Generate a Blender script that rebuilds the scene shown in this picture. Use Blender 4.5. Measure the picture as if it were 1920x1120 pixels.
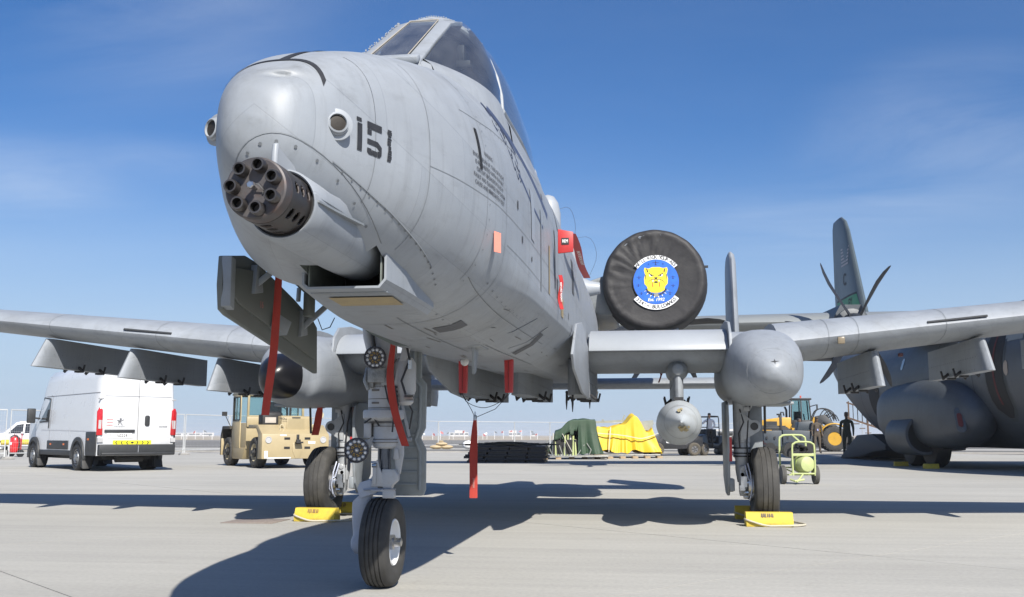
import bpy, bmesh, math, random
from mathutils import Vector, Matrix
from mathutils.bvhtree import BVHTree
random.seed(7)
R = math.radians
S = bpy.context.scene
for o in list(bpy.data.objects):
    bpy.data.objects.remove(o)
COL = S.collection

# ------------------------------------------------------------------ camera, sky, sun, exposure
# world frame: x to the jet's left wing, y towards its tail, z up, origin between the main wheels
cam = bpy.data.cameras.new('camera')
camo = bpy.data.objects.new('camera', cam)
COL.objects.link(camo)
camo.location = (1.39, -12.08, 1.0)
camo.rotation_euler = (R(90 + 7.76), 0, R(8.0))
cam.sensor_width = 36.0
cam.lens = 1880 / 1920 * 36
cam.clip_start = 0.1
cam.clip_end = 9000
S.camera = camo

SUN = Vector((0.57, -1.03, 1.0)).normalized()
SUN_EL = math.asin(SUN.z)
SUN_AZ = math.atan2(SUN.x, SUN.y)
w = bpy.data.worlds.new('World')
S.world = w
w.use_nodes = True
NT = w.node_tree
bg = NT.nodes['Background']
sky = NT.nodes.new('ShaderNodeTexSky')
sky.sky_type = 'NISHITA'
sky.sun_disc = False
sky.sun_elevation = SUN_EL
sky.sun_rotation = SUN_AZ
sky.air_density = 1.0
sky.dust_density = 1.0
sky.ozone_density = 3.0
sky.altitude = 0
bg.inputs['Strength'].default_value = 0.067

sd = bpy.data.lights.new('sun', 'SUN')
sd.energy = 4.7
sd.angle = R(0.53)
sd.color = (1.0, 0.95, 0.87)
so = bpy.data.objects.new('sun', sd)
COL.objects.link(so)
so.rotation_euler = (-SUN).to_track_quat('-Z', 'Y').to_euler()
so.location = (20, -40, 40)

S.view_settings.view_transform = 'Standard'
S.view_settings.look = 'None'
S.view_settings.gamma = 1
S.view_settings.use_curve_mapping = False
S.view_settings.exposure = 0.66
S.render.engine = 'CYCLES'
S.cycles.max_bounces = 6
S.cycles.use_denoising = True

# thin cirrus, mixed into the sky by direction
CIRRUS = [((-.463, .772, .402), .26, .13, 1.3), ((-.564, .795, .225), .14, .05, 1.3), ((.263, .925, .263), .16, .10, 1.3), ((.13, .96, .20), .16, .05, .7), ((-.45, .84, .255), .12, .03, .7), ((-.1, .96, .19), .2, .05, .4)]
def sky_clouds():
    n, l = NT.nodes, NT.links
    tc = n.new('ShaderNodeTexCoord')
    sep = n.new('ShaderNodeSeparateXYZ'); l.new(tc.outputs['Generated'], sep.inputs[0])
    zz = n.new('ShaderNodeMath'); zz.operation = 'ADD'; zz.inputs[1].default_value = 0.12
    l.new(sep.outputs['Z'], zz.inputs[0])
    dx = n.new('ShaderNodeMath'); dx.operation = 'DIVIDE'
    dy = n.new('ShaderNodeMath'); dy.operation = 'DIVIDE'
    l.new(sep.outputs['X'], dx.inputs[0]); l.new(zz.outputs[0], dx.inputs[1])
    l.new(sep.outputs['Y'], dy.inputs[0]); l.new(zz.outputs[0], dy.inputs[1])
    cmb = n.new('ShaderNodeCombineXYZ'); l.new(dx.outputs[0], cmb.inputs[0]); l.new(dy.outputs[0], cmb.inputs[1])
    mp = n.new('ShaderNodeMapping'); mp.inputs['Rotation'].default_value = (0, 0, R(-12)); mp.inputs['Scale'].default_value = (0.55, 1.35, 1)
    mp.inputs['Location'].default_value = (3.1, 1.4, 0)
    l.new(cmb.outputs[0], mp.inputs[0])
    a = n.new('ShaderNodeTexNoise'); a.inputs['Scale'].default_value = 1.1; a.inputs['Detail'].default_value = 9; a.inputs['Roughness'].default_value = 0.62; a.inputs['Distortion'].default_value = 0.6
    l.new(mp.outputs[0], a.inputs['Vector'])
    b = n.new('ShaderNodeTexNoise'); b.inputs['Scale'].default_value = 0.45; b.inputs['Detail'].default_value = 3
    l.new(mp.outputs[0], b.inputs['Vector'])
    m = n.new('ShaderNodeMath'); m.operation = 'MULTIPLY'; l.new(a.outputs['Fac'], m.inputs[0]); l.new(b.outputs['Fac'], m.inputs[1])
    r = n.new('ShaderNodeValToRGB'); r.color_ramp.elements[0].position = 0.17; r.color_ramp.elements[0].color = (0, 0, 0, 1)
    r.color_ramp.elements[1].position = 0.40; r.color_ramp.elements[1].color = (0.40, 0.40, 0.40, 1)
    l.new(m.outputs[0], r.inputs[0])
    mix = n.new('ShaderNodeMixRGB'); mix.inputs['Color2'].default_value = (7.0, 7.8, 9.0, 1)
    # desert air: the blue overhead is deep, the last degrees above the horizon are pale
    hs = n.new('ShaderNodeHueSaturation'); hs.inputs['Saturation'].default_value = 1.22; hs.inputs['Value'].default_value = 1.0
    l.new(sky.outputs['Color'], hs.inputs['Color'])
    hr = n.new('ShaderNodeValToRGB'); hr.color_ramp.interpolation = 'EASE'
    hr.color_ramp.elements[0].position = 0.0; hr.color_ramp.elements[0].color = (.85, .85, .85, 1); hr.color_ramp.elements[1].position = 0.30; hr.color_ramp.elements[1].color = (0, 0, 0, 1)
    l.new(sep.outputs['Z'], hr.inputs[0])
    hm = n.new('ShaderNodeMixRGB'); hm.inputs['Color2'].default_value = (4.7, 5.9, 7.6, 1)
    l.new(hr.outputs['Color'], hm.inputs['Fac']); tn = n.new('ShaderNodeMixRGB'); tn.blend_type = 'MULTIPLY'; tn.inputs['Fac'].default_value = 1; tn.inputs['Color2'].default_value = (.82, .95, 1.16, 1); l.new(hs.outputs['Color'], tn.inputs['Color1']); l.new(tn.outputs['Color'], hm.inputs['Color1'])
    # wisps gather in a few drawn-out patches
    acc = None
    for d_, sx_, sz_, k_ in CIRRUS:
        vm = n.new('ShaderNodeVectorMath'); vm.operation = 'SUBTRACT'; vm.inputs[1].default_value = d_; l.new(tc.outputs['Generated'], vm.inputs[0])
        ms = n.new('ShaderNodeVectorMath'); ms.operation = 'MULTIPLY'; ms.inputs[1].default_value = (1 / sx_, 1 / sx_, 1 / sz_); l.new(vm.outputs[0], ms.inputs[0])
        ln = n.new('ShaderNodeVectorMath'); ln.operation = 'LENGTH'; l.new(ms.outputs[0], ln.inputs[0])
        mr = n.new('ShaderNodeMapRange'); mr.interpolation_type = 'SMOOTHSTEP'; mr.inputs['From Min'].default_value = 1.0; mr.inputs['From Max'].default_value = 0.0; mr.inputs['To Max'].default_value = k_; l.new(ln.outputs['Value'], mr.inputs[0])
        if acc is None: acc = mr.outputs[0]
        else:
            ad = n.new('ShaderNodeMath'); ad.operation = 'ADD'; l.new(acc, ad.inputs[0]); l.new(mr.outputs[0], ad.inputs[1]); acc = ad.outputs[0]
    ad = n.new('ShaderNodeMath'); ad.operation = 'ADD'; ad.inputs[1].default_value = 0.12; ad.use_clamp = False; l.new(acc, ad.inputs[0])
    cf = n.new('ShaderNodeMath'); cf.operation = 'MULTIPLY'; cf.use_clamp = True; l.new(ad.outputs[0], cf.inputs[0]); l.new(r.outputs['Color'], cf.inputs[1])
    l.new(cf.outputs[0], mix.inputs['Fac']); l.new(hm.outputs['Color'], mix.inputs['Color1'])
    l.new(mix.outputs['Color'], bg.inputs['Color'])
sky_clouds()

# ------------------------------------------------------------------ materials
MATS = {}
def mat(name, col, rough=0.5, metal=0.0, var=0.10, scale=4.0, bump=0.0, bscale=40.0, stain=None, stain_amt=0.0, stain_scale=2.0,
        spec=0.5, coat=0.0, alpha=None, trans=0.0, stretch=(1, 1, 1), island=0.0, emit=None):
    """procedural painted / worn surface: two noises vary the colour, an optional stain colour, fine relief"""
    if name in MATS: return MATS[name]
    m = bpy.data.materials.new(name); MATS[name] = m
    m.use_nodes = True
    n, l = m.node_tree.nodes, m.node_tree.links
    p = n['Principled BSDF']
    p.inputs['Roughness'].default_value = rough
    p.inputs['Metallic'].default_value = metal
    p.inputs['Specular IOR Level'].default_value = spec
    p.inputs['Coat Weight'].default_value = coat
    if coat: p.inputs['Coat Roughness'].default_value = 0.08
    p.inputs['Transmission Weight'].default_value = trans
    if alpha is not None: p.inputs['Alpha'].default_value = alpha
    tc = n.new('ShaderNodeTexCoord')
    mp = n.new('ShaderNodeMapping'); mp.inputs['Scale'].default_value = stretch
    l.new(tc.outputs['Object'], mp.inputs[0])
    a = n.new('ShaderNodeTexNoise'); a.inputs['Scale'].default_value = scale; a.inputs['Detail'].default_value = 8; a.inputs['Roughness'].default_value = 0.65
    l.new(mp.outputs[0], a.inputs['Vector'])
    r = n.new('ShaderNodeValToRGB')
    c0 = [max(0, c * (1 - var)) for c in col]; c1 = [min(1, c * (1 + var)) for c in col]
    r.color_ramp.elements[0].position = 0.32; r.color_ramp.elements[0].color = (*c0, 1)
    r.color_ramp.elements[1].position = 0.68; r.color_ramp.elements[1].color = (*c1, 1)
    l.new(a.outputs['Fac'], r.inputs[0])
    out = r.outputs['Color']
    if stain is not None:
        b = n.new('ShaderNodeTexNoise'); b.inputs['Scale'].default_value = stain_scale; b.inputs['Detail'].default_value = 10; b.inputs['Roughness'].default_value = 0.7
        mp2 = n.new('ShaderNodeMapping'); mp2.inputs['Location'].default_value = (3.7, 1.9, 5.1); mp2.inputs['Scale'].default_value = stretch
        l.new(tc.outputs['Object'], mp2.inputs[0]); l.new(mp2.outputs[0], b.inputs['Vector'])
        rr = n.new('ShaderNodeValToRGB'); rr.color_ramp.elements[0].position = 0.50; rr.color_ramp.elements[1].position = 0.72
        rr.color_ramp.elements[1].color = (stain_amt,) * 3 + (1,)
        l.new(b.outputs['Fac'], rr.inputs[0])
        mx = n.new('ShaderNodeMixRGB'); mx.inputs['Color2'].default_value = (*stain, 1)
        l.new(rr.outputs['Color'], mx.inputs['Fac']); l.new(out, mx.inputs['Color1'])
        out = mx.outputs['Color']
    if island:
        g = n.new('ShaderNodeNewGeometry')
        hs = n.new('ShaderNodeHueSaturation'); mr = n.new('ShaderNodeMapRange')
        mr.inputs['To Min'].default_value = 1 - island; mr.inputs['To Max'].default_value = 1 + island
        l.new(g.outputs['Random Per Island'], mr.inputs[0]); l.new(mr.outputs[0], hs.inputs['Value']); l.new(out, hs.inputs['Color'])
        out = hs.outputs['Color']
    l.new(out, p.inputs['Base Color'])
    rr2 = n.new('ShaderNodeMapRange'); rr2.inputs['To Min'].default_value = max(0.02, rough - 0.08); rr2.inputs['To Max'].default_value = min(1, rough + 0.1)
    l.new(a.outputs['Fac'], rr2.inputs[0]); l.new(rr2.outputs[0], p.inputs['Roughness'])
    if bump:
        bn = n.new('ShaderNodeTexNoise'); bn.inputs['Scale'].default_value = bscale; bn.inputs['Detail'].default_value = 5
        l.new(mp.outputs[0], bn.inputs['Vector'])
        bp = n.new('ShaderNodeBump'); bp.inputs['Strength'].default_value = bump; bp.inputs['Distance'].default_value = 0.02
        l.new(bn.outputs['Fac'], bp.inputs['Height']); l.new(bp.outputs['Normal'], p.inputs['Normal'])
    if emit:
        p.inputs['Emission Color'].default_value = (*emit, 1); p.inputs['Emission Strength'].default_value = 1
    return m

def glass(name, tint, rough=0.03, amount=0.5, film=0.0):
    """thin pane: mostly clear, tinted, with a mirror-like share that grows at grazing angles"""
    if name in MATS: return MATS[name]
    m = bpy.data.materials.new(name); MATS[name] = m
    m.use_nodes = True
    n, l = m.node_tree.nodes, m.node_tree.links
    out = n['Material Output']; n.remove(n['Principled BSDF'])
    t = n.new('ShaderNodeBsdfTransparent'); t.inputs[0].default_value = (*tint, 1)
    g = n.new('ShaderNodeBsdfGlossy'); g.inputs['Roughness'].default_value = rough; g.inputs[0].default_value = (1, 1, 1, 1)
    fr = n.new('ShaderNodeFresnel'); fr.inputs[0].default_value = 1.5
    mu = n.new('ShaderNodeMath'); mu.operation = 'MULTIPLY_ADD'; mu.inputs[1].default_value = 1.0; mu.inputs[2].default_value = 0.03 * amount * 2
    l.new(fr.outputs[0], mu.inputs[0])
    mx = n.new('ShaderNodeMixShader'); l.new(mu.outputs[0], mx.inputs[0]); l.new(t.outputs[0], mx.inputs[1]); l.new(g.outputs[0], mx.inputs[2])
    last = mx.outputs[0]
    if film:      # dust and fine scratches on the plastic scatter a little light
        d = n.new('ShaderNodeBsdfDiffuse'); d.inputs[0].default_value = (.55, .57, .60, 1); t2 = n.new('ShaderNodeTexNoise'); t2.inputs['Scale'].default_value = 3.0; t2.inputs['Detail'].default_value = 6
        mr = n.new('ShaderNodeMapRange'); mr.inputs['From Min'].default_value = .3; mr.inputs['From Max'].default_value = .7; mr.inputs['To Min'].default_value = film * .6; mr.inputs['To Max'].default_value = film * 1.4; l.new(t2.outputs['Fac'], mr.inputs[0])
        m2 = n.new('ShaderNodeMixShader'); l.new(mr.outputs[0], m2.inputs[0]); l.new(last, m2.inputs[1]); l.new(d.outputs[0], m2.inputs[2]); last = m2.outputs[0]
    l.new(last, out.inputs[0])
    return m

# ------------------------------------------------------------------ mesh helpers
class MB:
    def __init__(s): s.v = []; s.f = []; s.mi = []; s.cur = 0
    def add(s, vs, fs):
        o = len(s.v); s.v += [Vector(p) for p in vs]
        for f in fs: s.f.append(tuple(i + o for i in f)); s.mi.append(s.cur)
        return s
    def box(s, c, d, rot=None):
        c = Vector(c); h = [x / 2 for x in d]
        vs = [Vector((x * h[0], y * h[1], z * h[2])) for x in (-1, 1) for y in (-1, 1) for z in (-1, 1)]
        if rot is not None:
            M = rot if isinstance(rot, Matrix) else Matrix.Rotation(rot, 3, 'Z')
            vs = [M @ p for p in vs]
        return s.add([p + c for p in vs], [(0, 1, 3, 2), (4, 6, 7, 5), (0, 4, 5, 1), (2, 3, 7, 6), (0, 2, 6, 4), (1, 5, 7, 3)])
    def beam(s, a, b, wd, ht=None, up=(0, 0, 1)):
        a, b = Vector(a), Vector(b); d = (b - a)
        L = d.length; d.normalize(); u = Vector(up)
        if abs(d.dot(u)) > 0.98: u = Vector((0, 1, 0))
        x = d.cross(u).normalized(); z = x.cross(d)
        M = Matrix((x, d, z)).transposed()
        return s.box((a + b) / 2, (wd, L, ht or wd), M)
    def rings(s, rs, close=True, cap0=True, cap1=True):
        m = len(rs[0]); o = len(s.v)
        for r_ in rs: s.v += [Vector(p) for p in r_]
        for i in range(len(rs) - 1):
            for j in range(m if close else m - 1):
                k = (j + 1) % m
                s.f.append((o + i * m + j, o + i * m + k, o + (i + 1) * m + k, o + (i + 1) * m + j)); s.mi.append(s.cur)
        if cap0 and close: s.f.append(tuple(o + j for j in range(m))[::-1]); s.mi.append(s.cur)
        if cap1 and close: s.f.append(tuple(o + (len(rs) - 1) * m + j for j in range(m))); s.mi.append(s.cur)
        return s
    def tube(s, pts, r, n=10, cap=True):
        pts = [Vector(p) for p in pts]; rr = r if isinstance(r, (list, tuple)) else [r] * len(pts)
        T = []
        for i in range(len(pts)):
            a = pts[max(i - 1, 0)]; b = pts[min(i + 1, len(pts) - 1)]; T.append((b - a).normalized())
        u = T[0].orthogonal().normalized(); out = []
        for i, p in enumerate(pts):
            u = (u - T[i] * u.dot(T[i])); u = u.normalized() if u.length > 1e-6 else T[i].orthogonal().normalized()
            v = T[i].cross(u)
            out.append([p + (u * math.cos(q) + v * math.sin(q)) * rr[i] for q in [2 * math.pi * k / n for k in range(n)]])
        return s.rings(out, True, cap, cap)
    def lathe(s, org, axis, prof, n=24, up=None, cap=True):
        """prof: (distance along axis, radius)"""
        org, d = Vector(org), Vector(axis).normalized()
        u = Vector(up).normalized() if up else d.orthogonal().normalized(); v = d.cross(u)
        return s.rings([[org + d * t + (u * math.cos(q) + v * math.sin(q)) * r for q in [2 * math.pi * k / n for k in range(n)]] for t, r in prof], True, cap, cap)
    def prism(s, poly, org, ex, ey, depth):
        """flat outline in the plane (ex, ey) at org, thickened both ways along its normal"""
        org, ex, ey = Vector(org), Vector(ex).normalized(), Vector(ey).normalized(); nz = ex.cross(ey).normalized()
        a = [org + ex * x + ey * y - nz * depth / 2 for x, y in poly]; b = [p + nz * depth for p in a]
        return s.rings([a, b])
    def quad(s, a, b, c, d): return s.add([a, b, c, d], [(0, 1, 2, 3)])
    def poly(s, pts): return s.add(pts, [tuple(range(len(pts)))])
    def ball(s, c, r, n=12, sc=(1, 1, 1)):
        c = Vector(c); m = n // 2
        return s.rings([[c + Vector((math.cos(2 * math.pi * k / n) * math.sin(t) * r * sc[0], math.sin(2 * math.pi * k / n) * math.sin(t) * r * sc[1], math.cos(t) * r * sc[2])) for k in range(n)]
                        for t in [0.02 + (math.pi - 0.04) * i / m for i in range(m + 1)]])
    def build(s, name, m, parent=None, ang=35, bevel=0.0, loc=None, kind=None, label=None, seg=2, weld=False):
        me = bpy.data.meshes.new(name)
        me.from_pydata([tuple(p) for p in s.v], [], s.f)
        ms = m if isinstance(m, (list, tuple)) else [m]
        for q in ms: me.materials.append(q)
        if len(ms) > 1: me.polygons.foreach_set('material_index', s.mi)
        bm = bmesh.new(); bm.from_mesh(me)
        if weld: bmesh.ops.remove_doubles(bm, verts=bm.verts, dist=1e-5)
        bmesh.ops.recalc_face_normals(bm, faces=bm.faces)
        if bevel:
            es = [e for e in bm.edges if len(e.link_faces) == 2 and e.calc_face_angle(0) > R(30)]
            bmesh.ops.bevel(bm, geom=es, offset=bevel, segments=seg, affect='EDGES', profile=0.5, clamp_overlap=True)
        bm.to_mesh(me); bm.free()
        if ang:
            me.polygons.foreach_set('use_smooth', [True] * len(me.polygons))
            me.set_sharp_from_angle(angle=R(ang))
        o = bpy.data.objects.new(name, me); COL.objects.link(o)
        if parent is not None:
            o.parent = parent
        if loc is not None: o.location = loc
        if kind: o['kind'] = kind
        if label: o['label'] = label
        return o

def thing(name, label, cat, loc=(0, 0, 0), rz=0.0, group=None, scale=1.0):
    o = bpy.data.objects.new(name, None); COL.objects.link(o)
    o.location = loc; o.rotation_euler = (0, 0, rz); o.scale = (scale,) * 3
    o.empty_display_size = 0.3
    o['label'] = label; o['category'] = cat
    if group: o['group'] = group
    return o
def tag(o, label, cat, group=None, kind=None):
    o['label'] = label; o['category'] = cat
    if group: o['group'] = group
    if kind: o['kind'] = kind
    return o
def dup(root, loc, rz=None, label=None, scale=None):
    def cp(o, par):
        c = o.copy(); COL.objects.link(c)
        if par is not None: c.parent = par
        for ch in [q for q in bpy.data.objects if q.parent == o]: cp(ch, c)
        return c
    r_ = cp(root, None); r_.location = loc
    if rz is not None: r_.rotation_euler = (0, 0, rz)
    if scale: r_.scale = (scale,) * 3
    if label: r_['label'] = label
    return r_
def lerp(a, b, t): return a + (b - a) * t
def catmull(P, n):
    out = []
    k = len(P)
    for i in range(n):
        t = i / (n - 1) * (k - 1); j = min(int(t), k - 2); f = t - j
        p0, p1, p2, p3 = P[max(j - 1, 0)], P[j], P[j + 1], P[min(j + 2, k - 1)]
        out.append(tuple(0.5 * (2 * b + (c - a) * f + (2 * a - 5 * b + 4 * c - d) * f * f + (3 * b - a - 3 * c + d) * f ** 3) for a, b, c, d in zip(p0, p1, p2, p3)))
    return out
def arc(c, r, a0, a1, n): return [(c[0] + r * math.cos(lerp(a0, a1, i / (n - 1))), c[1] + r * math.sin(lerp(a0, a1, i / (n - 1)))) for i in range(n)]
def roundrect(w_, h_, r, n=4):
    P = []
    for cx, cy, a in ((w_ / 2 - r, h_ / 2 - r, 0), (-w_ / 2 + r, h_ / 2 - r, 90), (-w_ / 2 + r, -h_ / 2 + r, 180), (w_ / 2 - r, -h_ / 2 + r, 270)):
        P += arc((cx, cy), r, R(a), R(a + 90), n)
    return P
_fonts = {}
def text_mesh(txt, size=1.0, spacing=1.0):
    cu = bpy.data.curves.new('lettering', 'FONT'); cu.body = txt; cu.size = size; cu.align_x = 'CENTER'; cu.align_y = 'CENTER'; cu.space_character = spacing
    cu.resolution_u = 3; cu.offset = size * .018
    o = bpy.data.objects.new('lettering', cu); COL.objects.link(o)
    dg = bpy.context.evaluated_depsgraph_get()
    me = bpy.data.meshes.new_from_object(o.evaluated_get(dg))
    bpy.data.objects.remove(o); bpy.data.curves.remove(cu)
    vs = [v.co.copy() for v in me.vertices]; fs = [tuple(p.vertices) for p in me.polygons]
    bpy.data.meshes.remove(me)
    return vs, fs
def text_on(mb, txt, org, ex, ey, size, spacing=1.0, lift=0.003, sx=1.0):
    ex, ey = Vector(ex).normalized(), Vector(ey).normalized(); nz = ex.cross(ey)
    vs, fs = text_mesh(txt, size, spacing)
    mb.add([Vector(org) + ex * p.x * sx + ey * p.y + nz * lift for p in vs], fs)

# ------------------------------------------------------------------ palette
GREY = mat('jet_grey_paint', (0.262, 0.284, 0.310), rough=0.5, var=0.07, scale=1.6, stain=(0.20, 0.205, 0.20), stain_amt=0.45, stain_scale=2.6, stretch=(1, 0.4, 1.0), bump=0.05, bscale=9)
# riveted skin: panels differ a little in tone, their joints are hairlines, rain has drawn grime downwards
def skin_detail(m):
    n, l = m.node_tree.nodes, m.node_tree.links; p = n['Principled BSDF']; src = p.inputs['Base Color'].links[0].from_socket
    tc = n.new('ShaderNodeTexCoord'); sp = n.new('ShaderNodeSeparateXYZ'); l.new(tc.outputs['Object'], sp.inputs[0])
    ab = n.new('ShaderNodeMath'); ab.operation = 'ABSOLUTE'; l.new(sp.outputs['X'], ab.inputs[0])
    ad = n.new('ShaderNodeMath'); ad.operation = 'MULTIPLY_ADD'; ad.inputs[1].default_value = 0.8; l.new(ab.outputs[0], ad.inputs[0]); l.new(sp.outputs['Z'], ad.inputs[2])
    cb = n.new('ShaderNodeCombineXYZ'); l.new(sp.outputs['Y'], cb.inputs[0]); l.new(ad.outputs[0], cb.inputs[1])
    br = n.new('ShaderNodeTexBrick'); br.offset = 0.37; br.inputs['Scale'].default_value = 1.0; br.inputs['Brick Width'].default_value = 0.62; br.inputs['Row Height'].default_value = 0.31; br.inputs['Mortar Size'].default_value = 0.0022; br.inputs['Mortar Smooth'].default_value = 0.3
    br.inputs['Color1'].default_value = (.94, .945, .95, 1); br.inputs['Color2'].default_value = (1.05, 1.045, 1.04, 1); br.inputs['Mortar'].default_value = (.80, .80, .80, 1); l.new(cb.outputs[0], br.inputs['Vector'])
    m1 = n.new('ShaderNodeMixRGB'); m1.blend_type = 'MULTIPLY'; m1.inputs['Fac'].default_value = 0.8; l.new(src, m1.inputs['Color1']); l.new(br.outputs['Color'], m1.inputs['Color2'])
    def noise_mul(col, st, sc, p0, p1, dark, fac):
        mp = n.new('ShaderNodeMapping'); mp.inputs['Scale'].default_value = st; l.new(tc.outputs['Object'], mp.inputs[0])
        t = n.new('ShaderNodeTexNoise'); t.inputs['Scale'].default_value = sc; t.inputs['Detail'].default_value = 9; t.inputs['Roughness'].default_value = .7; l.new(mp.outputs[0], t.inputs['Vector'])
        r = n.new('ShaderNodeValToRGB'); r.color_ramp.elements[0].position = p0; r.color_ramp.elements[0].color = (1, 1, 1, 1); r.color_ramp.elements[1].position = p1; r.color_ramp.elements[1].color = (*dark, 1); l.new(t.outputs['Fac'], r.inputs[0])
        x = n.new('ShaderNodeMixRGB'); x.blend_type = 'MULTIPLY'; x.inputs['Fac'].default_value = fac; l.new(col, x.inputs['Color1']); l.new(r.outputs['Color'], x.inputs['Color2']); return x.outputs['Color']
    c = noise_mul(m1.outputs['Color'], (6, 9, .7), 1.6, .52, .78, (.74, .73, .71), .8)       # streaks running down
    c = noise_mul(c, (9, .6, 9), 1.5, .56, .80, (.72, .71, .69), .7)                      # streaks along the airflow
    c = noise_mul(c, (1, 1, 1), 26, .66, .74, (.62, .60, .57), .55)                          # scuffs and specks
    c = noise_mul(c, (1, 1, 1), 3.1, .40, .75, (.86, .86, .87), .8)
    l.new(c, p.inputs['Base Color'])
    # slight oil-canning of the thin sheet
    w1 = n.new('ShaderNodeTexNoise'); w1.inputs['Scale'].default_value = 4.5; w1.inputs['Detail'].default_value = 2; l.new(tc.outputs['Object'], w1.inputs['Vector'])
    b1 = n.new('ShaderNodeBump'); b1.inputs['Strength'].default_value = .16; b1.inputs['Distance'].default_value = .03; l.new(w1.outputs['Fac'], b1.inputs['Height'])
    b2 = n.new('ShaderNodeBump'); b2.inputs['Strength'].default_value = .25; b2.inputs['Distance'].default_value = .002; b2.invert = False; l.new(br.outputs['Fac'], b2.inputs['Height']); b2.invert = True; l.new(b1.outputs['Normal'], b2.inputs['Normal']); l.new(b2.outputs['Normal'], p.inputs['Normal'])
skin_detail(GREY)
GREYD = mat('jet_darker_grey_paint', (0.225, 0.245, 0.262), rough=0.45, var=0.09, scale=2.5, stain=(0.13, 0.13, 0.12), stain_amt=0.5, stain_scale=5)
GREYL = mat('jet_slat_paint', (0.285, 0.306, 0.33), rough=0.44, var=0.05, scale=2)
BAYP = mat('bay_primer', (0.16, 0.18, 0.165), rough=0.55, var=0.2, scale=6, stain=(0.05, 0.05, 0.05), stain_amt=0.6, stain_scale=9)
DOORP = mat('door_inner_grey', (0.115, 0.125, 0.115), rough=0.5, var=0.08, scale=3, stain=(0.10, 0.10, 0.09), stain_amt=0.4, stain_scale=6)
GEARW = mat('gear_white_paint', (0.41, 0.415, 0.42), rough=0.42, var=0.03, scale=5, stain=(0.30, 0.27, 0.22), stain_amt=0.35, stain_scale=34)
GEARG = mat('gear_grey_paint', (0.34, 0.355, 0.37), rough=0.42, var=0.06, scale=8, stain=(0.16, 0.14, 0.12), stain_amt=0.4, stain_scale=30)
FORKP = mat('fork_pale_paint', (0.37, 0.40, 0.455), rough=0.4, var=0.03, scale=6, stain=(0.25, 0.25, 0.25), stain_amt=0.3, stain_scale=30)
RUB = mat('tyre_rubber', (0.040, 0.039, 0.037), rough=0.78, var=0.2, scale=9, stain=(0.10, 0.095, 0.085), stain_amt=0.5, stain_scale=7, bump=0.1, bscale=60)
RUBD = mat('black_rubber', (0.018, 0.018, 0.018), rough=0.6, var=0.2, scale=12)
STEEL = mat('bare_steel', (0.46, 0.46, 0.46), rough=0.28, metal=1.0, var=0.12, scale=14)
CHROME = mat('oleo_dark_chrome', (0.09, 0.10, 0.12), rough=0.18, metal=0.7, var=0.1, scale=5)
GUNM = mat('gun_metal_worn', (0.050, 0.046, 0.045), rough=0.46, metal=0.55, var=0.25, scale=10, stain=(0.09, 0.055, 0.04), stain_amt=0.5, stain_scale=13)
GUNF = mat('gun_plate_rusty', (0.085, 0.078, 0.078), rough=0.5, metal=0.45, var=0.22, scale=16, stain=(0.13, 0.062, 0.042), stain_amt=0.6, stain_scale=11)
BORE = mat('barrel_bore_black', (0.012, 0.012, 0.012), rough=0.7)
BLK = mat('black_marking', (0.022, 0.023, 0.026), rough=0.6, var=0.25, scale=30)
BLKSOFT = mat('seam_dark', (0.17, 0.185, 0.20), rough=0.7)
STENC = mat('stencil_grey', (0.075, 0.08, 0.09), rough=0.7)
TAN = mat('tan_panel', (0.30, 0.235, 0.125), rough=0.55, var=0.12, scale=8, stain=(0.2, 0.17, 0.11), stain_amt=0.5, stain_scale=16)
RED = mat('streamer_red', (0.36, 0.035, 0.022), rough=0.75, var=0.12, scale=7, bump=0.25, bscale=260)
REDP = mat('red_cover_plastic', (0.42, 0.03, 0.03), rough=0.45, var=0.1, scale=9)
PINK = mat('faded_red_flag', (0.62, 0.20, 0.15), rough=0.7, var=0.1, scale=9)
WHITEP = mat('white_paint', (0.78, 0.78, 0.77), rough=0.4, var=0.03, scale=3)
YEL = mat('chock_yellow', (0.55, 0.41, 0.04), rough=0.65, var=0.12, scale=6, stain=(0.26, 0.19, 0.07), stain_amt=0.6, stain_scale=9)
ROPE = mat('rope_pale', (0.50, 0.46, 0.36), rough=0.9, bump=0.5, bscale=200)
RADOME = mat('radome_black', (0.010, 0.010, 0.012), rough=0.3, var=0.2, scale=3, spec=0.3)
CABLE = mat('cable_black', (0.02, 0.02, 0.022), rough=0.5)
WGLASS = glass('windscreen_glass', (0.62, 0.66, 0.68), 0.02, 1.5, film=.09)
CGLASS = glass('canopy_glass', (0.86, 0.90, 0.90), 0.02, 1.5, film=.065)

JET = thing('attack_jet', 'grey twin-engined attack jet with a rotary cannon in its nose and 151 painted in black', 'fighter jet')

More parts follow.
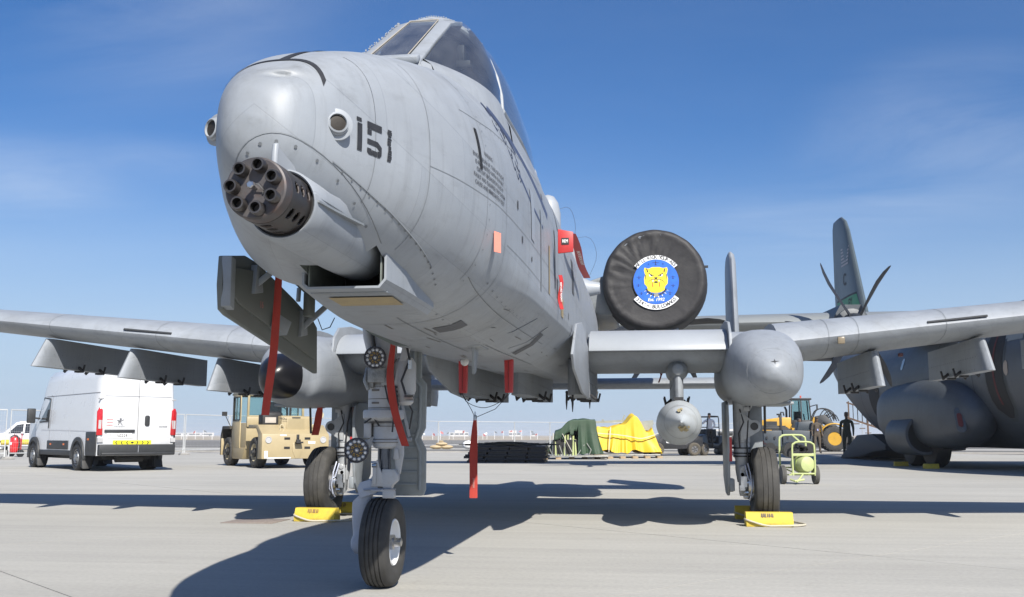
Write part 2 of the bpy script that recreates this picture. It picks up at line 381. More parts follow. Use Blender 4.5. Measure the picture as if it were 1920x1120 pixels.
# ------------------------------------------------------------------ fuselage
SEC = [  # y, half width, top, bottom, height of the widest line, exponent above, exponent below
    (-8.80, .02, 2.13, 2.10, 2.12, 2, 2), (-8.785, .09, 2.22, 2.02, 2.12, 2.2, 2), (-8.74, .15, 2.29, 1.94, 2.12, 2.6, 2.1),
    (-8.64, .21, 2.365, 1.865, 2.12, 2.9, 2.2), (-8.50, .27, 2.452, 1.805, 2.12, 3.0, 2.2), (-8.32, .34, 2.545, 1.75, 2.12, 3.0, 2.2), (-8.10, .428, 2.635, 1.70, 2.13, 2.9, 2.2),
    (-7.75, .535, 2.755, 1.64, 2.14, 2.6, 2.3), (-7.30, .612, 2.90, 1.59, 2.16, 2.35, 2.4), (-6.95, .64, 2.985, 1.575, 2.19, 2.4, 2.6),
    (-6.2, .66, 3.04, 1.57, 2.25, 2.6, 2.9), (-5, .665, 3.09, 1.58, 2.3, 2.9, 3.2), (-3, .665, 3.16, 1.62, 2.3, 2.9, 3.5),
    (0, .65, 3.17, 1.68, 2.3, 2.8, 3.6), (2.5, .62, 3.14, 1.75, 2.3, 2.7, 3.2), (4.5, .5, 3.0, 1.88, 2.35, 2.4, 2.6), (7.3, .16, 2.7, 2.28, 2.48, 2, 2)]
def hull_ring(s, m):
    v, hw, wt, wb, wc, nt, nb = s
    out = []
    # aft of the nose the lower half turns from round to flat sides with a soft edge and a sloping belly
    q = max(0.0, min(1.0, (v + 7.7) / 1.9)); q = q * q * (3 - 2 * q); q *= max(0.0, min(1.0, (5.0 - v) / 2.0))
    ch = lerp(1.84, 1.97, max(0, min(1, (v + 6.5) / 5.5)))
    LOW = [(1.0, wc), (1.0, lerp(wc, ch, .55)), (.997, ch + .05), (.975, ch - .01), (.92, ch - .055), (.70, lerp(ch, wb, .66)), (.45, lerp(ch, wb, .95)), (.25, wb), (0, wb)]
    for k in range(m):
        a = 2 * math.pi * k / m; c, sn = math.cos(a), math.sin(a)
        n_ = nt if sn >= 0 else nb
        x = hw * math.copysign(abs(c) ** (2 / n_), c)
        z = wc + (wt - wc if sn >= 0 else wc - wb) * math.copysign(abs(sn) ** (2 / n_), sn)
        if sn < 0 and q > 0:
            t_ = math.asin(min(1, -sn)) / (math.pi / 2) * (len(LOW) - 1); i_ = min(int(t_), len(LOW) - 2); f_ = t_ - i_
            x = lerp(x, math.copysign(hw * lerp(LOW[i_][0], LOW[i_ + 1][0], f_), c), q); z = lerp(z, lerp(LOW[i_][1], LOW[i_ + 1][1], f_), q)
        # shallow dents in the thin skin above the gun
        y = v
        if v < -8.3 and sn > 0:
            y += 0.022 * math.exp(-((x - 0.05) / 0.05) ** 2 - ((z - 2.31) / 0.014) ** 2) - 0.010 * math.exp(-((x - 0.06) / 0.06) ** 2 - ((z - 2.335) / 0.014) ** 2) + 0.013 * math.exp(-((x - 0.10) / 0.06) ** 2 - ((z - 2.30) / 0.03) ** 2)
        out.append((x, y, z))
    return out
hull = MB()
hull.rings([hull_ring(s, 128) for s in catmull(SEC, 170)])
fus = hull.build('fuselage', GREY, JET, ang=60)
# the nose gear bay is cut out of the belly, right of the centre line
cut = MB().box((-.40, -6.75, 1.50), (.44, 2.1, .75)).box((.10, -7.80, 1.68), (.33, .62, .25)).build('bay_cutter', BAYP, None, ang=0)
mod = fus.modifiers.new('bay', 'BOOLEAN'); mod.object = cut; mod.operation = 'DIFFERENCE'; mod.solver = 'EXACT'
try: mod.material_mode = 'TRANSFER'
except Exception: pass
dg = bpy.context.evaluated_depsgraph_get()
me2 = bpy.data.meshes.new_from_object(fus.evaluated_get(dg))
fus.modifiers.clear(); fus.data = me2
bpy.data.objects.remove(cut)
if len(me2.materials) < 2: me2.materials.append(BAYP)
bmh = bmesh.new(); bmh.from_mesh(me2)
FB = BVHTree.FromBMesh(bmh); bmh.free()

def onto(P, d, lift=0.003):
    """drop a point on the hull along d"""
    P, d = Vector(P), Vector(d).normalized()
    h, nrm, _, dist = FB.ray_cast(P, d)
    if h is None: return None
    if nrm.dot(d) > 0: nrm = -nrm
    return h + nrm * lift
def wrap(vs, fs, frame, d, name, m, parent=JET, step=0.03, lift=0.003, label=None):
    """a flat graphic laid on the hull: frame maps (a,b) to the start point of the drop"""
    bm = bmesh.new()
    bv = [bm.verts.new((p[0], p[1], 0)) for p in vs]
    for f in fs:
        try: bm.faces.new([bv[i] for i in f])
        except ValueError: pass
    bmesh.ops.triangulate(bm, faces=bm.faces)
    for _ in range(5):
        es = [e for e in bm.edges if e.calc_length() > step]
        if not es: break
        bmesh.ops.subdivide_edges(bm, edges=es, cuts=1)
        bmesh.ops.triangulate(bm, faces=[f for f in bm.faces if len(f.verts) > 3])
    bad = []
    for v in bm.verts:
        q = onto(frame(v.co.x, v.co.y), d, lift)
        if q is None: bad.append(v)
        else: v.co = q
    bmesh.ops.delete(bm, geom=bad, context='VERTS')
    me = bpy.data.meshes.new(name); bm.to_mesh(me); bm.free()
    me.materials.append(m)
    o = bpy.data.objects.new(name, me); COL.objects.link(o); o.parent = parent
    if label: o['label'] = label
    return o
PORT = Vector((-1, 0, 0))
side = lambda y0, z0: (lambda a, b: (3, y0 + a, z0 + b))
def stroke(mb, pts, d, wdt, lift=0.002, frm=3.0):
    """thin dark line following the hull through points given beside it"""
    prev = None
    P = []
    for i in range(len(pts) - 1):
        a, b = Vector(pts[i]), Vector(pts[i + 1]); k = max(2, int((b - a).length / 0.05))
        for j in range(k): P.append(a + (b - a) * j / k)
    P.append(Vector(pts[-1]))
    H = [onto(p, d, lift) for p in P]
    d = Vector(d)
    for p, q in zip(H, H[1:]):
        if p is None or q is None or (q - p).length > 0.25: continue
        t = (q - p).normalized(); s_ = t.cross(d).normalized() * wdt / 2
        mb.quad(p - s_, p + s_, q + s_, q - s_)

# stencilled number, tape cross, warning block, access panel lines
vs, fs = [], []
def grect(x0, y0, x1, y1):
    o = len(vs); vs.extend([(x0, y0), (x1, y0), (x1, y1), (x0, y1)]); fs.append((o, o + 1, o + 2, o + 3))
def gpoly(p):
    o = len(vs); vs.extend(p); fs.append(tuple(range(o, o + len(p))))
# digits 1 5 1: seen from the left side the nose is to the left, so +a (aft) reads left to right
def digit1(x, worn):
    y = 0.0
    if not worn:
        grect(x, 0, x + .028, .118); gpoly([(x - .004, .126), (x + .026, .126), (x + .024, .142), (x - .004, .142)])
    else:
        yy = 0.0
        while yy < .142:
            h_ = random.uniform(.006, .022); o_ = random.uniform(0, .007)
            grect(x + o_, yy, x + .028 - random.uniform(0, .007), min(yy + h_, .142)); yy += h_ + random.uniform(.001, .005)
digit1(0, False)
gpoly([(.060, .112), (.150, .112), (.150, .142), (.060, .142)]); gpoly([(.060, .086), (.086, .086), (.086, .108), (.060, .108)])
gpoly([(.060, .066), (.125, .066), (.150, .048), (.150, .020), (.122, .020), (.122, .040), (.060, .044)][:4] + [(.124, .040), (.118, .044), (.060, .044)])
gpoly([(.124, .026), (.150, .026), (.150, .012), (.138, .0), (.124, .0)]); gpoly([(.060, .026), (.084, .026), (.098, .0), (.072, .0), (.060, .010)]); gpoly([(.088, .022), (.122, .022), (.122, .0), (.100, .0)])
digit1(.185, True)
NUM_Y, NUM_Z, NUM_K = -8.47, 2.085, 0.92
wrap(vs, fs, lambda a, b: (3, NUM_Y + a * NUM_K * 1.05, NUM_Z + b * NUM_K), PORT, 'number_marking', BLK, step=0.02)
# black tape on the slipway door over the nose
vs, fs = [], []
N_ = 24
def tz(t): return lerp(-.195, .195, t)
for i in range(N_):
    x0, x1 = tz(i / N_), tz((i + 1) / N_)
    y0 = -8.55 - 1.9 * x0 * x0; y1 = -8.55 - 1.9 * x1 * x1
    gpoly([(x0, y0), (x1, y1), (x1, y1 + .026), (x0, y0 + .026)])
gpoly([(-.018, -8.53), (.018, -8.53), (.022, -7.75), (-.022, -7.75)])
grect(-.16, -7.75, .16, -7.715)
wrap(vs, fs, lambda a, b: (a, b, 5), (0, 0, -1), 'slipway_tape', BLK, step=0.03)
# lettering beside the cockpit
vs, fs = text_mesh('WARNING', .028); 
wrap([(p.x, p.y) for p in vs], fs, lambda a, b: (3, -7.30 + a, 2.37 + b), PORT, 'warning_stencil', STENC, step=.05)
for k, t in enumerate(('ENGINE RUN UP, TAXI OR FLIGHT', 'IS PROHIBITED WITH GUN BAY', 'CIRCUIT BREAKERS PULLED IF', 'FAULT HAS CLEARED, TRIP SYSTEM', 'CAUSE AND IMMEDIATELY RESET')):
    vs, fs = text_mesh(t, .028)
    wrap([(p.x * 1.25, p.y) for p in vs], fs, lambda a, b: (3, -7.28 + a, 2.325 - .034 * k + b), PORT, 'warning_stencil', STENC, step=.08)
# nose art outlines and scroll under the canopy rail
art = MB()
for cy, cz, rr in ((-6.72, 2.66, .055), (-6.62, 2.60, .05), (-6.66, 2.70, .04), (-6.53, 2.66, .045), (-6.58, 2.54, .045), (-6.47, 2.58, .05), (-6.50, 2.50, .04), (-6.80, 2.74, .05), (-6.42, 2.50, .035), (-6.86, 2.67, .03)):
    a0 = random.uniform(0, 6)
    stroke(art, [(3, cy + rr * math.cos(a0 + t * .55) * (1 + .25 * math.sin(3 * t)), cz + rr * math.sin(a0 + t * .55)) for t in range(9)], PORT, .011)
stroke(art, [(3, -6.86 + .07 * k, 2.80 - .022 * k) for k in range(8)], PORT, .02)
art.build('nose_art', mat('faded_blue_black', (0.03, 0.04, 0.075), rough=0.6), JET, ang=0)
bl = MB()
stroke(bl, [(3, -6.75, 2.80), (3, -6.3, 2.69), (3, -5.7, 2.62), (3, -5.05, 2.55)], PORT, .05)
stroke(bl, [(3, -6.45, 2.5), (3, -6.0, 2.43), (3, -5.4, 2.40)], PORT, .02)
bl.build('name_scroll', mat('faded_navy', (0.055, 0.075, 0.14), rough=0.6), JET, ang=0)

# skin seams
sm = MB()
for y, z0, z1 in ((-8.36, 1.9, 2.50), (-8.0, 1.78, 2.6), (-7.35, 1.75, 2.78), (-6.95, 1.7, 2.3), (-6.15, 1.62, 2.9), (-5.35, 1.65, 2.9), (-4.6, 1.62, 3.0), (-3.75, 1.62, 3.0), (-2.4, 1.65, 3.0)):
    stroke(sm, [(3, y, z0 + (z1 - z0) * k / 14) for k in range(15)], PORT, .0035)
stroke(sm, [(3, -8.0 + .25 * k, 2.14 + .004 * k) for k in range(16)], PORT, .003)
stroke(sm, [(3, -7.6 + .25 * k, 2.52 + .025 * k) for k in range(11)], PORT, .0035)
stroke(sm, [(3, -6.9 + .25 * k, 2.0) for k in range(14)], PORT, .003)
for x0, y0, x1, y1 in ((-.1, -7.0, .5, -7.0), (-.1, -6.2, .5, -6.2), (.5, -7.3, .5, -4), (.12, -7.2, .12, -5.2), (-.3, -4.6, .6, -4.6), (.3, -5.6, .3, -3.0), (-.2, -3.2, .6, -3.2), (0.45, -5.6, .6, -5.2), (0.35, -4.9, .60, -4.5)):
    stroke(sm, [(x0, y0, 0), (x1, y1, 0)], (0, 0, 1), .006)
# oval gun access panel: seen from ahead
for rx, rz, a0, a1 in ((.205, .235, -10, 190),):
    stroke(sm, [(.08 + rx * math.cos(R(a)), -12, 1.83 + rz * math.sin(R(a))) for a in range(a0, a1 + 1, 8)], (0, 1, 0), .004)
stroke(sm, [(3, -8.58 + .1 * k, 2.01 - .028 * k) for k in range(10)], PORT, .006)
sm.build('skin_seams', BLKSOFT, JET, ang=0, kind='stuff')
# fasteners round the gun panel and along seams
fa = MB()
def fastener(P, d, r_=.006):
    q = onto(P, d, .0035)
    if q is None: return
    h, nrm, _, _ = FB.ray_cast(Vector(P), Vector(d).normalized())
    u = nrm.orthogonal().normalized(); v = nrm.cross(u)
    fa.poly([q + (u * math.cos(t) + v * math.sin(t)) * r_ for t in [2 * math.pi * k / 6 for k in range(6)]])
for a in range(0, 181, 18):
    fastener((.08 + .18 * math.cos(R(a)), -12, 1.83 + .205 * math.sin(R(a))), (0, 1, 0), .007)
for k in range(18): fastener((3, -8.52 + .06 * k, 1.985 - .0165 * k), PORT, .006)
for y in (-7.35, -6.15, -5.35, -4.6, -3.75):
    for k in range(16): fastener((3, y + .035, 1.75 + .075 * k), PORT, .0045)
for k in range(46): fastener((3, -7.3 + .09 * k, 2.54 + .0085 * k), PORT, .004)
for k in range(40): fastener((.30 + .25 * (k % 2), -7.1 + .08 * k, 0), (0, 0, 1), .007)
fa.build('fasteners', mat('fastener_grey', (.12, .13, .14), .6), JET, ang=0, kind='stuff')
# dark slots, vents and access doors in the left side
vm = MB()
def port_patch(name, y0, y1, z0, z1, m, lift=.004, skew=0):
    return wrap([(y0, z0), (y1, z0 + skew), (y1, z1 + skew), (y0, z1)], [(0, 1, 2, 3)], lambda a, b: (3, a, b), PORT, name, m, step=.04, lift=lift)
port_patch('star_mark', -2.95, -2.72, 2.30, 2.62, STENC)
port_patch('cooling_slot', -7.46, -7.425, 2.27, 2.475, BORE)
for y0, y1, z0, z1, m in ((-6.05, -5.9, 2.20, 2.52, GREYL), (-5.55, -5.50, 1.95, 2.5, GREYD), (-5.05, -4.98, 2.0, 2.35, TAN), (-4.62, -4.57, 2.1, 2.55, STENC), (-4.45, -4.38, 2.05, 2.2, STENC), (-4.25, -4.2, 2.62, 2.9, STENC), (-4.1, -3.9, 1.95, 2.1, TAN)):
    port_patch('access_door', y0, y1, z0, z1, m)
for y0, z0, h in ((-6.62, 2.26, .05), (-6.45, 2.10, .04), (-6.05, 2.06, .03), (-5.3, 2.62, .05), (-3.4, 2.0, .06), (-3.0, 1.9, .1)):
    port_patch('stencil_patch', y0, y0 + .035, z0, z0 + h, STENC)
for x0, y0, x1, y1 in ((.20, -6.75, .36, -6.55), (.33, -4.55, .55, -4.35)):
    wrap([(x0, y0), (x1, y0), (x1, y1), (x0, y1)], [(0, 1, 2, 3)], lambda a, b: (a, b, 0), (0, 0, 1), 'belly_patch', STENC, step=.05)
# grime smears on the belly
# (irregular oil stains: shapes of their own)
ol = MB()
for k in range(26):
    x, y = random.uniform(-.2, .55), random.uniform(-7.0, -1.5); L_ = random.uniform(.06, .35)
    stroke(ol, [(x, y, 0), (x + random.uniform(-.02, .02), y + L_, 0)], (0, 0, 1), random.uniform(.004, .014))
ol.build('oil_streaks', mat('oil_stain', (0.11, 0.105, 0.095), rough=0.5), JET, ang=0, kind='stuff')

# ------------------------------------------------------------------ cockpit
def bow(y, z0, hw, top, n=17, e=2.3):
    out = []
    for k in range(n):
        a = math.pi * k / (n - 1); c, s_ = math.cos(a), math.sin(a)
        out.append(Vector((hw * math.copysign(abs(c) ** (2 / e), c), y, z0 + (top - z0) * abs(s_) ** (2 / e))))
    return out
def lean(P, dy): # slope an arch: dy at the top
    z0 = min(p.z for p in P); z1 = max(p.z for p in P)
    return [p + Vector((0, dy * (p.z - z0) / (z1 - z0), 0)) for p in P]
ARCH = lean(bow(-6.02, 3.03, .475, 3.69, e=1.85), .06)       # windscreen bow
C2 = lean(bow(-5.2, 3.06, .485, 3.86, e=1.95), .05)
C3 = lean(bow(-4.3, 3.08, .47, 3.84, e=2.0), .05)
C4 = lean(bow(-3.5, 3.09, .42, 3.64, e=2), 0)
C5 = lean(bow(-2.8, 3.09, .34, 3.40, e=2), 0)
C6 = lean(bow(-2.2, 3.09, .2, 3.2, e=2), 0)
g = MB(); g.rings([ARCH, [a.lerp(b, .5) + Vector((0, 0, .03)) for a, b in zip(ARCH, C2)], C2, C3, C4], close=False)
g.build('canopy_glass', CGLASS, JET, ang=80)
g = MB(); g.rings([C4, C5, C6], close=False); g.build('canopy_fairing', GREY, JET, ang=80)
fr = MB(); fr.tube([p + Vector((0, .02, 0)) for p in ARCH], .012, 8)
fr.tube([C4[k] for k in range(17)], .015, 8)
fr.tube([ARCH[0], C2[0], C3[0], C4[0]], .02, 8); fr.tube([ARCH[-1], C2[-1], C3[-1], C4[-1]], .02, 8)
fr.build('canopy_frame', GREY, JET)
in_ = MB(); in_.rings([[p * 1 for p in ARCH], [Vector((p.x * .90, p.y + .03, 3.03 + (p.z - 3.03) * .90)) for p in ARCH]], close=False); in_.build('bow_inner_frame', mat('bow_inner_dark', (.13, .15, .18), .5), JET, ang=60)
# windscreen: flat armoured centre pane between two quarter panes, on thick painted posts
WB, WT, WA = (.115, -7.06, 3.005), (.095, -6.18, 3.59), (.15, -5.98, 3.675)
def mir(p, s_): return Vector((p[0] * s_, p[1], p[2]))
PW = .062     # post width
for sgn in (1, -1):
    a, b, c = mir(WB, sgn), mir(WT, sgn), mir(WA, sgn)
    out = Vector((sgn, 0, 0)); dn = Vector((0, .0, -.03))
    post = MB(); rs = []
    for p, w0, w1 in ((a, .0, .075), (a.lerp(b, .5), .0, .072), (b, .0, .080), (b.lerp(c, .55), -.05, .07), (c, -.16, .06)):
        rs.append([p + out * w0, p + out * w1 + dn * .6, p + out * w1 + dn * 1.6, p + out * w0 + dn])
    post.rings(rs); post.build('windscreen_post', GREY, JET, bevel=.006)
top = MB(); a, b = mir(WT, 1), mir(WT, -1); c, d = mir(WA, 1), mir(WA, -1)
top.rings([[b, a, a + Vector((0, 0, -.03)), b + Vector((0, 0, -.03))], [d.lerp(b, .4) + Vector((0, 0, .012)), c.lerp(a, .4) + Vector((0, 0, .012)), c.lerp(a, .4) + Vector((0, 0, -.02)), d.lerp(b, .4) + Vector((0, 0, -.02))], [d, c, c + Vector((0, 0, -.03)), d + Vector((0, 0, -.03))]])
top.build('windscreen_header', GREY, JET, bevel=.008)
hd = MB(); hd.tube([p + Vector((0, -.005, .0)) for p in ARCH if p.z > 3.45], .022, 8); hd.build('bow_outer_strip', GREY, JET)
sill = MB(); sill.beam((-.19, -7.09, 2.985), (.19, -7.09, 2.985), .08, .04, up=(0, -.5, .8)); sill.build('windscreen_sill', GREY, JET, bevel=.012)
g = MB(); g.quad(mir(WB, -1), mir(WB, 1), mir(WT, 1), mir(WT, -1)); g.build('windscreen_pane', WGLASS, JET, ang=0)
g = MB()
for s_ in (1, -1): g.tube([mir(WB, s_) + Vector((-.004 * s_, 0, .006)), mir(WT, s_) + Vector((-.004 * s_, 0, .003))], .003, 6)
g.tube([mir(WT, 1) + Vector((0, 0, .006)), mir(WT, -1) + Vector((0, 0, .003))], .003, 6); g.build('pane_seal', mat('seal_beige', (.33, .30, .25), .7), JET)
for sgn in (1, -1):
    half = sorted([p for p in ARCH if p.x * sgn >= .235], key=lambda p: p.z)
    n_ = len(half)
    top_fwd = mir((WA[0] + .05, WA[1] - .06, WA[2] - .04), sgn)
    low = []
    for k in range(n_):
        t = k / (n_ - 1)
        low.append(mir((WB[0] + .078, WB[1] + .06, WB[2]), sgn).lerp(mir((WT[0] + .082, WT[1], WT[2] - .02), sgn), t / .62) if t < .62 else mir((WT[0] + .082, WT[1], WT[2] - .02), sgn).lerp(top_fwd, (t - .62) / .38))
    rail = []
    for k in range(13):
        t = k / 12; rail.append(low[0].lerp(half[0], t) + Vector((sgn * .085 * math.sin(math.pi * t) ** .8, 0, .01 * math.sin(math.pi * t))))
    q = MB(); rows = []
    for k in range(13):         # along the rail, each strip rises to the post then to the bow
        t = k / 12
        rows.append([low[i].lerp(half[i], t) + (rail[k] - low[0].lerp(half[0], t)) * (1 - i / (n_ - 1)) + Vector((sgn * .02 * math.sin(math.pi * t), 0, .01 * math.sin(math.pi * t))) * (i > 0) for i in range(n_)])
    q.rings(rows, close=False); q.build('quarter_pane', CGLASS, JET, ang=80)
    sk = MB()
    a_ = [p + Vector((0, 0, .012)) for p in rail]; b_ = []
    for p in rail:
        z = onto((p.x + sgn * .075, p.y, 5), (0, 0, -1), -.01); b_.append(z if z else p - Vector((0, 0, .05)))
    sk.rings([[x + Vector((-sgn * .02, 0, 0)) for x in a_], a_, [x.lerp(y_, .5) + Vector((sgn * .008, 0, .012)) for x, y_ in zip(a_, b_)], b_], close=False)
    # the same skirt runs on under the canopy rail and forward to the sill
    run = [Vector((sgn * .10, -7.10, 2.99)), rail[0]]
    for path in (run, [half[0]] + [q_[0] if sgn > 0 else q_[-1] for q_ in (C2, C3, C4, C5)]):
        P2 = catmull([tuple(p) for p in path], 14); lo = []
        for p in P2:
            z = onto((p[0] + sgn * (.06 if path is run else .085), p[1], 5), (0, 0, -1), -.012); lo.append(z if z else Vector(p) - Vector((0, 0, .1)))
        sk.rings([[Vector(p) for p in P2], [Vector(p).lerp(q_, .5) + Vector((sgn * .015, 0, .015)) for p, q_ in zip(P2, lo)], lo], close=False)
    sk.build('canopy_skirt', GREY, JET, ang=60)
# scaly sealant beads along the windscreen frame
bd = MB()
for k in range(60):
    t = k / 59; p = mir(WB, -1).lerp(mir(WT, -1), t / .62) if t < .62 else mir(WT, -1).lerp(mir(WA, -1), (t - .62) / .38)
    bd.box(p + Vector((-.066 + random.uniform(-.008, .004), 0, random.uniform(-.016, -.004))), (.006, .009, .006))
for p, q_ in zip(ARCH, ARCH[1:]):
    for k in range(5):
        r_ = p.lerp(q_, k / 5)
        if r_.z > 3.55: bd.box(r_ + Vector((0, -.01, .022 + random.uniform(0, .005))), (.007, .007, .007))
bd.build('sealant_beads', GREYL, JET, ang=0, kind='stuff')
# cockpit furniture
COCK = mat('cockpit_black', (0.02, 0.022, 0.024), rough=0.6)
c = MB(); c.box((0, -6.5, 2.97), (.62, .5, .16)); c.box((0, -6.3, 3.06), (.5, .3, .12)); c.build('instrument_coaming', COCK, JET, bevel=.04)
h = MB(); h.box((0, -6.45, 3.14), (.14, .18, .12)); h.beam((-.08, -6.42, 3.15), (-.08, -6.28, 3.38), .012); h.beam((.08, -6.42, 3.15), (.08, -6.28, 3.38), .012); h.build('head_up_display', COCK, JET, bevel=.01)
g = MB(); g.quad((-.08, -6.42, 3.2), (.08, -6.42, 3.2), (.08, -6.28, 3.38), (-.08, -6.28, 3.38)); g.build('display_combiner', glass('combiner_glass', (.7, .8, .75), .02, .9), JET, ang=0)
s_ = MB(); s_.box((0, -4.45, 3.2), (.42, .22, .8)); s_.box((0, -4.42, 3.62), (.3, .16, .14)); s_.build('seat_back', mat('seat_olive', (.07, .07, .045), .8), JET, bevel=.03)
s_ = MB(); s_.box((.05, -5.3, 3.02), (.5, .8, .1)); s_.box((.36, -5.5, 3.10), (.06, .5, .12)); s_.beam((.30, -5.6, 3.05), (.30, -5.6, 3.3), .02); s_.ball((.3, -5.55, 3.2), .04); s_.build('cockpit_side_panel', mat('cockpit_tan', (.16, .12, .07), .7), JET, bevel=.01)
s_ = MB(); s_.box((.02, -5.95, 3.57), (.1, .05, .08)); s_.box((.20, -5.97, 3.44), (.05, .05, .12)); s_.box((.22, -6.0, 3.36), (.1, .04, .05)); s_.build('bow_mirror_and_compass', COCK, JET, bevel=.01)
rb = MB(); rb.box((.33, -5.15, 3.15), (.03, .14, .04)); rb.build('safety_pin_flag', RED, JET)

# ------------------------------------------------------------------ cannon
GX, GZ = .10, 1.81
gun = thing('rotary_cannon', '', '', (0, 0, 0)); del gun['category']; del gun['label']; gun.parent = JET
ctr = lambda y: Vector((GX, y, GZ))
AF = Vector((0, 1, 0))
p = MB()
p.lathe(ctr(-8.995), AF, [(0, .100), (.004, .106), (.03, .108), (.055, .108)], 40)
p.build('muzzle_plate', GUNF, gun, ang=30)
# shroud with three rows of oval vent holes, built from strips so the holes are open
sh = MB()
NA, NY = 168, 40
y0, y1 = -8.94, -8.70
def shp(i, j): 
    a = 2 * math.pi * i / NA; return ctr(lerp(y0, y1, j / NY)) + Vector((math.cos(a), 0, math.sin(a))) * .1085
holes = [(24 * k + 6, hy) for k in range(7) for hy in (.20, .43, .66)]
idx = {}
for i in range(NA):
    for j in range(NY):
        inside = False
        for ha, hy in holes:
            da = ((i + .5 - ha + NA / 2) % NA) - NA / 2; dyv = (j + .5) / NY - hy
            if (da / 5.4) ** 2 + (dyv / .075) ** 2 < 1: inside = True
        if inside: continue
        sh.quad(shp(i, j), shp(i + 1, j), shp(i + 1, j + 1), shp(i, j + 1))
o = sh.build('barrel_shroud', GUNM, gun, ang=50, weld=True)
so_ = o.modifiers.new('wall', 'SOLIDIFY'); so_.thickness = .010; so_.offset = -1
o = MB().lathe(ctr(-8.55), AF, [(-.38, .05), (-.38, .06), (-.12, .06)], 24).build('shroud_core', BORE, gun)
for k in range(7):
    a = R(90 - 14 + 360 / 7 * k); c0 = ctr(0) + Vector((math.cos(a), 0, math.sin(a))) * .074
    b = MB(); b.lathe((c0.x, -9.032, c0.z), AF, [(.0, .0165), (.0, .0215), (.004, .0235), (.075, .0245), (.075, .02)], 20, cap=False)
    b.cur = 1; b.lathe((c0.x, -9.032, c0.z), AF, [(0.0, .0166), (.07, .0166), (.0701, .001)], 20, cap=False)
    b.build('gun_barrel', [mat('barrel_steel', (.095, .088, .085), .38, .75, .2, 20, stain=(.11, .07, .05), stain_amt=.4, stain_scale=20), BORE], gun)
b = MB(); b.lathe(ctr(-9.045), AF, [(0, .010), (.004, .0135), (.02, .0135), (.02, .0085), (.06, .0085)], 6); b.build('centre_bolt', STEEL, gun, ang=20)
b = MB(); b.tube([ctr(-9.02) + Vector((.006, 0, .008)), ctr(-9.02) + Vector((.022, 0, .006)), ctr(-9.003) + Vector((.034, 0, -.012)), ctr(-9.001) + Vector((.028, 0, -.02))], .003, 6); b.build('lock_wire', STEEL, gun)

# fairing round the gun, flange, upper fin and scab plate
gc = MB()
def half_tube(y, r_, a0=-200, a1=20, n=30, dz=0):
    return [ctr(y) + Vector((math.cos(R(lerp(a0, a1, k / (n - 1)))) * r_, 0, math.sin(R(lerp(a0, a1, k / (n - 1)))) * r_ + dz)) for k in range(n)]
gc.rings([half_tube(-8.755, .117), half_tube(-8.76, .122), half_tube(-8.75, .129), half_tube(-8.6, .133), half_tube(-8.5, .134), half_tube(-8.1, .136), half_tube(-7.8, .135, dz=.004), half_tube(-7.62, .11, dz=.03), half_tube(-7.5, .06, dz=.08)], close=False)
gc.build('gun_cover', GREY, JET, ang=60)
gc = MB()   # upper cheeks sweep back into the skin
gc.rings([half_tube(-8.755, .117, 15, 165, 26), half_tube(-8.76, .122, 15, 165, 26), half_tube(-8.75, .129, 15, 165, 26), half_tube(-8.45, .136, 15, 165, 26), half_tube(-8.0, .13, 15, 165, 26)], close=False)
gc.build('gun_collar', GREYL, JET, ang=60)
b = MB(); b.lathe(ctr(-8.75), AF, [(.0, .100), (.0, .118), (.05, .1185)], 40, cap=False); b.build('collar_gap', BORE, JET)
fl = MB()
fl.rings([[ctr(y) + Vector((.128 + .0 * y, 0, .012 + dz)), ctr(y) + Vector((.128 + wd, 0, .012 + dz)), ctr(y) + Vector((.128 + wd, 0, .004 + dz)), ctr(y) + Vector((.128, 0, .004 + dz))] for y, wd, dz in ((-8.75, .008, .0), (-8.6, .02, .0), (-8.35, .03, .01), (-8.2, .028, .02))])
fl.build('cover_flange', GREYD, JET, ang=20)
# raised cheek plate beside the gun
ck = MB()
ck.rings([[ctr(y) + Vector((.10, 0, .02)), ctr(y) + Vector((.126 + k * .02, 0, .025)), ctr(y) + Vector((.112 + k * .03, 0, .06 + .02 * k)), ctr(y) + Vector((.07, 0, .11))] for y, k in ((-8.75, .0), (-8.65, .4), (-8.5, .7), (-8.3, .4))], close=True)
ck.build('cheek_plate', GREYL, JET, ang=30, bevel=.004)
fn = MB()
fn.rings([[Vector((GX + .012 * math.cos(t) * k, yb + .012 * math.sin(t) * k, z)) for t in [2 * math.pi * q / 12 for q in range(12)]] for yb, z, k in ((-8.835, 1.92, 1.0), (-8.835, 1.97, 1.0), (-8.83, 2.005, .95), (-8.825, 2.012, .5))])
fn.add([(GX - .008, -8.83, 1.92), (GX + .008, -8.83, 1.92), (GX + .008, -8.83, 2.0), (GX - .008, -8.83, 2.0), (GX - .035, -8.60, 1.93), (GX + .035, -8.60, 1.93)], [(0, 1, 2, 3), (0, 4, 5, 1), (3, 2, 5, 4), (0, 3, 4), (1, 5, 2)])
fn.build('gun_fin', GREYL, JET)

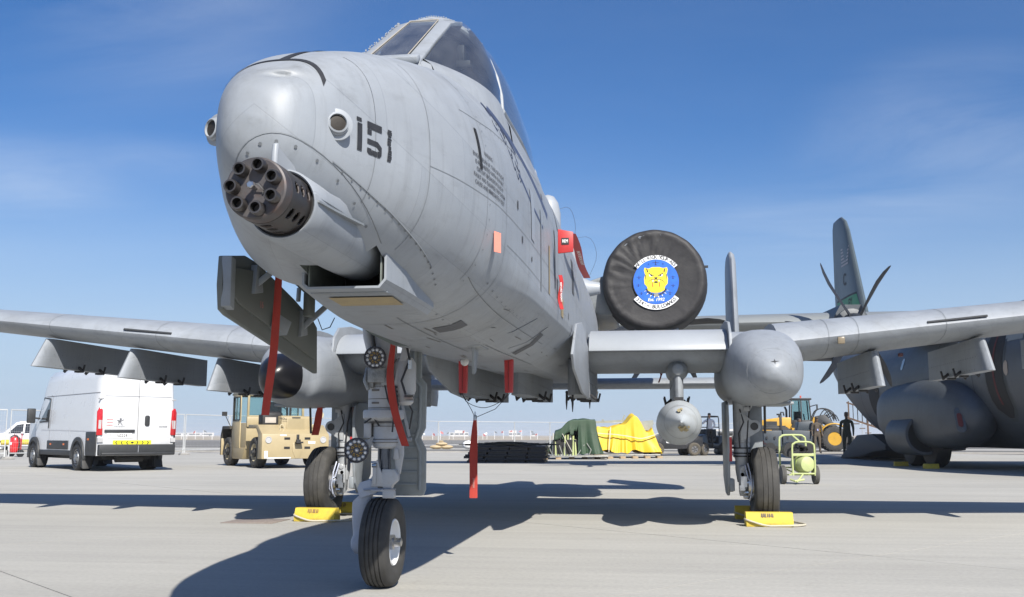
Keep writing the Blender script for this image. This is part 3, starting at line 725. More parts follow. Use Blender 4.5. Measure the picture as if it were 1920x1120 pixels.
# gas scoop under the gun: mouth, side walls, lip
sc = MB()
def scoop_ring(y, x0, x1, z0, z1, th): 
    return [(x0, y, z1), (x0, y, z0 + .02), (x0 + .02, y, z0), (x1 - .03, y, z0), (x1, y, z0 + .035), (x1, y, z1), (x1 - th, y, z1), (x1 - th, y, z0 + .04), (x1 - .035, y, z0 + th), (x0 + .03, y, z0 + th), (x0 + th, y, z0 + .025), (x0 + th, y, z1)]
sc.rings([scoop_ring(-8.02, -.085, .285, 1.615, 1.80, .010), scoop_ring(-7.8, -.09, .315, 1.60, 1.80, .012), scoop_ring(-7.3, -.09, .33, 1.585, 1.8, .014)])
sc.build('gas_scoop', GREY, JET, ang=25)
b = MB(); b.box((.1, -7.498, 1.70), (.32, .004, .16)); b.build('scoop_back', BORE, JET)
b = MB(); b.box((.1, -7.70, 1.61), (.34, .5, .008)); b.build('scoop_floor', GREYD, JET)
b = MB(); b.quad((-.02, -7.86, 1.5985), (.27, -7.86, 1.5985), (.27, -7.66, 1.588), (-.02, -7.66, 1.588)); b.build('scoop_wear_panel', TAN, JET, ang=0)
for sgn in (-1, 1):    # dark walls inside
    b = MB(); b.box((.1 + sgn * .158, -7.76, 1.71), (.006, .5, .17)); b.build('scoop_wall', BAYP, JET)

# sensor eyes on the nose
for sgn in (1, -1):
    base = Vector((sgn * .215, -8.545, 2.15))
    d = Vector((sgn * .50, -.86, .02)).normalized()
    h_, nr, _, _ = FB.ray_cast(base + d * .6, -d)
    base = h_ if h_ else base
    e = MB(); e.lathe(base - d * .01, d, [(0, .062), (.012, .062), (.014, .058)], 28); e0 = e.build('sensor_eye', GREY, JET)
    e = MB(); e.lathe(base, d, [(.0, .046), (.012, .045), (.015, .040), (.026, .039), (.029, .033), (.020, .031)], 28, cap=False); e.build('bezel', GREYL, e0)
    e = MB(); e.lathe(base, d, [(.019, .032), (.0195, .028), (.020, .012), (.0201, .001)], 24, cap=False); e.build('lens', mat('lens_brown_black', (.028, .024, .02), .4, 0, .2, 4, spec=.2), e0)

# ------------------------------------------------------------------ small fittings on the spine, belly and side
for y, z in ((-2.9, 2.86), (-.9, 2.9)):
    b = MB(); b.lathe((.44, y, z), (0, 0, 1), [(0, .12), (.2, .12), (.3, .10), (.36, .06), (.38, .01)], 20); b.build('spine_antenna', GREYL, JET, ang=50)
b = MB(); b.prism([(-.28, .15), (.1, .15), (.02, -.02), (-.06, -.2), (-.12, -.22), (-.15, -.02)], (.21, -5.4, 1.62), (0, 1, 0), (0, 0, 1), .02); b.build('belly_blade_antenna', GREYD, JET, bevel=.004)
b = MB(); b.box((.2, -5.5, 1.585), (.16, .36, .02)); b.build('antenna_base', GREYD, JET, bevel=.008)
b = MB(); b.ball((-.08, -4.3, 1.575), .035, 12); b.build('belly_light', mat('lamp_lens_clear', (.6, .6, .58), .15), JET)
w_ = MB(); w_.tube(catmull([(.5, -3.0, 3.05), (.62, -2.7, 3.16), (.66, -2.4, 3.05), (.62, -2.2, 2.9)], 12), .0016, 5)
w_.tube(catmull([(.55, -1.9, 3.0), (.74, -1.5, 3.1), (.80, -1.2, 2.95), (.70, -1.0, 2.75)], 12), .0016, 5); w_.build('cover_lanyard', STENC, JET)
b = MB(); b.lathe((.45, 1.6, 3.0), (1, .0, .0), [(0, .16), (.1, .11), (.24, .08)], 18); b.build('environmental_duct', GREYL, JET)

# ------------------------------------------------------------------ wings
def airfoil(ch, t, n=14, le=0.0):
    U, Lw = [], []
    for k in range(n + 1):
        x = (1 - math.cos(math.pi * k / n)) / 2
        y = 5 * t * (.2969 * math.sqrt(x) - .126 * x - .3516 * x * x + .2843 * x ** 3 - .1036 * x ** 4)
        cam_ = .06 * t / .16 * (4 * x * (1 - x)) * .35
        U.append((x * ch, (y + cam_) * ch)); Lw.append((x * ch, (-y + cam_) * ch))
    return U + Lw[-2:0:-1]
def wing_ring(x, yle, z, ch, t): return [(x, yle + a, z + b) for a, b in airfoil(ch, t)]
wc = MB(); wc.rings([wing_ring(-2.7, -.80, 1.925, 3.04, .158), wing_ring(2.7, -.80, 1.925, 3.04, .158)]); wc.build('wing_centre_section', GREY, JET, ang=40)
for sgn in (1, -1):
    o_ = MB(); st = []
    for k in range(9):
        q = k / 8; x = lerp(2.75, 8.35, q)
        st.append(wing_ring(sgn * x, lerp(-.84, -.52, q), 2.02 + .105 * (x - 2.9), lerp(3.04, 2.0, q), lerp(.16, .13, q)))
    st.append(wing_ring(sgn * 8.7, -.35, 2.56, 1.5, .1)); st.append(wing_ring(sgn * 8.76, 0.0, 2.42, 1.0, .06))
    W = o_.build('outer_wing', GREY, JET, ang=40)  if False else (o_.rings(st), o_.build('outer_wing', GREY, JET, ang=40))[1]
    # chordwise joints and the dark stall strip on the leading edge
    for xx, wd, m in ((3.30, .008, BLKSOFT), (3.62, .008, BLKSOFT), (4.55, .008, BLKSOFT), (6.0, .008, BLKSOFT)):
        q = (xx - 2.75) / 5.6
        pr = airfoil(lerp(3.04, 2.0, q), lerp(.16, .13, q)); nU = 7
        path = [(sgn * xx, lerp(-.84, -.52, q) + a - .003, 2.02 + .105 * (xx - 2.9) + b * 1.012) for a, b in (pr[:8][::-1] + pr[-7:][::-1])]
        jb = MB()
        jb.rings([[Vector(p_) - Vector((wd / 2, 0, 0)), Vector(p_) + Vector((wd / 2, 0, 0))] for p_ in path], close=False)
        jb.build('wing_joint', m, JET, ang=0)
    zz = lambda x: 2.02 + .105 * (x - 2.9)
    sb = MB(); sb.beam((sgn * 4.35, -.737, zz(4.35) + .043), (sgn * 4.98, -.714, zz(4.98) + .041), .024, .010, up=(0, -.75, .65)); sb.build('stall_strip', mat('strip_dark', (.03, .032, .035), .7), JET)
    # slats: bright curved panel standing off the leading edge
    sl = MB(); prof = []
    for k in range(9):
        a = lerp(100, 173, k / 8); prof.append((-.50 + .52 * math.cos(R(a)) * 1.0, 1.885 + .305 * math.sin(R(a))))
    inn = [(a + .028, b - .01) for a, b in prof]
    ring = prof + inn[::-1]
    sl.rings([[(sgn * .69, a, b) for a, b in ring], [(sgn * 2.205, a, b) for a, b in ring]]); sl.build('leading_edge_slat', GREYL, JET, ang=40, bevel=.004)
    # fence between slat and pod
    fe = MB(); fe.prism([(-1.12, 1.84), (-1.1, 1.72), (-.6, 1.62), (.1, 1.66), (.5, 1.9), (.3, 2.3), (-.4, 2.30), (-.85, 2.24), (-1.05, 2.10)], (sgn * 2.225, 0, 0), (0, 1, 0), (0, 0, 1), .03); fe.build('wing_fence', GREY, JET, bevel=.006)
    # strake hanging at the wing root
    sk = MB(); sk.prism([(-3.12, 1.72), (-2.95, 1.60), (-1.9, 1.43), (-1.0, 1.39), (-.93, 1.45), (-.95, 1.95), (-1.9, 2.14), (-2.6, 2.05)], (sgn * .672, 0, 0), (0, 1, 0), (0, 0, 1), .025)
    sk.build('root_strake', GREY, JET, bevel=.005)
    # flap track and trailing edge fairings
    # ---- wheel pod
    pod = MB(); PS = [(-2.02, .03, .03, 1.63), (-1.98, .11, .10, 1.63), (-1.88, .20, .18, 1.635), (-1.7, .295, .275, 1.65), (-1.45, .36, .35, 1.68), (-1.1, .39, .40, 1.72), (-.6, .40, .42, 1.74), (.4, .40, .41, 1.76), (1.4, .38, .36, 1.74), (2.0, .33, .30, 1.72), (2.5, .24, .22, 1.70), (2.9, .13, .12, 1.69), (3.05, .03, .03, 1.69)]
    if sgn < 0: PS = [(-1.75, .245, .245, 1.63), (-1.6, .285, .285, 1.64)] + PS[4:]
    def pring(y, a, b, z, e=2.5, n=36):
        return [(sgn * 2.565 + a * math.copysign(abs(math.cos(t)) ** (2 / e), math.cos(t)), y, z + b * math.copysign(abs(math.sin(t)) ** (2 / e), math.sin(t))) for t in [2 * math.pi * k / n for k in range(n)]]
    pod.rings([pring(*s_) for s_ in catmull(PS, 44)]); P_ = pod.build('wheel_pod', GREY, JET, ang=60)
    if sgn < 0:
        r_ = MB(); r_.rings([pring(*s_) for s_ in catmull([(-2.06, .02, .02, 1.615), (-2.03, .09, .09, 1.615), (-1.97, .155, .155, 1.618), (-1.86, .21, .21, 1.622), (-1.74, .246, .246, 1.63)], 14)]); r_.build('radome', RADOME, P_, ang=60)
    else:
        r_ = MB()
        for a in range(4): 
            c_, s2 = math.cos(R(90 * a + 4)), math.sin(R(90 * a + 4)); L2 = .045 if a % 2 == 0 else .028
            cx, cz = 2.575, 1.715
            P4 = [(cx - s2 * .007, cz + c_ * .007), (cx + s2 * .007, cz - c_ * .007), (cx + c_ * L2, cz + s2 * L2)]
            r_.add([(x, -1.86 - .0, z) for x, z in P4], [(0, 1, 2)])
        bmt = bmesh.new(); bmt.from_mesh(P_.data); PB = BVHTree.FromBMesh(bmt); bmt.free()
        for k_, p_ in enumerate(r_.v):
            h_, nr, _, _ = PB.ray_cast(Vector((p_.x, -4, p_.z)), Vector((0, 1, 0)))
            if h_: r_.v[k_] = h_ + Vector((0, -.004, .002))
        r_.build('pod_marking', BLK, P_, ang=0)
        r_ = MB(); rp = []
        for k in range(25):
            t = 2 * math.pi * k / 24; h_, nr, _, _ = PB.ray_cast(Vector((2.565 + .245 * math.cos(t), -4, 1.635 + .225 * math.sin(t))), Vector((0, 1, 0)))
            if h_: rp.append(h_ - Vector((0, .001, 0)))
        r_.tube(rp, .0025, 4); r_.build('pod_joint', BLKSOFT, P_)
    # pod belly door edge
    b = MB(); b.box((sgn * 2.70, -.75, 1.335), (.30, .9, .03)); b.box((sgn * 2.70, -1.25, 1.36), (.18, .12, .02)); b.build('wheel_well_door', GREYD, JET, bevel=.01)
    b = MB(); b.tube([(sgn * 2.60, -.7, 1.34), (sgn * 2.6, -.65, 1.02)], .014, 8); b.build('door_rod', CABLE, JET)
b = MB(); b.box((3.42, -.835, 2.02), (.075, .04, .075)); b.build('landing_light', mat('light_window_brown', (.19, .155, .105), .3), JET, bevel=.008)
b = MB(); b.box((4.12, -.45, 1.885), (.05, .06, .04)); b.build('wing_underside_fitting', mat('dark_red_fitting', (.06, .012, .012), .5), JET, bevel=.01)

# ------------------------------------------------------------------ pylons
def pylon(x, y0, y1, zb, zt, sweep=.28, w_=.13, brace=True):
    n = 9
    def ring(z, f):
        yl = y0 + sweep * f
        P = []
        for k in range(n):           # rounded nose
            a = math.pi * (k / (n - 1)) ; P.append((x + w_ / 2 * math.cos(a), yl + .22 - .22 * math.sin(a), z))
        P += [(x - w_ / 2, y1, z), (x + w_ / 2, y1, z)]
        return P
    m = MB(); m.rings([ring(zb, 0), ring(lerp(zb, zt, .5), .5), ring(zt, 1)])
    o = m.build('pylon', GREY, JET, ang=40)
    if brace:
        for yy in (lerp(y0, y1, .40), lerp(y0, y1, .62)):
            b = MB()
            for s2 in (1, -1):
                b.beam((x + s2 * w_ / 2, yy, zb + .04), (x + s2 * (w_ / 2 + .07), yy - .01, zb - .02), .035, .03)
                b.beam((x + s2 * (w_ / 2 + .06), yy, zb - .03), (x + s2 * (w_ / 2 + .085), yy, zb + .075), .022)
            b.box((x, yy + .12, zb - .008), (w_ * .7, .08, .03))
            b.build('sway_brace', CABLE, o, bevel=.004)
    # rivet rows
    rv = MB()
    for s2 in (1, -1):
        for k in range(22):
            rv.box((x + s2 * (w_ / 2 + .001), lerp(y0 + .35, y1 - .05, k / 21), lerp(zb, zt, .45)), (.003, .010, .010))
            if k < 12: rv.box((x + s2 * (w_ / 2 + .001), lerp(y0 + .3, y1 - .05, k / 21) + .1, zb + .03), (.003, .010, .010))
    rv.build('rivet_row', BLKSOFT, o, ang=0, kind='stuff')
    return o
for x, zb, zt in ((3.84, 1.53, 1.93), (4.98, 1.69, 2.06), (6.12, 1.84, 2.2)):
    for sgn in (1, -1): pylon(sgn * x, -.78, 1.5, zb, zt)
for sgn in (1, -1): pylon(sgn * 1.665, -.80, 1.3, 1.38, 1.80, sweep=.10, w_=.125)
for sgn in (1, -1):
    b = MB(); b.lathe((sgn * 1.665, -.62, 1.73), (0, 1, .03), [(-.16, .01), (-.14, .06), (-.05, .105), (.15, .125), (1.2, .12)], 18); b.build('pylon_fairing', GREYD, JET)
pylon(0, -1.75, .95, 1.42, 1.75, .06, .19); pylon(.58, -1.6, .95, 1.42, 1.80, .06, .19); pylon(-.58, -1.6, .95, 1.42, 1.80, .06, .19)
b = MB()
for x, y, z0 in ((.55, -1.55, 1.24), (.47, -1.35, 1.27), (.62, .2, 1.32)): b.lathe((x, y, z0), (0, .1, 1), [(0, .004), (.08, .012), (.2, .012)], 6)
b.build('dispenser_pin', CABLE, JET)

# ------------------------------------------------------------------ engines
for sgn in (1, -1):
    c = Vector((sgn * 1.43, 1.95, 3.17))
    n_ = MB(); n_.lathe(c, (0, 1, .05), [(.06, .55), (.0, .63), (.06, .69), (.4, .74), (1.3, .74), (2.3, .62), (3.0, .48), (3.25, .40), (3.2, .3)], 44); n_.build('engine_nacelle', GREY, JET, ang=50)
    pl = MB(); pl.rings([[(sgn * .45, 2.2, 2.72), (sgn * .45, 4.4, 2.65), (sgn * .45, 4.4, 3.15), (sgn * .45, 2.0, 3.15)], [(sgn * .85, 2.35, 2.72), (sgn * .85, 4.5, 2.75), (sgn * .85, 4.5, 3.35), (sgn * .85, 2.2, 3.32)]]); pl.build('engine_stub', GREYD, JET, bevel=.04)
    lf = MB(); lf.box((sgn * 1.45, 3.0, 2.42), (.62, 1.7, .25)); lf.build('nacelle_lower_fairing', GREY, JET, bevel=.05)

# ------------------------------------------------------------------ tail
hs = MB(); hs.rings([wing_ring(-2.87, 5.15, 1.87, 1.5, .13), wing_ring(2.87, 5.15, 1.87, 1.5, .13)]); hs.build('tailplane', GREY, JET, ang=40)
for sgn in (1, -1):
    f = MB()
    def fin_ring(z, yle, ch, t): return [(sgn * 2.77 + b, yle + a, z) for a, b in airfoil(ch, t, 10)]
    f.rings([fin_ring(1.55, 5.6, 1.5, .07), fin_ring(1.75, 5.2, 2.0, .08), fin_ring(2.2, 5.0, 2.2, .09), fin_ring(3.4, 5.2, 1.95, .09), fin_ring(4.02, 5.35, 1.7, .1), fin_ring(4.13, 5.42, 1.55, .09), fin_ring(4.19, 5.6, 1.2, .06)])
    f.build('tail_fin', GREY, JET, ang=50)

# ------------------------------------------------------------------ landing gear
def tyre_profile(w_, r_, rr, grooves=4, gw=.010, gd=.008):
    """half-turn outline from one bead over the tread to the other: (x across, radius)"""
    P = [(-w_ * .36, rr), (-w_ * .47, rr + (r_ - rr) * .25), (-w_ * .5, rr + (r_ - rr) * .5), (-w_ * .475, rr + (r_ - rr) * .78), (-w_ * .40, r_ - (r_ - rr) * .09)]
    tread = []
    xs = [lerp(-w_ * .37, w_ * .37, (k + 1) / (grooves + 1)) for k in range(grooves)]
    crown = lambda x: r_ - (abs(x) / (w_ * .5)) ** 2.4 * (r_ - rr) * .16
    tread.append((-w_ * .37, crown(w_ * .37)))
    for x in xs: tread += [(x - gw / 2 - .001, crown(x)), (x - gw / 2, crown(x) - gd), (x + gw / 2, crown(x) - gd), (x + gw / 2 + .001, crown(x))]
    tread.append((w_ * .37, crown(w_ * .37)))
    return P + tread + [(-x, r) for x, r in P[::-1]]
def wheel(name, c, w_, r_, rr, axis, parent, rimmat, hub_side=1, grooves=4, tm=None, flat=0.0, gw=.010, spokes=0):
    c, ax = Vector(c), Vector(axis).normalized()
    t = MB(); t.lathe(c, ax, tyre_profile(w_, r_, rr, grooves, gw), 56, up=(0, 0, 1), cap=False)
    if flat:
        for p in t.v:
            if p.z < flat: p.z = flat * 1.0 - (flat - p.z) * .12
    o = t.build(name, tm or RUB, parent, ang=40)
    s = hub_side
    m = MB(); m.lathe(c, ax * s, [(-w_ * .36, rr), (-w_ * .30, rr * .93), (w_ * .05, rr * .88)], 36, up=(0, 0, 1), cap=False)
    m.lathe(c, ax * s, [(w_ * .39, rr * 1.03), (w_ * .42, rr * .99), (w_ * .40, rr * .93), (w_ * .18, rr * .86), (w_ * .10, rr * .70), (w_ * .10, rr * .30), (w_ * .22, rr * .26), (w_ * .22, .001)], 36, up=(0, 0, 1), cap=False)
    m.build('wheel_rim', rimmat, o, ang=35)
    return o
NX, NY_ = -.42, -5.40
ng = bpy.data.objects.new('nose_gear', None); COL.objects.link(ng); ng.parent = JET
m = MB(); cx = -.43
m.lathe((cx, NY_, 1.78), (0, 0, -1), [(0, .085), (.42, .085), (.45, .105)], 28)
m.lathe((cx, NY_, 1.33), (0, 0, -1), [(0, .103), (.02, .107), (.16, .107), (.162, .135), (.172, .14), (.215, .14), (.225, .13), (.235, .108), (.245, .09)], 36)
m.build('upper_strut', GEARW, ng, ang=30)
m = MB(); m.lathe((cx + .02, NY_, 1.09), (0, 0, -1), [(0, .085), (.015, .09), (.12, .09), (.125, .096), (.14, .096), (.145, .088), (.165, .088), (.18, .07)], 32)
m.box((cx - .095, NY_ - .03, 1.03), (.05, .07, .10)); m.build('lower_collar', GEARW, ng, ang=30, bevel=.003)
m = MB()
for z, r_ in ((1.325, .105), (1.245, .109), (1.185, .109), (1.085, .108), (1.062, .092), (.975, .093), (.955, .098)): m.lathe((cx + (.02 if z < 1.07 else 0), NY_, z), (0, 0, -1), [(0, r_ - .004), (0, r_), (.005, r_), (.005, r_ - .004)], 32)
for z in (1.30, 1.215, 1.13): m.box((cx - .03, NY_ - .106, z), (.05, .01, .012))
m.build('strut_band', mat('groove_dark', (.12, .11, .10), .6), ng, ang=25, kind='stuff')  # groove darkness coloured in as thin rings, with dark clamp marks
m = MB(); m.lathe((cx + .01, NY_, .95), (0, 0, -1), [(0, .046), (.25, .046)], 28); m.build('oleo_piston', CHROME, ng)
m = MB()    # torque link on the right
m.prism([(-.03, .12), (.03, .13), (.035, .02), (.012, -.12), (-.012, -.12), (-.035, .02)], (cx + .115, NY_ - .02, .86), (1, 0, .0), (0, 0, 1), .03)
m.prism([(-.012, .05), (.012, .05), (.02, -.02), (-.02, -.02)], (cx + .105, NY_ - .055, .86), (1, 0, 0), (0, 0, 1), .01)
m.build('torque_link', GEARW, ng, bevel=.006)
m = MB()    # fork: crown, curved shoulder, straight leg down to the axle
sec = lambda c_, a, b, ex, ey, n=16: [Vector(c_) + Vector(ex) * (a * math.copysign(abs(math.cos(t)) ** .7, math.cos(t))) + Vector(ey) * (b * math.copysign(abs(math.sin(t)) ** .7, math.sin(t))) for t in [2 * math.pi * k / n for k in range(n)]]
FX = NX - .15
m.rings([sec((cx + .06, NY_, .70), .06, .06, (0, 1, 0), (0, 0, 1)), sec((cx - .02, NY_, .692), .07, .068, (0, 1, 0), (0, 0, 1)), sec((cx - .08, NY_, .665), .075, .082, (0, 1, 0), (.35, 0, .94)),
         sec((FX + .005, NY_, .605), .075, .085, (0, 1, 0), (.75, 0, .66)), sec((FX + .005, NY_, .52), .07, .066, (0, 1, 0), (1, 0, 0)), sec((FX + .0, NY_, .42), .06, .06, (0, 1, 0), (1, 0, 0)), sec((FX - .0, NY_, .34), .055, .052, (0, 1, 0), (1, 0, 0)),
         sec((FX - .008, NY_, .30), .07, .058, (0, 1, 0), (1, 0, 0)), sec((FX - .008, NY_, .255), .072, .056, (0, 1, 0), (1, 0, 0)), sec((FX + .0, NY_, .218), .05, .04, (0, 1, 0), (1, 0, 0))])
m.build('wheel_fork', FORKP, ng, ang=60)
m = MB(); m.prism([(-.06, .02), (-.03, .05), (.04, .05), (.09, -.0), (.06, -.05), (-.06, -.05)], (FX + .05, NY_ - .078, .648), (.95, 0, .3), (-.3, 0, .95), .012); m.build('fork_recess', FORKP, ng, bevel=.012)
m = MB()
m.prism([(-.055, -.07), (-.035, .09), (-.012, .11), (.0, .06), (.03, .0), (.03, -.07)], (cx + .0, NY_ - .085, .73), (1, 0, 0), (0, 0, 1), .02)
m.prism([(-.012, -.06), (-.012, .08), (.012, .08), (.012, -.06)], (cx - .03, NY_ - .098, .735), (1, 0, 0), (0, 0, 1), .02)
m.prism([(.02, -.05), (.02, .055), (.10, .055), (.125, .02), (.125, -.02), (.09, -.05), (.07, -.10), (.04, -.10)], (cx + .0, NY_ - .06, .72), (1, 0, 0), (0, 0, 1), .07)
m.box((cx + .03, NY_ - .10, .635), (.16, .03, .012)); m.box((cx + .07, NY_ - .09, .61), (.08, .05, .05))
m.build('steering_bracket', GEARW, ng, bevel=.005)
m = MB(); m.tube([(cx - .045, NY_ - .105, .80), (cx - .015, NY_ - .105, .80)], .014, 10); m.tube([(cx - .1, NY_ - .11, .642), (cx + .12, NY_ - .11, .645)], .006, 8); m.build('steering_pin', STEEL, ng)
wheel('nose_wheel', (NX, NY_, .292), .196, .296, .150, (1, 0, .0), ng, WHITEP, 1, 4, flat=.012, gw=.008)
m = MB(); m.lathe((NX, NY_, .292), (1, 0, 0), [(-.19, .03), (.05, .03), (.05, .05), (.075, .05), (.078, .03), (.125, .028), (.128, .02)], 14); m.build('axle', STEEL, ng, ang=25)
# braces into the bay
m = MB()
m.tube([(cx - .13, NY_ - .05, 1.86), (cx - .10, NY_ - .08, 1.66), (cx - .03, NY_ - .10, 1.42)], .03, 12)
m.beam((cx + .02, NY_ - .05, 1.78), (cx + .02, NY_ - .05, 1.34), .10, .06); m.beam((cx + .20, NY_ - .05, 1.74), (cx + .10, NY_ - .06, 1.30), .055, .05)
m.beam((cx - .15, NY_ - .04, 1.80), (cx + .1, NY_ - .04, 1.72), .06, .06)
m.prism([(-.12, .1), (.16, .06), (.16, -.02), (.02, -.06), (-.05, .0)], (cx - .02, NY_ - .02, 1.74), (1, 0, 0), (0, 0, 1), .05)
m.build('drag_brace', GEARW, ng, bevel=.006)
m = MB()
m.lathe((cx + .15, NY_ - .02, 1.52), (.0, .0, -1), [(0, .05), (.04, .075), (.22, .075), (.26, .06), (.30, .06), (.32, .04)], 20)
m.build('actuator_body', GEARW, ng)
m = MB()
m.box((cx - .02, NY_ - .10, 1.40), (.12, .08, .10)); m.box((cx - .07, NY_ - .09, 1.36), (.05, .06, .09)); m.box((cx + .04, NY_ - .1, 1.36), (.06, .06, .06))
m.tube([(cx - .09, NY_ - .1, 1.45), (cx - .10, NY_ - .13, 1.36), (cx - .07, NY_ - .14, 1.30)], .014, 8)
m.build('steering_unit', mat('unit_grey', (.26, .27, .27), .5, .2, .2, 20, stain=(.05, .05, .05), stain_amt=.7, stain_scale=18), ng, bevel=.006)
m = MB()
for P, r_ in (([(cx - .06, NY_ - .12, 1.72), (cx - .04, NY_ - .13, 1.6), (cx - .05, NY_ - .12, 1.5)], .012), ([(cx + .16, NY_ - .08, 1.66), (cx + .20, NY_ - .1, 1.5), (cx + .15, NY_ - .12, 1.36), (cx + .18, NY_ - .12, 1.27)], .008),
              ([(cx + .03, NY_ - .12, 1.36), (cx + .06, NY_ - .13, 1.24), (cx + .10, NY_ - .11, 1.14), (cx + .09, NY_ - .11, 1.02)], .006), ([(cx + .1, NY_ - .1, 1.33), (cx + .125, NY_ - .10, 1.2), (cx + .1, NY_ - .1, 1.1)], .006),
              ([(cx - .1, NY_ - .12, 1.08), (cx - .04, NY_ - .12, 1.12), (cx + .0, NY_ - .11, 1.06)], .007), ([(cx + .16, NY_ - .05, 1.26), (cx + .2, NY_, 1.16), (cx + .18, NY_, 1.04)], .006)):
    m.tube(P, r_, 7)
for k in range(9): m.box((cx + .105, NY_ - .09, 1.32 - .03 * k), (.022, .03, .014))
m.build('hydraulic_lines', CABLE, ng)
m = MB(); m.lathe((cx + .2, NY_ - .1, 1.44), (0, 0, 1), [(0, .014), (.06, .014)], 8); m.lathe((cx + .2, NY_ - .1, 1.25), (1, 0, 0), [(-.03, .02), (.03, .02)], 8); m.build('hose_fitting', STEEL, ng)
LENS = mat('lamp_crystal', (.55, .57, .60), .12, .4, .25, 60); AMB = mat('lamp_amber', (.62, .40, .08), .25, .3, .3, 60)
def lamp(c, r_, d):
    d = Vector(d).normalized(); c = Vector(c)
    u = Vector((1, 0, 0)); u = (u - d * u.dot(d)).normalized(); v = d.cross(u)
    b = MB(); b.lathe(c, d, [(-.06, r_ * .6), (-.01, r_ * .98), (.012, r_), (.014, r_ * .93), (.004, r_ * .90), (.003, .001)], 36, cap=False); L0 = b.build('taxi_lamp', mat('lamp_housing', (.06, .06, .07), .4, .3), ng, ang=40)
    q = MB()
    for k in range(12):
        a = 2 * math.pi * (k + .5) / 12; q.lathe(c + (u * math.cos(a) + v * math.sin(a)) * r_ * .71, d, [(.004, r_ * .165), (.009, r_ * .15), (.014, r_ * .08)], 10)
    q.lathe(c, d, [(.004, r_ * .17), (.010, r_ * .15), (.016, r_ * .07)], 12)
    q.cur = 1
    for k in range(24):
        for rad in (.34, .46):
            a = 2 * math.pi * (k + .5 * (rad > .4)) / 24
            if (k + int(rad * 100)) % 3 == 0: continue
            q.lathe(c + (u * math.cos(a) + v * math.sin(a)) * r_ * rad, d, [(.004, r_ * .045), (.012, r_ * .03)], 5)
    q.build('lamp_lens', [LENS, AMB], ng, ang=40)
lamp((-.452, -5.56, 1.515), .076, (.08, -1, -.06)); lamp((-.578, -5.52, .90), .084, (.10, -1, -.05))
m = MB(); m.beam((-.45, -5.5, 1.5), (-.43, -5.42, 1.5), .05, .06); m.beam((-.56, -5.47, .92), (-.47, -5.42, .98), .04, .05); m.build('lamp_bracket', GEARG, ng)
# door carried on the strut, ribs and rolled edge
dm = MB(); DY = -5.12
dm.prism([(-.46, .585), (-.21, .585), (-.195, .62), (-.195, .90), (-.235, .98), (-.20, 1.05), (-.195, 1.36), (-.235, 1.40), (-.235, 1.66), (-.36, 1.66), (-.36, 1.36), (-.46, 1.30)], (0, DY, 0), (1, 0, 0), (0, 0, 1), .03)
NGD = mat('gear_door_grey', (.235, .255, .255), .5, 0, .08, 4, stain=(.12, .12, .11), stain_amt=.5, stain_scale=8)
door = dm.build('nose_gear_door', NGD, JET, bevel=.008)
m = MB()
for k in range(9): m.beam((-.44, DY - .018, .66 + .085 * k), (-.255, DY - .018, .66 + .085 * k), .014, .012)
m.tube([(-.235, DY - .02, .62), (-.235, DY - .02, .88), (-.27, DY - .02, .97), (-.24, DY - .02, 1.06), (-.235, DY - .02, 1.34), (-.28, DY - .02, 1.40), (-.28, DY - .02, 1.64)], .012, 8); m.build('door_rib', NGD, door)
m = MB(); m.beam((-.36, DY - .06, 1.22), (-.31, DY - .04, .99), .02, .02); m.tube([(-.33, DY - .05, .97), (-.29, DY - .05, .97)], .015, 8); m.build('door_link', GEARG, door)
# long bay door hanging on the right side of the nose
bd = MB(); PX = -.62
outl = [(-7.65, 1.84), (-7.66, 1.70), (-7.64, 1.585), (-7.58, 1.565), (-6.28, 1.365), (-6.30, 1.64), (-6.36, 1.67), (-6.70, 1.76), (-7.24, 1.875), (-7.4, 1.885)]
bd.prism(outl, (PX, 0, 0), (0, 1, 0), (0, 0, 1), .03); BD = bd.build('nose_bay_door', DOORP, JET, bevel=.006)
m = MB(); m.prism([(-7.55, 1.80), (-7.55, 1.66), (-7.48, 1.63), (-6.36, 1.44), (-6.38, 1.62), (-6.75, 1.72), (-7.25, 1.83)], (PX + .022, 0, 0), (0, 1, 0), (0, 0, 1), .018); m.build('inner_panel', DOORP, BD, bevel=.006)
m = MB(); m.prism([(-7.655, 1.84), (-7.65, 1.60), (-7.60, 1.585), (-7.60, 1.83)], (PX + .03, 0, 0), (0, 1, 0), (0, 0, 1), .05); m.build('front_flange', GREYD, BD, bevel=.006)
m = MB()
for a, b in (((-7.30, 1.75), (-7.24, 1.93)), ((-6.62, 1.60), (-6.58, 1.78))):
    m.beam((PX + .03, a[0], a[1]), (PX + .17, b[0], b[1] - .04), .03, .03); m.prism([(-.05, -.05), (.06, -.03), (.03, .10), (-.03, .10)], (PX + .03, a[0], a[1]), (0, 1, 0), (0, 0, 1), .04)
    m.tube([(PX, a[0] + .02, b[1] - .02), (PX, a[0] + .03, b[1] + .06)], .014, 8)
m.beam((PX + .02, -7.06, 1.60), (PX + .07, -6.98, 1.56), .08, .08); m.build('door_hinge', GREYD, BD, bevel=.004)
m = MB()
for y, z, s_ in ((-7.22, 1.66, .05), (-7.05, 1.58, .045)):
    vs, fs = text_mesh('16' if y < -7.1 else '4', s_); m.add([(PX + .034, y + p.x, z + p.y) for p in vs], fs)
m.build('door_number', mat('pink_stencil', (.40, .20, .18), .7), BD, ang=0)
m = MB(); m.tube([(-.50, -6.6, 1.66), (-.49, -6.55, 1.60), (-.46, -6.5, 1.62), (-.45, -6.45, 1.68)], .003, 6); m.build('door_wire', CABLE, BD)
m = MB(); m.box((-.5, -6.75, 1.72), (.04, .10, .14)); m.build('bay_edge_rail', DOORP, JET, bevel=.01)

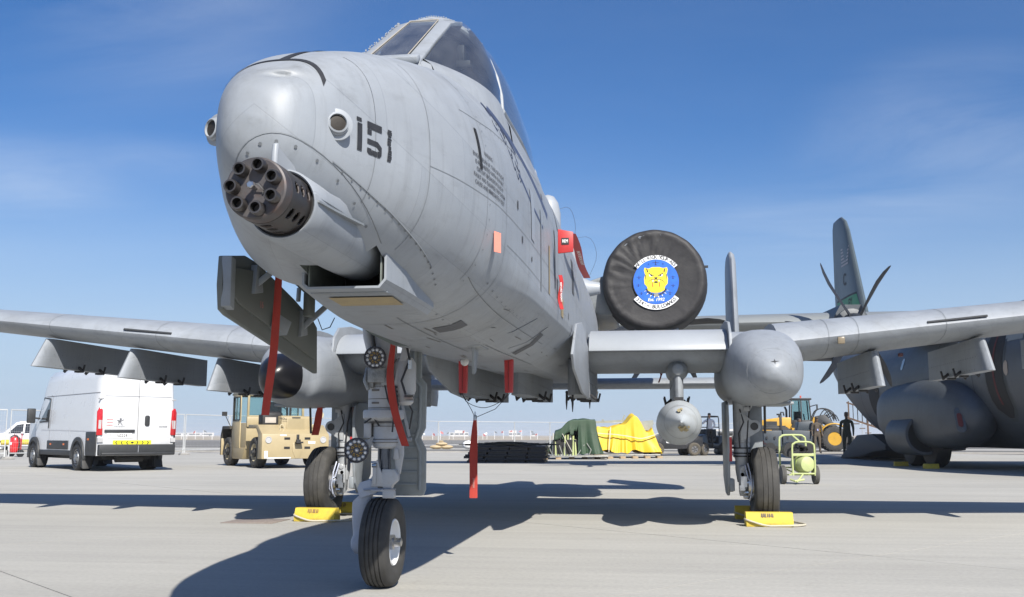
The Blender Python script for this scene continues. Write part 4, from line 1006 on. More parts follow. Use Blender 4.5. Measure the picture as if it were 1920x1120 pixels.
# main gear
def main_gear(sgn):
    g0 = bpy.data.objects.new('main_gear', None); COL.objects.link(g0); g0.parent = JET
    X = sgn * 2.40
    m = MB(); m.lathe((X, .02, 1.62), (0, 0, -1), [(0, .092), (.62, .092), (.64, .098), (.70, .098), (.71, .09), (.76, .095), (.86, .095), (.90, .08), (1.02, .08), (1.16, .06)], 24); m.build('gear_strut', GEARG, g0, ang=30)
    m = MB()
    for z in (.86, .80, .765): m.lathe((X, .02, z), (0, 0, -1), [(0, .103), (.016, .103)], 20)
    m.tube([(X - .02, -.08, 1.30), (X + .02, -.10, 1.15), (X - .04, -.1, 1.02), (X - .03, -.09, .86)], .009, 7); m.tube([(X + .10, -.06, 1.34), (X + .07, -.09, 1.15), (X + .05, -.09, .9), (X + .06, -.09, .64)], .010, 7)
    m.build('brake_line', CABLE, g0)
    m = MB()    # side brace lug with a round eye
    P = arc((.14, .0), .075, R(-70), R(110), 10) + [(.0, .16), (-.02, .16), (-.02, -.16), (.02, -.16)]
    H = arc((.14, .0), .042, 0, 2 * math.pi, 17)[:-1]
    m.prism(P, (X, -.06, 1.10), (sgn, 0, 0), (0, 0, 1), .07)
    m.build('brace_lug', GEARG, g0, bevel=.006)
    m = MB(); m.lathe((X + sgn * .14, -.098, 1.10), (0, -1, 0), [(0, .045), (.004, .045), (.004, .036), (.001, .034), (.001, .001)], 18, cap=False); m.build('brace_bearing', mat('dark_bearing', (.05, .05, .05), .4, .4), g0)
    m = MB(); m.beam((X + sgn * .03, -.03, 1.24), (X + sgn * .10, -.05, 1.42), .02, .02); m.box((X + sgn * .06, -.05, 1.30), (.07, .06, .05)); m.beam((X - sgn * .02, .06, 1.1), (X + sgn * .2, .3, 1.5), .05, .05); m.build('retract_link', GEARG, g0, bevel=.004)
    # trailing lever, axle, brake pack
    m = MB(); m.prism([(-.07, .14), (.06, .16), (.09, .0), (.06, -.16), (-.02, -.20), (-.07, -.08)], (X, -.02, .50), (0, 1, 0), (0, 0, 1), .09); m.lathe((X - sgn * .0, -.07, .62), (0, -1, 0), [(0, .035), (.03, .035), (.034, .02)], 14); m.lathe((X - sgn * .01, -.07, .55), (0, -1, 0), [(0, .03), (.02, .03)], 14); m.build('axle_lever', GEARG, g0, bevel=.008)
    m = MB(); m.lathe((X + sgn * .03, 0, .425), (sgn, 0, 0), [(0, .06), (.02, .16), (.10, .175), (.12, .175)], 28)
    for k in range(7):
        a = 2 * math.pi * k / 7 + .2; m.lathe((X + sgn * .0, .13 * math.cos(a), .425 + .13 * math.sin(a)), (sgn, 0, 0), [(0, .02), (.02, .026), (.06, .026)], 10)
    m.box((X + sgn * .0, -.12, .47), (.07, .07, .12)); m.box((X - sgn * .02, -.13, .40), (.06, .06, .06)); m.build('brake_pack', STEEL, g0, ang=30)
    m = MB(); m.tube([(X + sgn * .05, -.12, .68), (X + sgn * .075, -.16, .56), (X + sgn * .09, -.18, .40), (X + sgn * .07, -.17, .30), (X + sgn * .06, -.12, .26)], .010, 8)
    m.tube([(X + sgn * .02, -.11, .66), (X + sgn * .05, -.16, .5), (X + sgn * .11, -.17, .46), (X + sgn * .12, -.16, .36), (X + sgn * .08, -.13, .29)], .009, 8); m.build('brake_hose', mat('braided_hose', (.45, .48, .58), .35, .5, .1, 60), g0)
    wheel('main_wheel', (sgn * 2.635, 0, .428), .285, .436, .21, (1, 0, 0), g0, GEARG, sgn, 3, flat=.012)
    m = MB(); m.lathe((sgn * 2.635, 0, .428), (-sgn, 0, 0), [(.02, .20), (.08, .19), (.085, .10), (.12, .09)], 28, cap=False); m.build('inner_rim', GEARG, g0)
    # doors: curved inner plate and flat outer plate
    m = MB(); P = [(-.12, 1.36), (.02, 1.40), (.6, 1.40), (.6, .5), (.30, .32), (.05, .30), (-.08, .42), (-.16, .80), (-.16, 1.2)]
    m.prism(P, (sgn * 2.235, 0, 0), (0, 1, 0), (0, 0, 1), .035); m.prism([(-.1, .36), (.14, .34), (.14, .5), (-.1, .5)], (sgn * 2.27, 0, 0), (0, 1, 0), (0, 0, 1), .06)
    d_ = m.build('gear_door', GREYD, g0, bevel=.012)
    m = MB(); m.box((sgn * 2.565, .34, 1.10), (.22, .03, .62)); m.build('rear_gear_door', GREYD, g0, bevel=.01)
    m = MB(); m.box((sgn * 2.26, -.15, .84), (.03, .012, .28)); m.build('red_edge_stripe', REDP, d_)
main_gear(1); main_gear(-1)

# ------------------------------------------------------------------ things hung on, put over or laid against the jet
# drop tank
T = thing('drop_tank', 'grey drop tank with a chipped pointed nose hanging under the left wing root', 'drop tank', (1.665, 0, 1.135))
m = MB(); m.lathe((0, 0, 0), (0, 1, 0), catmull([(-1.86, .012), (-1.80, .035), (-1.66, .095), (-1.45, .17), (-1.2, .222), (-.8, .245), (0, .247), (1.0, .245), (1.7, .2), (2.3, .08), (2.5, .01)], 36), 40); m.build('tank_body', mat('tank_grey', (.36, .385, .40), .45, 0, .06, 3, stain=(.2, .19, .17), stain_amt=.5, stain_scale=5), T, ang=50)
m = MB(); m.lathe((0, 0, 0), (0, 1, 0), [(-1.455, .1695), (-1.450, .1715), (-1.445, .172)], 40, cap=False); m.build('nose_joint', BLKSOFT, T)
m = MB()
for x, z, r_ in ((-.02, .115, .022), (.005, .13, .018), (.03, -.06, .03), (.0, -.085, .03), (.05, -.085, .025), (.07, -.05, .02), (-.02, -.06, .02)):
    rr = math.hypot(x, z); y = -1.86 + 1.9 * rr ** 1.0 if rr < .17 else -1.4
    n_ = 9; m.poly([(x + r_ * random.uniform(.4, 1.2) * math.cos(2 * math.pi * k / n_), -1.84 + 2.2 * math.hypot(x + r_ * math.cos(2 * math.pi * k / n_), z + r_ * math.sin(2 * math.pi * k / n_)) - .07, z + r_ * random.uniform(.4, 1.2) * math.sin(2 * math.pi * k / n_)) for k in range(n_)])
BT = BVHTree.FromPolygons([tuple(v.co) for v in T.children[0].data.vertices], [tuple(p.vertices) for p in T.children[0].data.polygons])
for k_, p_ in enumerate(m.v):
    h_, nr, _, _ = BT.ray_cast(Vector((p_.x, -4, p_.z)), Vector((0, 1, 0)))
    if h_: m.v[k_] = h_ + Vector((0, -.004, 0))
m.build('paint_chip', mat('primer_ochre', (.30, .25, .14), .6, 0, .3, 30), T, ang=0)
m = MB(); m.box((0, -.25, .26), (.10, 1.2, .04)); m.build('tank_lug', CABLE, T)

# streamers and pins
def streamer(label, pts, w0, w1, tw=0.0, m=RED, thick=.004, cat='streamer', group='red warning streamers', facing=0.0):
    """ribbon through pts; width from w0 to w1, face turned by facing, twisting by tw"""
    base = Vector(pts[0]); t = thing('warning_streamer', label, cat, base, 0, group)
    P = catmull([tuple(Vector(p) - base) for p in pts], 26)
    rs = []
    for i, p in enumerate(P):
        q = i / 25; a = facing + tw * q; d = Vector((math.cos(a), math.sin(a), 0)); w_ = lerp(w0, w1, min(1, q * 2.2)) / 2; nn = Vector((-math.sin(a), math.cos(a), 0)) * thick / 2
        cr = nn * 3 * math.sin(q * 9)
        p = Vector(p); rs.append([p - d * w_ - nn + cr, p - cr * .6 - nn, p + d * w_ - nn + cr, p + d * w_ + nn + cr, p + nn - cr * .6, p - d * w_ + nn + cr])
    b = MB(); b.rings(rs); b.build('ribbon', m, t, ang=60)
    b = MB(); b.lathe((0, 0, .0), (0, 0, -1), [(-.05, .004), (0, .009), (.02, .009)], 8); b.build('pin', STEEL, t)
    return t
streamer('long red ribbon hanging past the open nose bay door, tied to a black weight', [(-.50, -7.22, 1.86), (-.505, -7.22, 1.65), (-.515, -7.22, 1.42), (-.54, -7.21, 1.22), (-.555, -7.2, 1.10)], .034, .040, .6, facing=.1)
T = bpy.data.objects['warning_streamer']
streamer('red ribbon hanging down the front of the white nose gear strut', [(-.30, -5.62, 1.74), (-.315, -5.64, 1.55), (-.32, -5.66, 1.38), (-.29, -5.66, 1.18), (-.245, -5.66, 1.02), (-.215, -5.65, .93)], .026, .052, -.4, facing=.2)
hs_ = streamer('broad red ribbon swinging on wires from two red pins under the belly', [(-.045, -4.02, 1.14), (-.05, -4.02, 1.04), (-.055, -4.02, .85), (-.055, -4.02, .66), (-.055, -4.02, .50)], .02, .064, .15)
b = MB()
off = Vector((-.045, -4.02, 1.14))
for a in ((-.16, -4.0, 1.34), (.24, -4.0, 1.34)): b.tube([Vector(a) - off, Vector((a[0] * .5, -4.01, 1.21)) - off, (0, 0, 0)], .0028, 5)
b.tube([Vector(p) - off for p in catmull([(-.16, -4.0, 1.36), (-.12, -4.0, 1.27), (.02, -4.0, 1.22), (.16, -4.0, 1.27), (.24, -4.0, 1.36)], 18)], .0028, 5)
b.build('wire', CABLE, hs_)
b = MB(); b.box((0, 0, .005), (.024, .012, .03)); b.build('clip', CABLE, hs_)
vs, fs = text_mesh('REMOVE', .02); b = MB(); b.add([(-.008 + p.y, -.010, -.52 + p.x) for p in vs], fs); b.build('faded_lettering', mat('faded_white_print', (.45, .25, .22), .8), hs_, ang=0)
for k, x in enumerate((-.148, .23)):
    t = thing('pin_cover', ('left' if k == 0 else 'right') + ' of the two red box covers hanging under the belly above the wires', 'cover', (x, -4.0, 1.60), 0, 'red box covers under the belly')
    b = MB(); b.rings([[(sx * w_, sy * .03, z) for sx, sy in ((-1, -1), (1, -1), (1, 1), (-1, 1))] for z, w_ in ((.03, .028), (.0, .036), (-.12, .034), (-.25, .031), (-.26, .028))]); b.build('cover_body', REDP, t, bevel=.005)
    b = MB(); b.box((0, -.032, -.12), (.006, .006, .24)); b.build('seam', mat('dark_red', (.2, .015, .015), .5), t)
streamer('dark red ribbon hanging behind the black radome of the right wheel pod', [(-2.5, -.62, 1.42), (-2.51, -.62, 1.3), (-2.53, -.62, 1.15), (-2.56, -.62, 1.0)], .03, .085, .3)
streamer('narrow red ribbon beside the right main gear strut', [(-2.46, .55, 1.5), (-2.46, .55, 1.2), (-2.46, .55, .9), (-2.45, .55, .7)], .035, .06, .9)
streamer('small red ribbon under the left wing root ahead of the drop tank pylon', [(1.50, 1.2, 1.82), (1.49, 1.2, 1.76), (1.46, 1.2, 1.68)], .05, .02)
# vane cover with its ribbon, pitot ribbon, small faded flag on the left side
t = thing('vane_cover', 'square red vane cover with a black label on the left side of the fuselage', 'cover', (.665, -4.8, 2.44))
b = MB(); b.prism([(-.03, -.11), (.085, -.10), (.085, .05), (-.03, .075)], (.075, 0, 0), (1, 0, 0), (0, 0, 1), .02); b.build('cover_body', REDP, t, bevel=.006)
b = MB(); b.box((.10, -.012, -.02), (.055, .004, .05)); b.build('black_label', BLK, t)
vs, fs = text_mesh('REM', .05); b = MB(); b.add([(.10 + p.x * .45, -.0155, p.y * .65 - .02) for p in vs], fs); b.build('label_lettering', WHITEP, t, ang=0)
def sidestrip(label, a, b_, w_, txt, off=.06, dx=0):
    a, b_ = Vector(a), Vector(b_); t = thing('warning_streamer', label, 'streamer', a, 0, 'red warning streamers'); d = (b_ - a); n_ = Vector((1, 0, 0)); L_ = d.length
    ux = Vector((.5, -.86, 0)); ax = d.cross(ux).normalized() * 0 + Vector((.6, .55, .1)).normalized()
    m = MB(); m.rings([[d * q + ax * s_ * w_ / 2 + Vector((.01 * math.sin(q * 7), 0, 0)) + ux * k for s_, k in ((-1, 0), (1, 0), (1, .004), (-1, .004))] for q in [k / 10 for k in range(11)]]); m.build('ribbon', REDP, t)
    vs, fs = text_mesh(txt, w_ * .62); dd = d.normalized(); b2 = MB(); b2.add([d * .5 - dd * (-p.x) + ax * (p.y) + ux * .012 for p in vs], fs); b2.build('lettering', WHITEP, t, ang=0)
sidestrip('red lettered ribbon blown back from the square vane cover', (.74, -3.9, 2.66), (.75, -2.2, 2.55), .085, 'REMOVE BEFORE FLIGHT')
sidestrip('narrow red lettered ribbon stuck flat to the fuselage side below the vane cover', (.69, -4.42, 2.23), (.69, -4.36, 1.97), .035, 'BEFORE FLIGHT')
t = thing('safety_flag', 'small faded red flag tucked into the side of the nose', 'flag', (.60, -7.22, 2.0))
b = MB(); b.prism([(-.015, -.095), (.022, -.10), (.022, .0), (-.015, .01)], (.03, 0, 0), (.8, .45, 0), (0, 0, 1), .004); b.build('flag_cloth', PINK, t)
b = MB(); b.lathe((0, 0, .0), (1, .4, 0), [(-.03, .004), (.03, .004)], 8); b.build('pin', STEEL, t)

# intake covers
COVER = mat('cover_black_fabric', (.021, .020, .021), .62, 0, .2, 7, bump=.5, bscale=5, stain=(.05, .048, .045), stain_amt=.5, stain_scale=3, stretch=(1, 1, 1))
BLUE = mat('emblem_blue', (.02, .13, .58), .6, 0, .15, 12); EYEL = mat('emblem_yellow', (.78, .60, .03), .6, 0, .08, 20)
def engine_cover(sgn):
    c = Vector((sgn * 1.435, 1.93, 3.16))
    t = thing('intake_cover', 'black fabric intake cover with a round bulldog badge on the left engine' if sgn > 0 else 'black fabric intake cover on the right engine, behind the fuselage', 'engine cover', c, 0, 'black intake covers on the engines')
    m = MB(); NA_ = 120; rows = []
    prof = [(0.0, .03), (.0, .25), (.0, .42), (-.005, .55), (-.012, .60), (-.02, .645), (-.01, .685), (.04, .715), (.12, .728), (.5, .752), (.62, .748), (.64, .742)]
    def face(x, z): # wrinkles radiating from the badge, gathered at the upper left
        r_ = math.hypot(x, z); a = math.atan2(z, x); k = max(0, min(1, (r_ - .28) / .3)) * max(0, min(1, (.72 - r_) / .08))
        w_ = .5 + .5 * math.cos(a - R(140)); w_ = .06 + .94 * w_ ** 2.2
        s_ = math.sin(a * 21 + 5.0 * math.sin(r_ * 5 + a * 2) + 2.5 * math.sin(a * 5)) + .7 * math.sin(a * 37 + r_ * 14 + 3 * math.sin(a * 7)) + .8 * math.sin(x * 9 + z * 14 + 2 * math.sin(x * 11)) 
        return .012 * k * w_ * s_
    for d, r_ in [(0, .03), (.004, .12), (.006, .2), (.006, .28), (.005, .34), (.003, .40), (.0, .46), (-.004, .52), (-.008, .57), (-.012, .61)] + prof[5:]:
        ring = []
        for i in range(NA_):
            a = 2 * math.pi * i / NA_; x, z = r_ * math.cos(a), r_ * math.sin(a)
            dd = d - (face(x, z) if r_ < .66 else 0); ru = .006 * math.sin(a * 31 + 2 * math.sin(3 * a)) if .6 < r_ < .70 else .003 * math.sin(a * 17)
            ring.append((x * (1 + ru), dd, z * (1 + ru)))
        rows.append(ring)
    m.rings(rows, cap1=False); m.build('cover_cloth', COVER, t, ang=70)
    m = MB(); m.tube([(.748 * math.cos(a), .55, .748 * math.sin(a)) for a in [2 * math.pi * k / 40 for k in range(41)]], .01, 6); m.box((.722, .1, .18), (.05, .04, .03)); m.build('draw_cord', CABLE, t)
    if sgn < 0: return
    e = Vector((.02, -.012, -.035)); EX, EZ = Vector((1, 0, 0)), Vector((0, 0, 1))
    def lay(name, polys, mm, lift, par=t):
        b = MB()
        for P in polys: b.poly([e + EX * x + EZ * z - Vector((0, lift, 0)) for x, z in P])
        return b.build(name, mm, par, ang=0)
    lay('badge_rim', [arc((0, 0), .325, 0, 2 * math.pi, 49)[:-1]], BLK, .006)
    lay('badge_disc', [arc((0, 0), .315, 0, 2 * math.pi, 49)[:-1]], BLUE, .008)
    up = arc((0, 0), .375, R(143), R(37), 22) + arc((0, 0), .315, R(37), R(143), 22); dn = arc((0, 0), .395, R(218), R(322), 22) + arc((0, 0), .322, R(322), R(218), 22)
    strips = []
    for P in (up, dn):
        for k in range(21): strips.append([P[k], P[k + 1], P[42 - k], P[43 - k]])
    lay('badge_scroll', strips, WHITEP, .010)
    b = MB()
    def arc_text(txt, r_, a0, a1, size, flip=False, small=()):
        n_ = len(txt)
        for k, ch in enumerate(txt):
            if ch == ' ': continue
            a = R(lerp(a0, a1, (k + .5) / n_)); vs, fs = text_mesh(ch, size * (.7 if k in small else 1))
            up_ = Vector((math.cos(a), 0, math.sin(a))) * (-1 if flip else 1); rt = Vector((up_.z, 0, -up_.x))
            b.add([e + Vector((math.cos(a), 0, math.sin(a))) * r_ + rt * p.x + up_ * p.y - Vector((0, .013, 0)) for p in vs], fs)
    arc_text("WE'LL KICK YOUR ASS", .345, 141, 39, .066); arc_text('354TH BULLDAWGS', .358, 221, 319, .070, True, (3, 4))
    b.build('scroll_lettering', BLK, t, ang=0)
    vs, fs = text_mesh('Est. 1992', .062); b = MB(); b.add([e + EX * (p.x + p.y * .25) + EZ * (p.y - .255) - Vector((0, .012, 0)) for p in vs], fs); b.build('badge_year', WHITEP, t, ang=0)
    head = [(-.155, .20), (-.10, .185), (-.05, .205), (.05, .205), (.10, .19), (.155, .20), (.165, .165), (.15, .10), (.165, .04), (.16, -.03), (.125, -.07), (.115, -.12), (.07, -.15), (0, -.16), (-.07, -.15), (-.115, -.12), (-.125, -.07), (-.16, -.03), (-.165, .04), (-.15, .10), (-.165, .165)]
    lay('dog_head', [head], EYEL, .011)
    dk = [[(-.135, .195), (-.115, .175), (-.105, .14), (-.12, .13)], [(.135, .195), (.115, .175), (.105, .14), (.12, .13)],
          [(-.10, .125), (-.03, .085), (-.03, .075), (-.10, .112)], [(.10, .125), (.03, .085), (.03, .075), (.10, .112)], [(-.025, .06), (.025, .06), (.012, .03), (-.012, .03)],
          [(-.02, .005), (.02, .005), (.025, -.02), (-.025, -.02)], [(-.075, .095), (-.05, .09), (-.055, .075), (-.075, .08)], [(.075, .095), (.05, .09), (.055, .075), (.075, .08)]]
    for s2 in (1, -1):
        jw = [(.012 * s2, .03), (.06 * s2, .035), (.10 * s2, .01), (.125 * s2, -.03)]
        for (x0, z0), (x1, z1) in zip(jw, jw[1:]): dk.append([(x0, z0), (x1, z1), (x1, z1 - .007), (x0, z0 - .007)])
        dk.append([(.15 * s2, .10), (.145 * s2, .03), (.138 * s2, .03), (.14 * s2, .10)])
    for k in range(11):
        a = R(lerp(200, 340, k / 10)); dk.append([(.14 * math.cos(a) + x, -.07 + .12 * math.sin(a) + z) for x, z in ((-.012, -.012), (.012, -.012), (.012, .012), (-.012, .012))])
    lay('dog_ink', dk, BLK, .013)
    lay('dog_white', [[(-.095, .105), (-.045, .083), (-.06, .07), (-.09, .075)], [(.095, .105), (.045, .083), (.06, .07), (.09, .075)], [(-.05, .0), (-.035, .0), (-.035, .035), (-.045, .03)], [(.05, .0), (.035, .0), (.035, .035), (.045, .03)]] +
        [[(.155 * math.cos(R(a)) - .01, -.07 + .135 * math.sin(R(a))), (.155 * math.cos(R(a)) + .01, -.07 + .135 * math.sin(R(a))), (.19 * math.cos(R(a)), -.07 + .165 * math.sin(R(a)))] for a in range(205, 340, 19)], WHITEP, .0122)
    lay('dog_tongue_lines', [[(-.05, -.01), (-.042, -.01), (-.04, -.09), (-.052, -.06)], [(.05, -.01), (.042, -.01), (.04, -.09), (.052, -.06)]], REDP, .0135)
    lay('dog_tag', [arc((0, -.185), .032, 0, 2 * math.pi, 13)[:-1]], mat('tag_grey', (.25, .25, .25), .5), .0135)
    pl = []
    for x, z, s_ in ((-.235, .065, 1), (-.245, -.045, .8), (-.205, -.16, .8), (.235, .06, 1), (.235, -.06, .9), (.19, -.165, 1), (.0, .265, 1.3), (-.10, .25, .6), (.10, .25, .6)):
        for P in ([(-.045, 0), (-.045, .008), (.045, .008), (.045, 0)], [(-.006, -.03), (.006, -.03), (.005, .035), (-.005, .035)], [(-.018, -.03), (.018, -.03), (.018, -.022), (-.018, -.022)]):
            pl.append([(x + a * s_ * .8, z + b_ * s_ * .8) for a, b_ in P])
    lay('badge_aircraft', pl, mat('badge_dark_plane', (.03, .06, .16), .6), .0105)
engine_cover(1); engine_cover(-1)

# chocks
def chock(label, x, y, L_, rz=0.0, stained=True, grp='yellow wheel chocks'):
    t = thing('wheel_chock', label, 'wheel chock', (x, y, 0), rz, grp)
    m = MB(); P = [(-.10, 0.0), (.10, 0.0), (.10, .05), (.055, .155), (-.055, .155), (-.10, .05)]
    m.rings([[(xx, a, z) for a, z in P] for xx in (-L_ / 2, -L_ / 2 + .004, L_ / 2 - .004, L_ / 2)]); m.build('chock_block', YEL, t, bevel=.012)
    m = MB()
    for k in range(7):
        x0, w0 = -.09 + k * .021 + random.uniform(-.004, .004), random.uniform(.012, .022); m.add([(x0, -.0835, .092 + random.uniform(0, .02)), (x0 + w0, -.0835, .092 + random.uniform(0, .02)), (x0 + w0 * .8, -.0635, .143), (x0 + .002, -.0635, .143)], [(0, 1, 2, 3)])
    m.build('tyre_rub_mark', mat('rub_mark_brown', (.22, .13, .05), .8), t, ang=0)
    m = MB(); m.tube(catmull([(-L_ / 2 - .012, -.03, .08), (-L_ / 2 + .02, -.11, .07), (-.05, -.13, .018), (.1, -.135, .016), (L_ / 2 + .01, -.12, .02), (L_ / 2 + .16, .1, .014), (L_ / 2 + .05, .5, .02)], 24), .011, 8); m.build('chock_rope', ROPE, t)
    return t
chock('yellow chock with a pale rope ahead of the right main wheel', -2.55, .02 - .52, .50, R(-3))
chock('yellow chock shaded behind the right main wheel', -2.56, .56, .50)
c_ = chock('yellow chock with a dark rope ahead of the left main wheel', 2.63, .02 - .46, .51, R(2))
c_.children[2].data.materials[0] = mat('rope_dark', (.16, .13, .10), .9, bump=.5, bscale=200)
chock('yellow chock shaded behind the left main wheel', 2.60, .56, .52)

# ------------------------------------------------------------------ ground: concrete apron in slabs, asphalt, sand to the horizon
def ground_mat(name, col, dark, s1=.25, fine=30, streak=True, rough=.9, pit=.25):
    m = bpy.data.materials.new(name); MATS[name] = m; m.use_nodes = True
    n, l = m.node_tree.nodes, m.node_tree.links; p = n['Principled BSDF']; p.inputs['Roughness'].default_value = rough; p.inputs['Specular IOR Level'].default_value = .25
    g = n.new('ShaderNodeNewGeometry')
    def noise(scale, det, rot=0, st=(1, 1, 1), rough_=.6):
        mp = n.new('ShaderNodeMapping'); mp.inputs['Rotation'].default_value = (0, 0, rot); mp.inputs['Scale'].default_value = st; l.new(g.outputs['Position'], mp.inputs[0])
        t = n.new('ShaderNodeTexNoise'); t.inputs['Scale'].default_value = scale; t.inputs['Detail'].default_value = det; t.inputs['Roughness'].default_value = rough_; l.new(mp.outputs[0], t.inputs['Vector']); return t.outputs['Fac']
    def ramp(f, p0, c0, p1, c1):
        r = n.new('ShaderNodeValToRGB'); r.color_ramp.elements[0].position = p0; r.color_ramp.elements[0].color = (*c0, 1); r.color_ramp.elements[1].position = p1; r.color_ramp.elements[1].color = (*c1, 1); l.new(f, r.inputs[0]); return r.outputs['Color']
    def mul(a, b, f=1.0):
        x = n.new('ShaderNodeMixRGB'); x.blend_type = 'MULTIPLY'; x.inputs['Fac'].default_value = f; l.new(a, x.inputs['Color1']); l.new(b, x.inputs['Color2']); return x.outputs['Color']
    c = ramp(noise(s1, 6), .3, tuple(v * .92 for v in col), .7, tuple(min(1, v * 1.06) for v in col))
    c = mul(c, ramp(noise(fine, 4), .25, (.86, .86, .86), .75, (1.08, 1.08, 1.07)))
    if streak:
        # brushed finish and faint tyre and spill streaks
        c = mul(c, ramp(noise(2.2, 8, R(-40), (.12, 2.6, 1)), .35, (.945, .945, .945), .65, (1.025, 1.025, 1.02)))
        c = mul(c, ramp(noise(.55, 7, R(-62), (.10, 1.6, 1), .7), .34, (.88, .88, .885), .58, (1.02, 1.02, 1.02)), .8)
        c = mul(c, ramp(noise(1.3, 10, 0, (1, 1, 1), .75), .60, (1, 1, 1), .80, dark))
        c = mul(c, ramp(noise(90, 2), .70, (1, 1, 1), .80, (.72, .70, .68)))
    l.new(c, p.inputs['Base Color'])
    b = n.new('ShaderNodeBump'); b.inputs['Strength'].default_value = pit; b.inputs['Distance'].default_value = .006; l.new(noise(160, 4), b.inputs['Height']); l.new(b.outputs['Normal'], p.inputs['Normal'])
    return m
CONC = ground_mat('apron_concrete', (.402, .392, .360), (.80, .79, .76))
ASPH = ground_mat('taxiway_asphalt', (.16, .155, .145), (.8, .8, .8), s1=.05, fine=8, streak=False)
SAND = ground_mat('desert_sand', (.36, .31, .24), (.9, .9, .9), s1=.02, fine=2, streak=False)
SEAL = mat('joint_sealant', (.12, .11, .10), rough=.9, var=.2, scale=3)
big = MB(); N_ = 48
big.poly([(2450 * math.cos(2 * math.pi * k / N_), 2450 * math.sin(2 * math.pi * k / N_) + 700, -.06) for k in range(N_)]); big.build('desert_ground', SAND, None, ang=0, kind='structure')
sub = MB(); sub.poly([(-260, -60, -.02), (260, -60, -.02), (260, 190, -.02), (-260, 190, -.02)]); sub.build('asphalt_taxiway', ASPH, None, ang=0, kind='structure')
ap = MB(); ap.box((0, 15, -.012 - .0), (.1, .1, .001)); 
E1 = Vector((.757, -.653, 0)); E2 = Vector((.653, .757, 0)); SP = 5.75
apr = MB(); apr.poly([(-120, -40, -.012), (120, -40, -.012), (120, 50, -.012), (-120, 50, -.012)]); APRON = apr.build('apron', SEAL, None, ang=0, kind='structure')
# slabs laid on a grid turned 41 degrees; the joints between them are open down to the sealant
b0 = -.31 - .0
slabs = {}
for i in range(-16, 17):
    for j in range(-16, 18):
        c0 = E1 * (i * SP + 1.6) + E2 * (b0 + (j + .5) * SP); 
        if not (-16 < c0.x < 16 and -15 < c0.y < 26): continue
        slabs[(i, j)] = c0
base_me = None
for (i, j), c0 in slabs.items():
    if base_me is None:
        m = MB(); h = SP / 2 - .007; M3 = Matrix((E1, E2, Vector((0, 0, 1)))).transposed(); m.box((0, 0, -.006), (2 * h, 2 * h, .012), M3); o = m.build('concrete_slab', CONC, APRON, ang=0); base_me = o.data
    else:
        o = bpy.data.objects.new('concrete_slab', base_me); COL.objects.link(o); o.parent = APRON
    o.location = (c0.x, c0.y, random.uniform(-.0008, .0008))
# farther slabs read as one sheet
inside = lambda i, j: (i, j) in slabs
far = MB()
h = SP / 2 - .005
for i in range(-32, 33):
    for j in range(-32, 33):
        if inside(i, j): continue
        c0 = E1 * (i * SP + 1.6) + E2 * (b0 + (j + .5) * SP)
        if -115 < c0.x < 115 and -38 < c0.y < 45.5: far.poly([c0 + E1 * h * a + E2 * h * b for a, b in ((-1, -1), (1, -1), (1, 1), (-1, 1))])
fo = far.build('far_slabs', CONC, APRON, ang=0, kind='stuff')
# square cast iron cover let into the concrete by the right main wheel
t = MB(); t.box((-3.25, -.62, .003), (.62, .6, .006)); o = t.build('drain_cover', mat('rusty_iron', (.24, .20, .175), .8, 0, .25, 20, bump=.6, bscale=30), None, bevel=.002); tag(o, 'flat rusty square drain cover in the concrete beside the right main wheel', 'drain cover')

# ------------------------------------------------------------------ transport aircraft behind the left wing
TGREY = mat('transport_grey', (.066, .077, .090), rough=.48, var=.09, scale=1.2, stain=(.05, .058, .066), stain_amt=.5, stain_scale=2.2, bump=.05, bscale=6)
skin_detail(TGREY)
TLIGHT = mat('transport_light_panel', (.24, .25, .23), rough=.6, var=.1, scale=4)
TFIN = mat('transport_fin_grey', (.075, .095, .105), rough=.42, var=.06, scale=1)
GREENB = mat('fin_band_green', (.05, .27, .12), rough=.55)
PBLADE = mat('propeller_blade', (.022, .024, .027), rough=.42, var=.15, scale=3)
TP = thing('transport_aircraft', 'dark grey transport aircraft with lowered tail ramp and a green band on its fin', 'transport plane', (12.1, 22.0, 0), R(5.5))
def circ(x, y, z, rx, rz, n=40, rzb=None): return [(x + rx * math.cos(t), y, z + (rz if math.sin(t) > 0 else (rzb or rz)) * math.sin(t)) for t in [2 * math.pi * k / n for k in range(n)]]
fz = [(-11.6, 2.5, .05, .05, .05), (-11.3, 2.5, .7, .6, .6), (-10.6, 2.6, 1.25, 1.05, 1.1), (-9.2, 2.75, 1.8, 1.7, 1.75), (-7.8, 2.75, 2.12, 2.12, 2.13), (-6, 2.75, 2.15, 2.15, 2.15), (0, 2.75, 2.15, 2.15, 2.15), (6.2, 2.75, 2.15, 2.15, 2.12), (8.6, 3.12, 2.1, 1.80, 1.85), (11.8, 3.95, 1.75, 1.1, 1.42), (14.5, 4.5, 1.05, .62, .95), (17.0, 4.75, .42, .32, .35), (17.6, 4.8, .08, .08, .08)]
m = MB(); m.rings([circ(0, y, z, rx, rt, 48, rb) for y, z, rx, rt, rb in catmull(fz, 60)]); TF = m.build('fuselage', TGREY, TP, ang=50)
TB = BVHTree.FromPolygons([tuple(v.co) for v in TF.data.vertices], [tuple(p.vertices) for p in TF.data.polygons])
def tpatch(name, pts, mm, lift=.01, sgn=-1, frame=None, nsub=8):
    """patch on the flank: rows of (y0, y1, z)"""
    b = MB(); rows = []
    for y0, y1, z in pts:
        row = []
        for k in range(5):
            y = lerp(y0, y1, k / 4); h, nr, _, _ = TB.ray_cast(Vector((sgn * 6, y, z)), Vector((-sgn, 0, 0)))
            row.append(h + Vector((sgn * lift, 0, 0)) if h else Vector((sgn * 2.15, y, z)))
        rows.append(row)
    b.rings(rows, close=False); return b.build(name, mm, TP, ang=60)
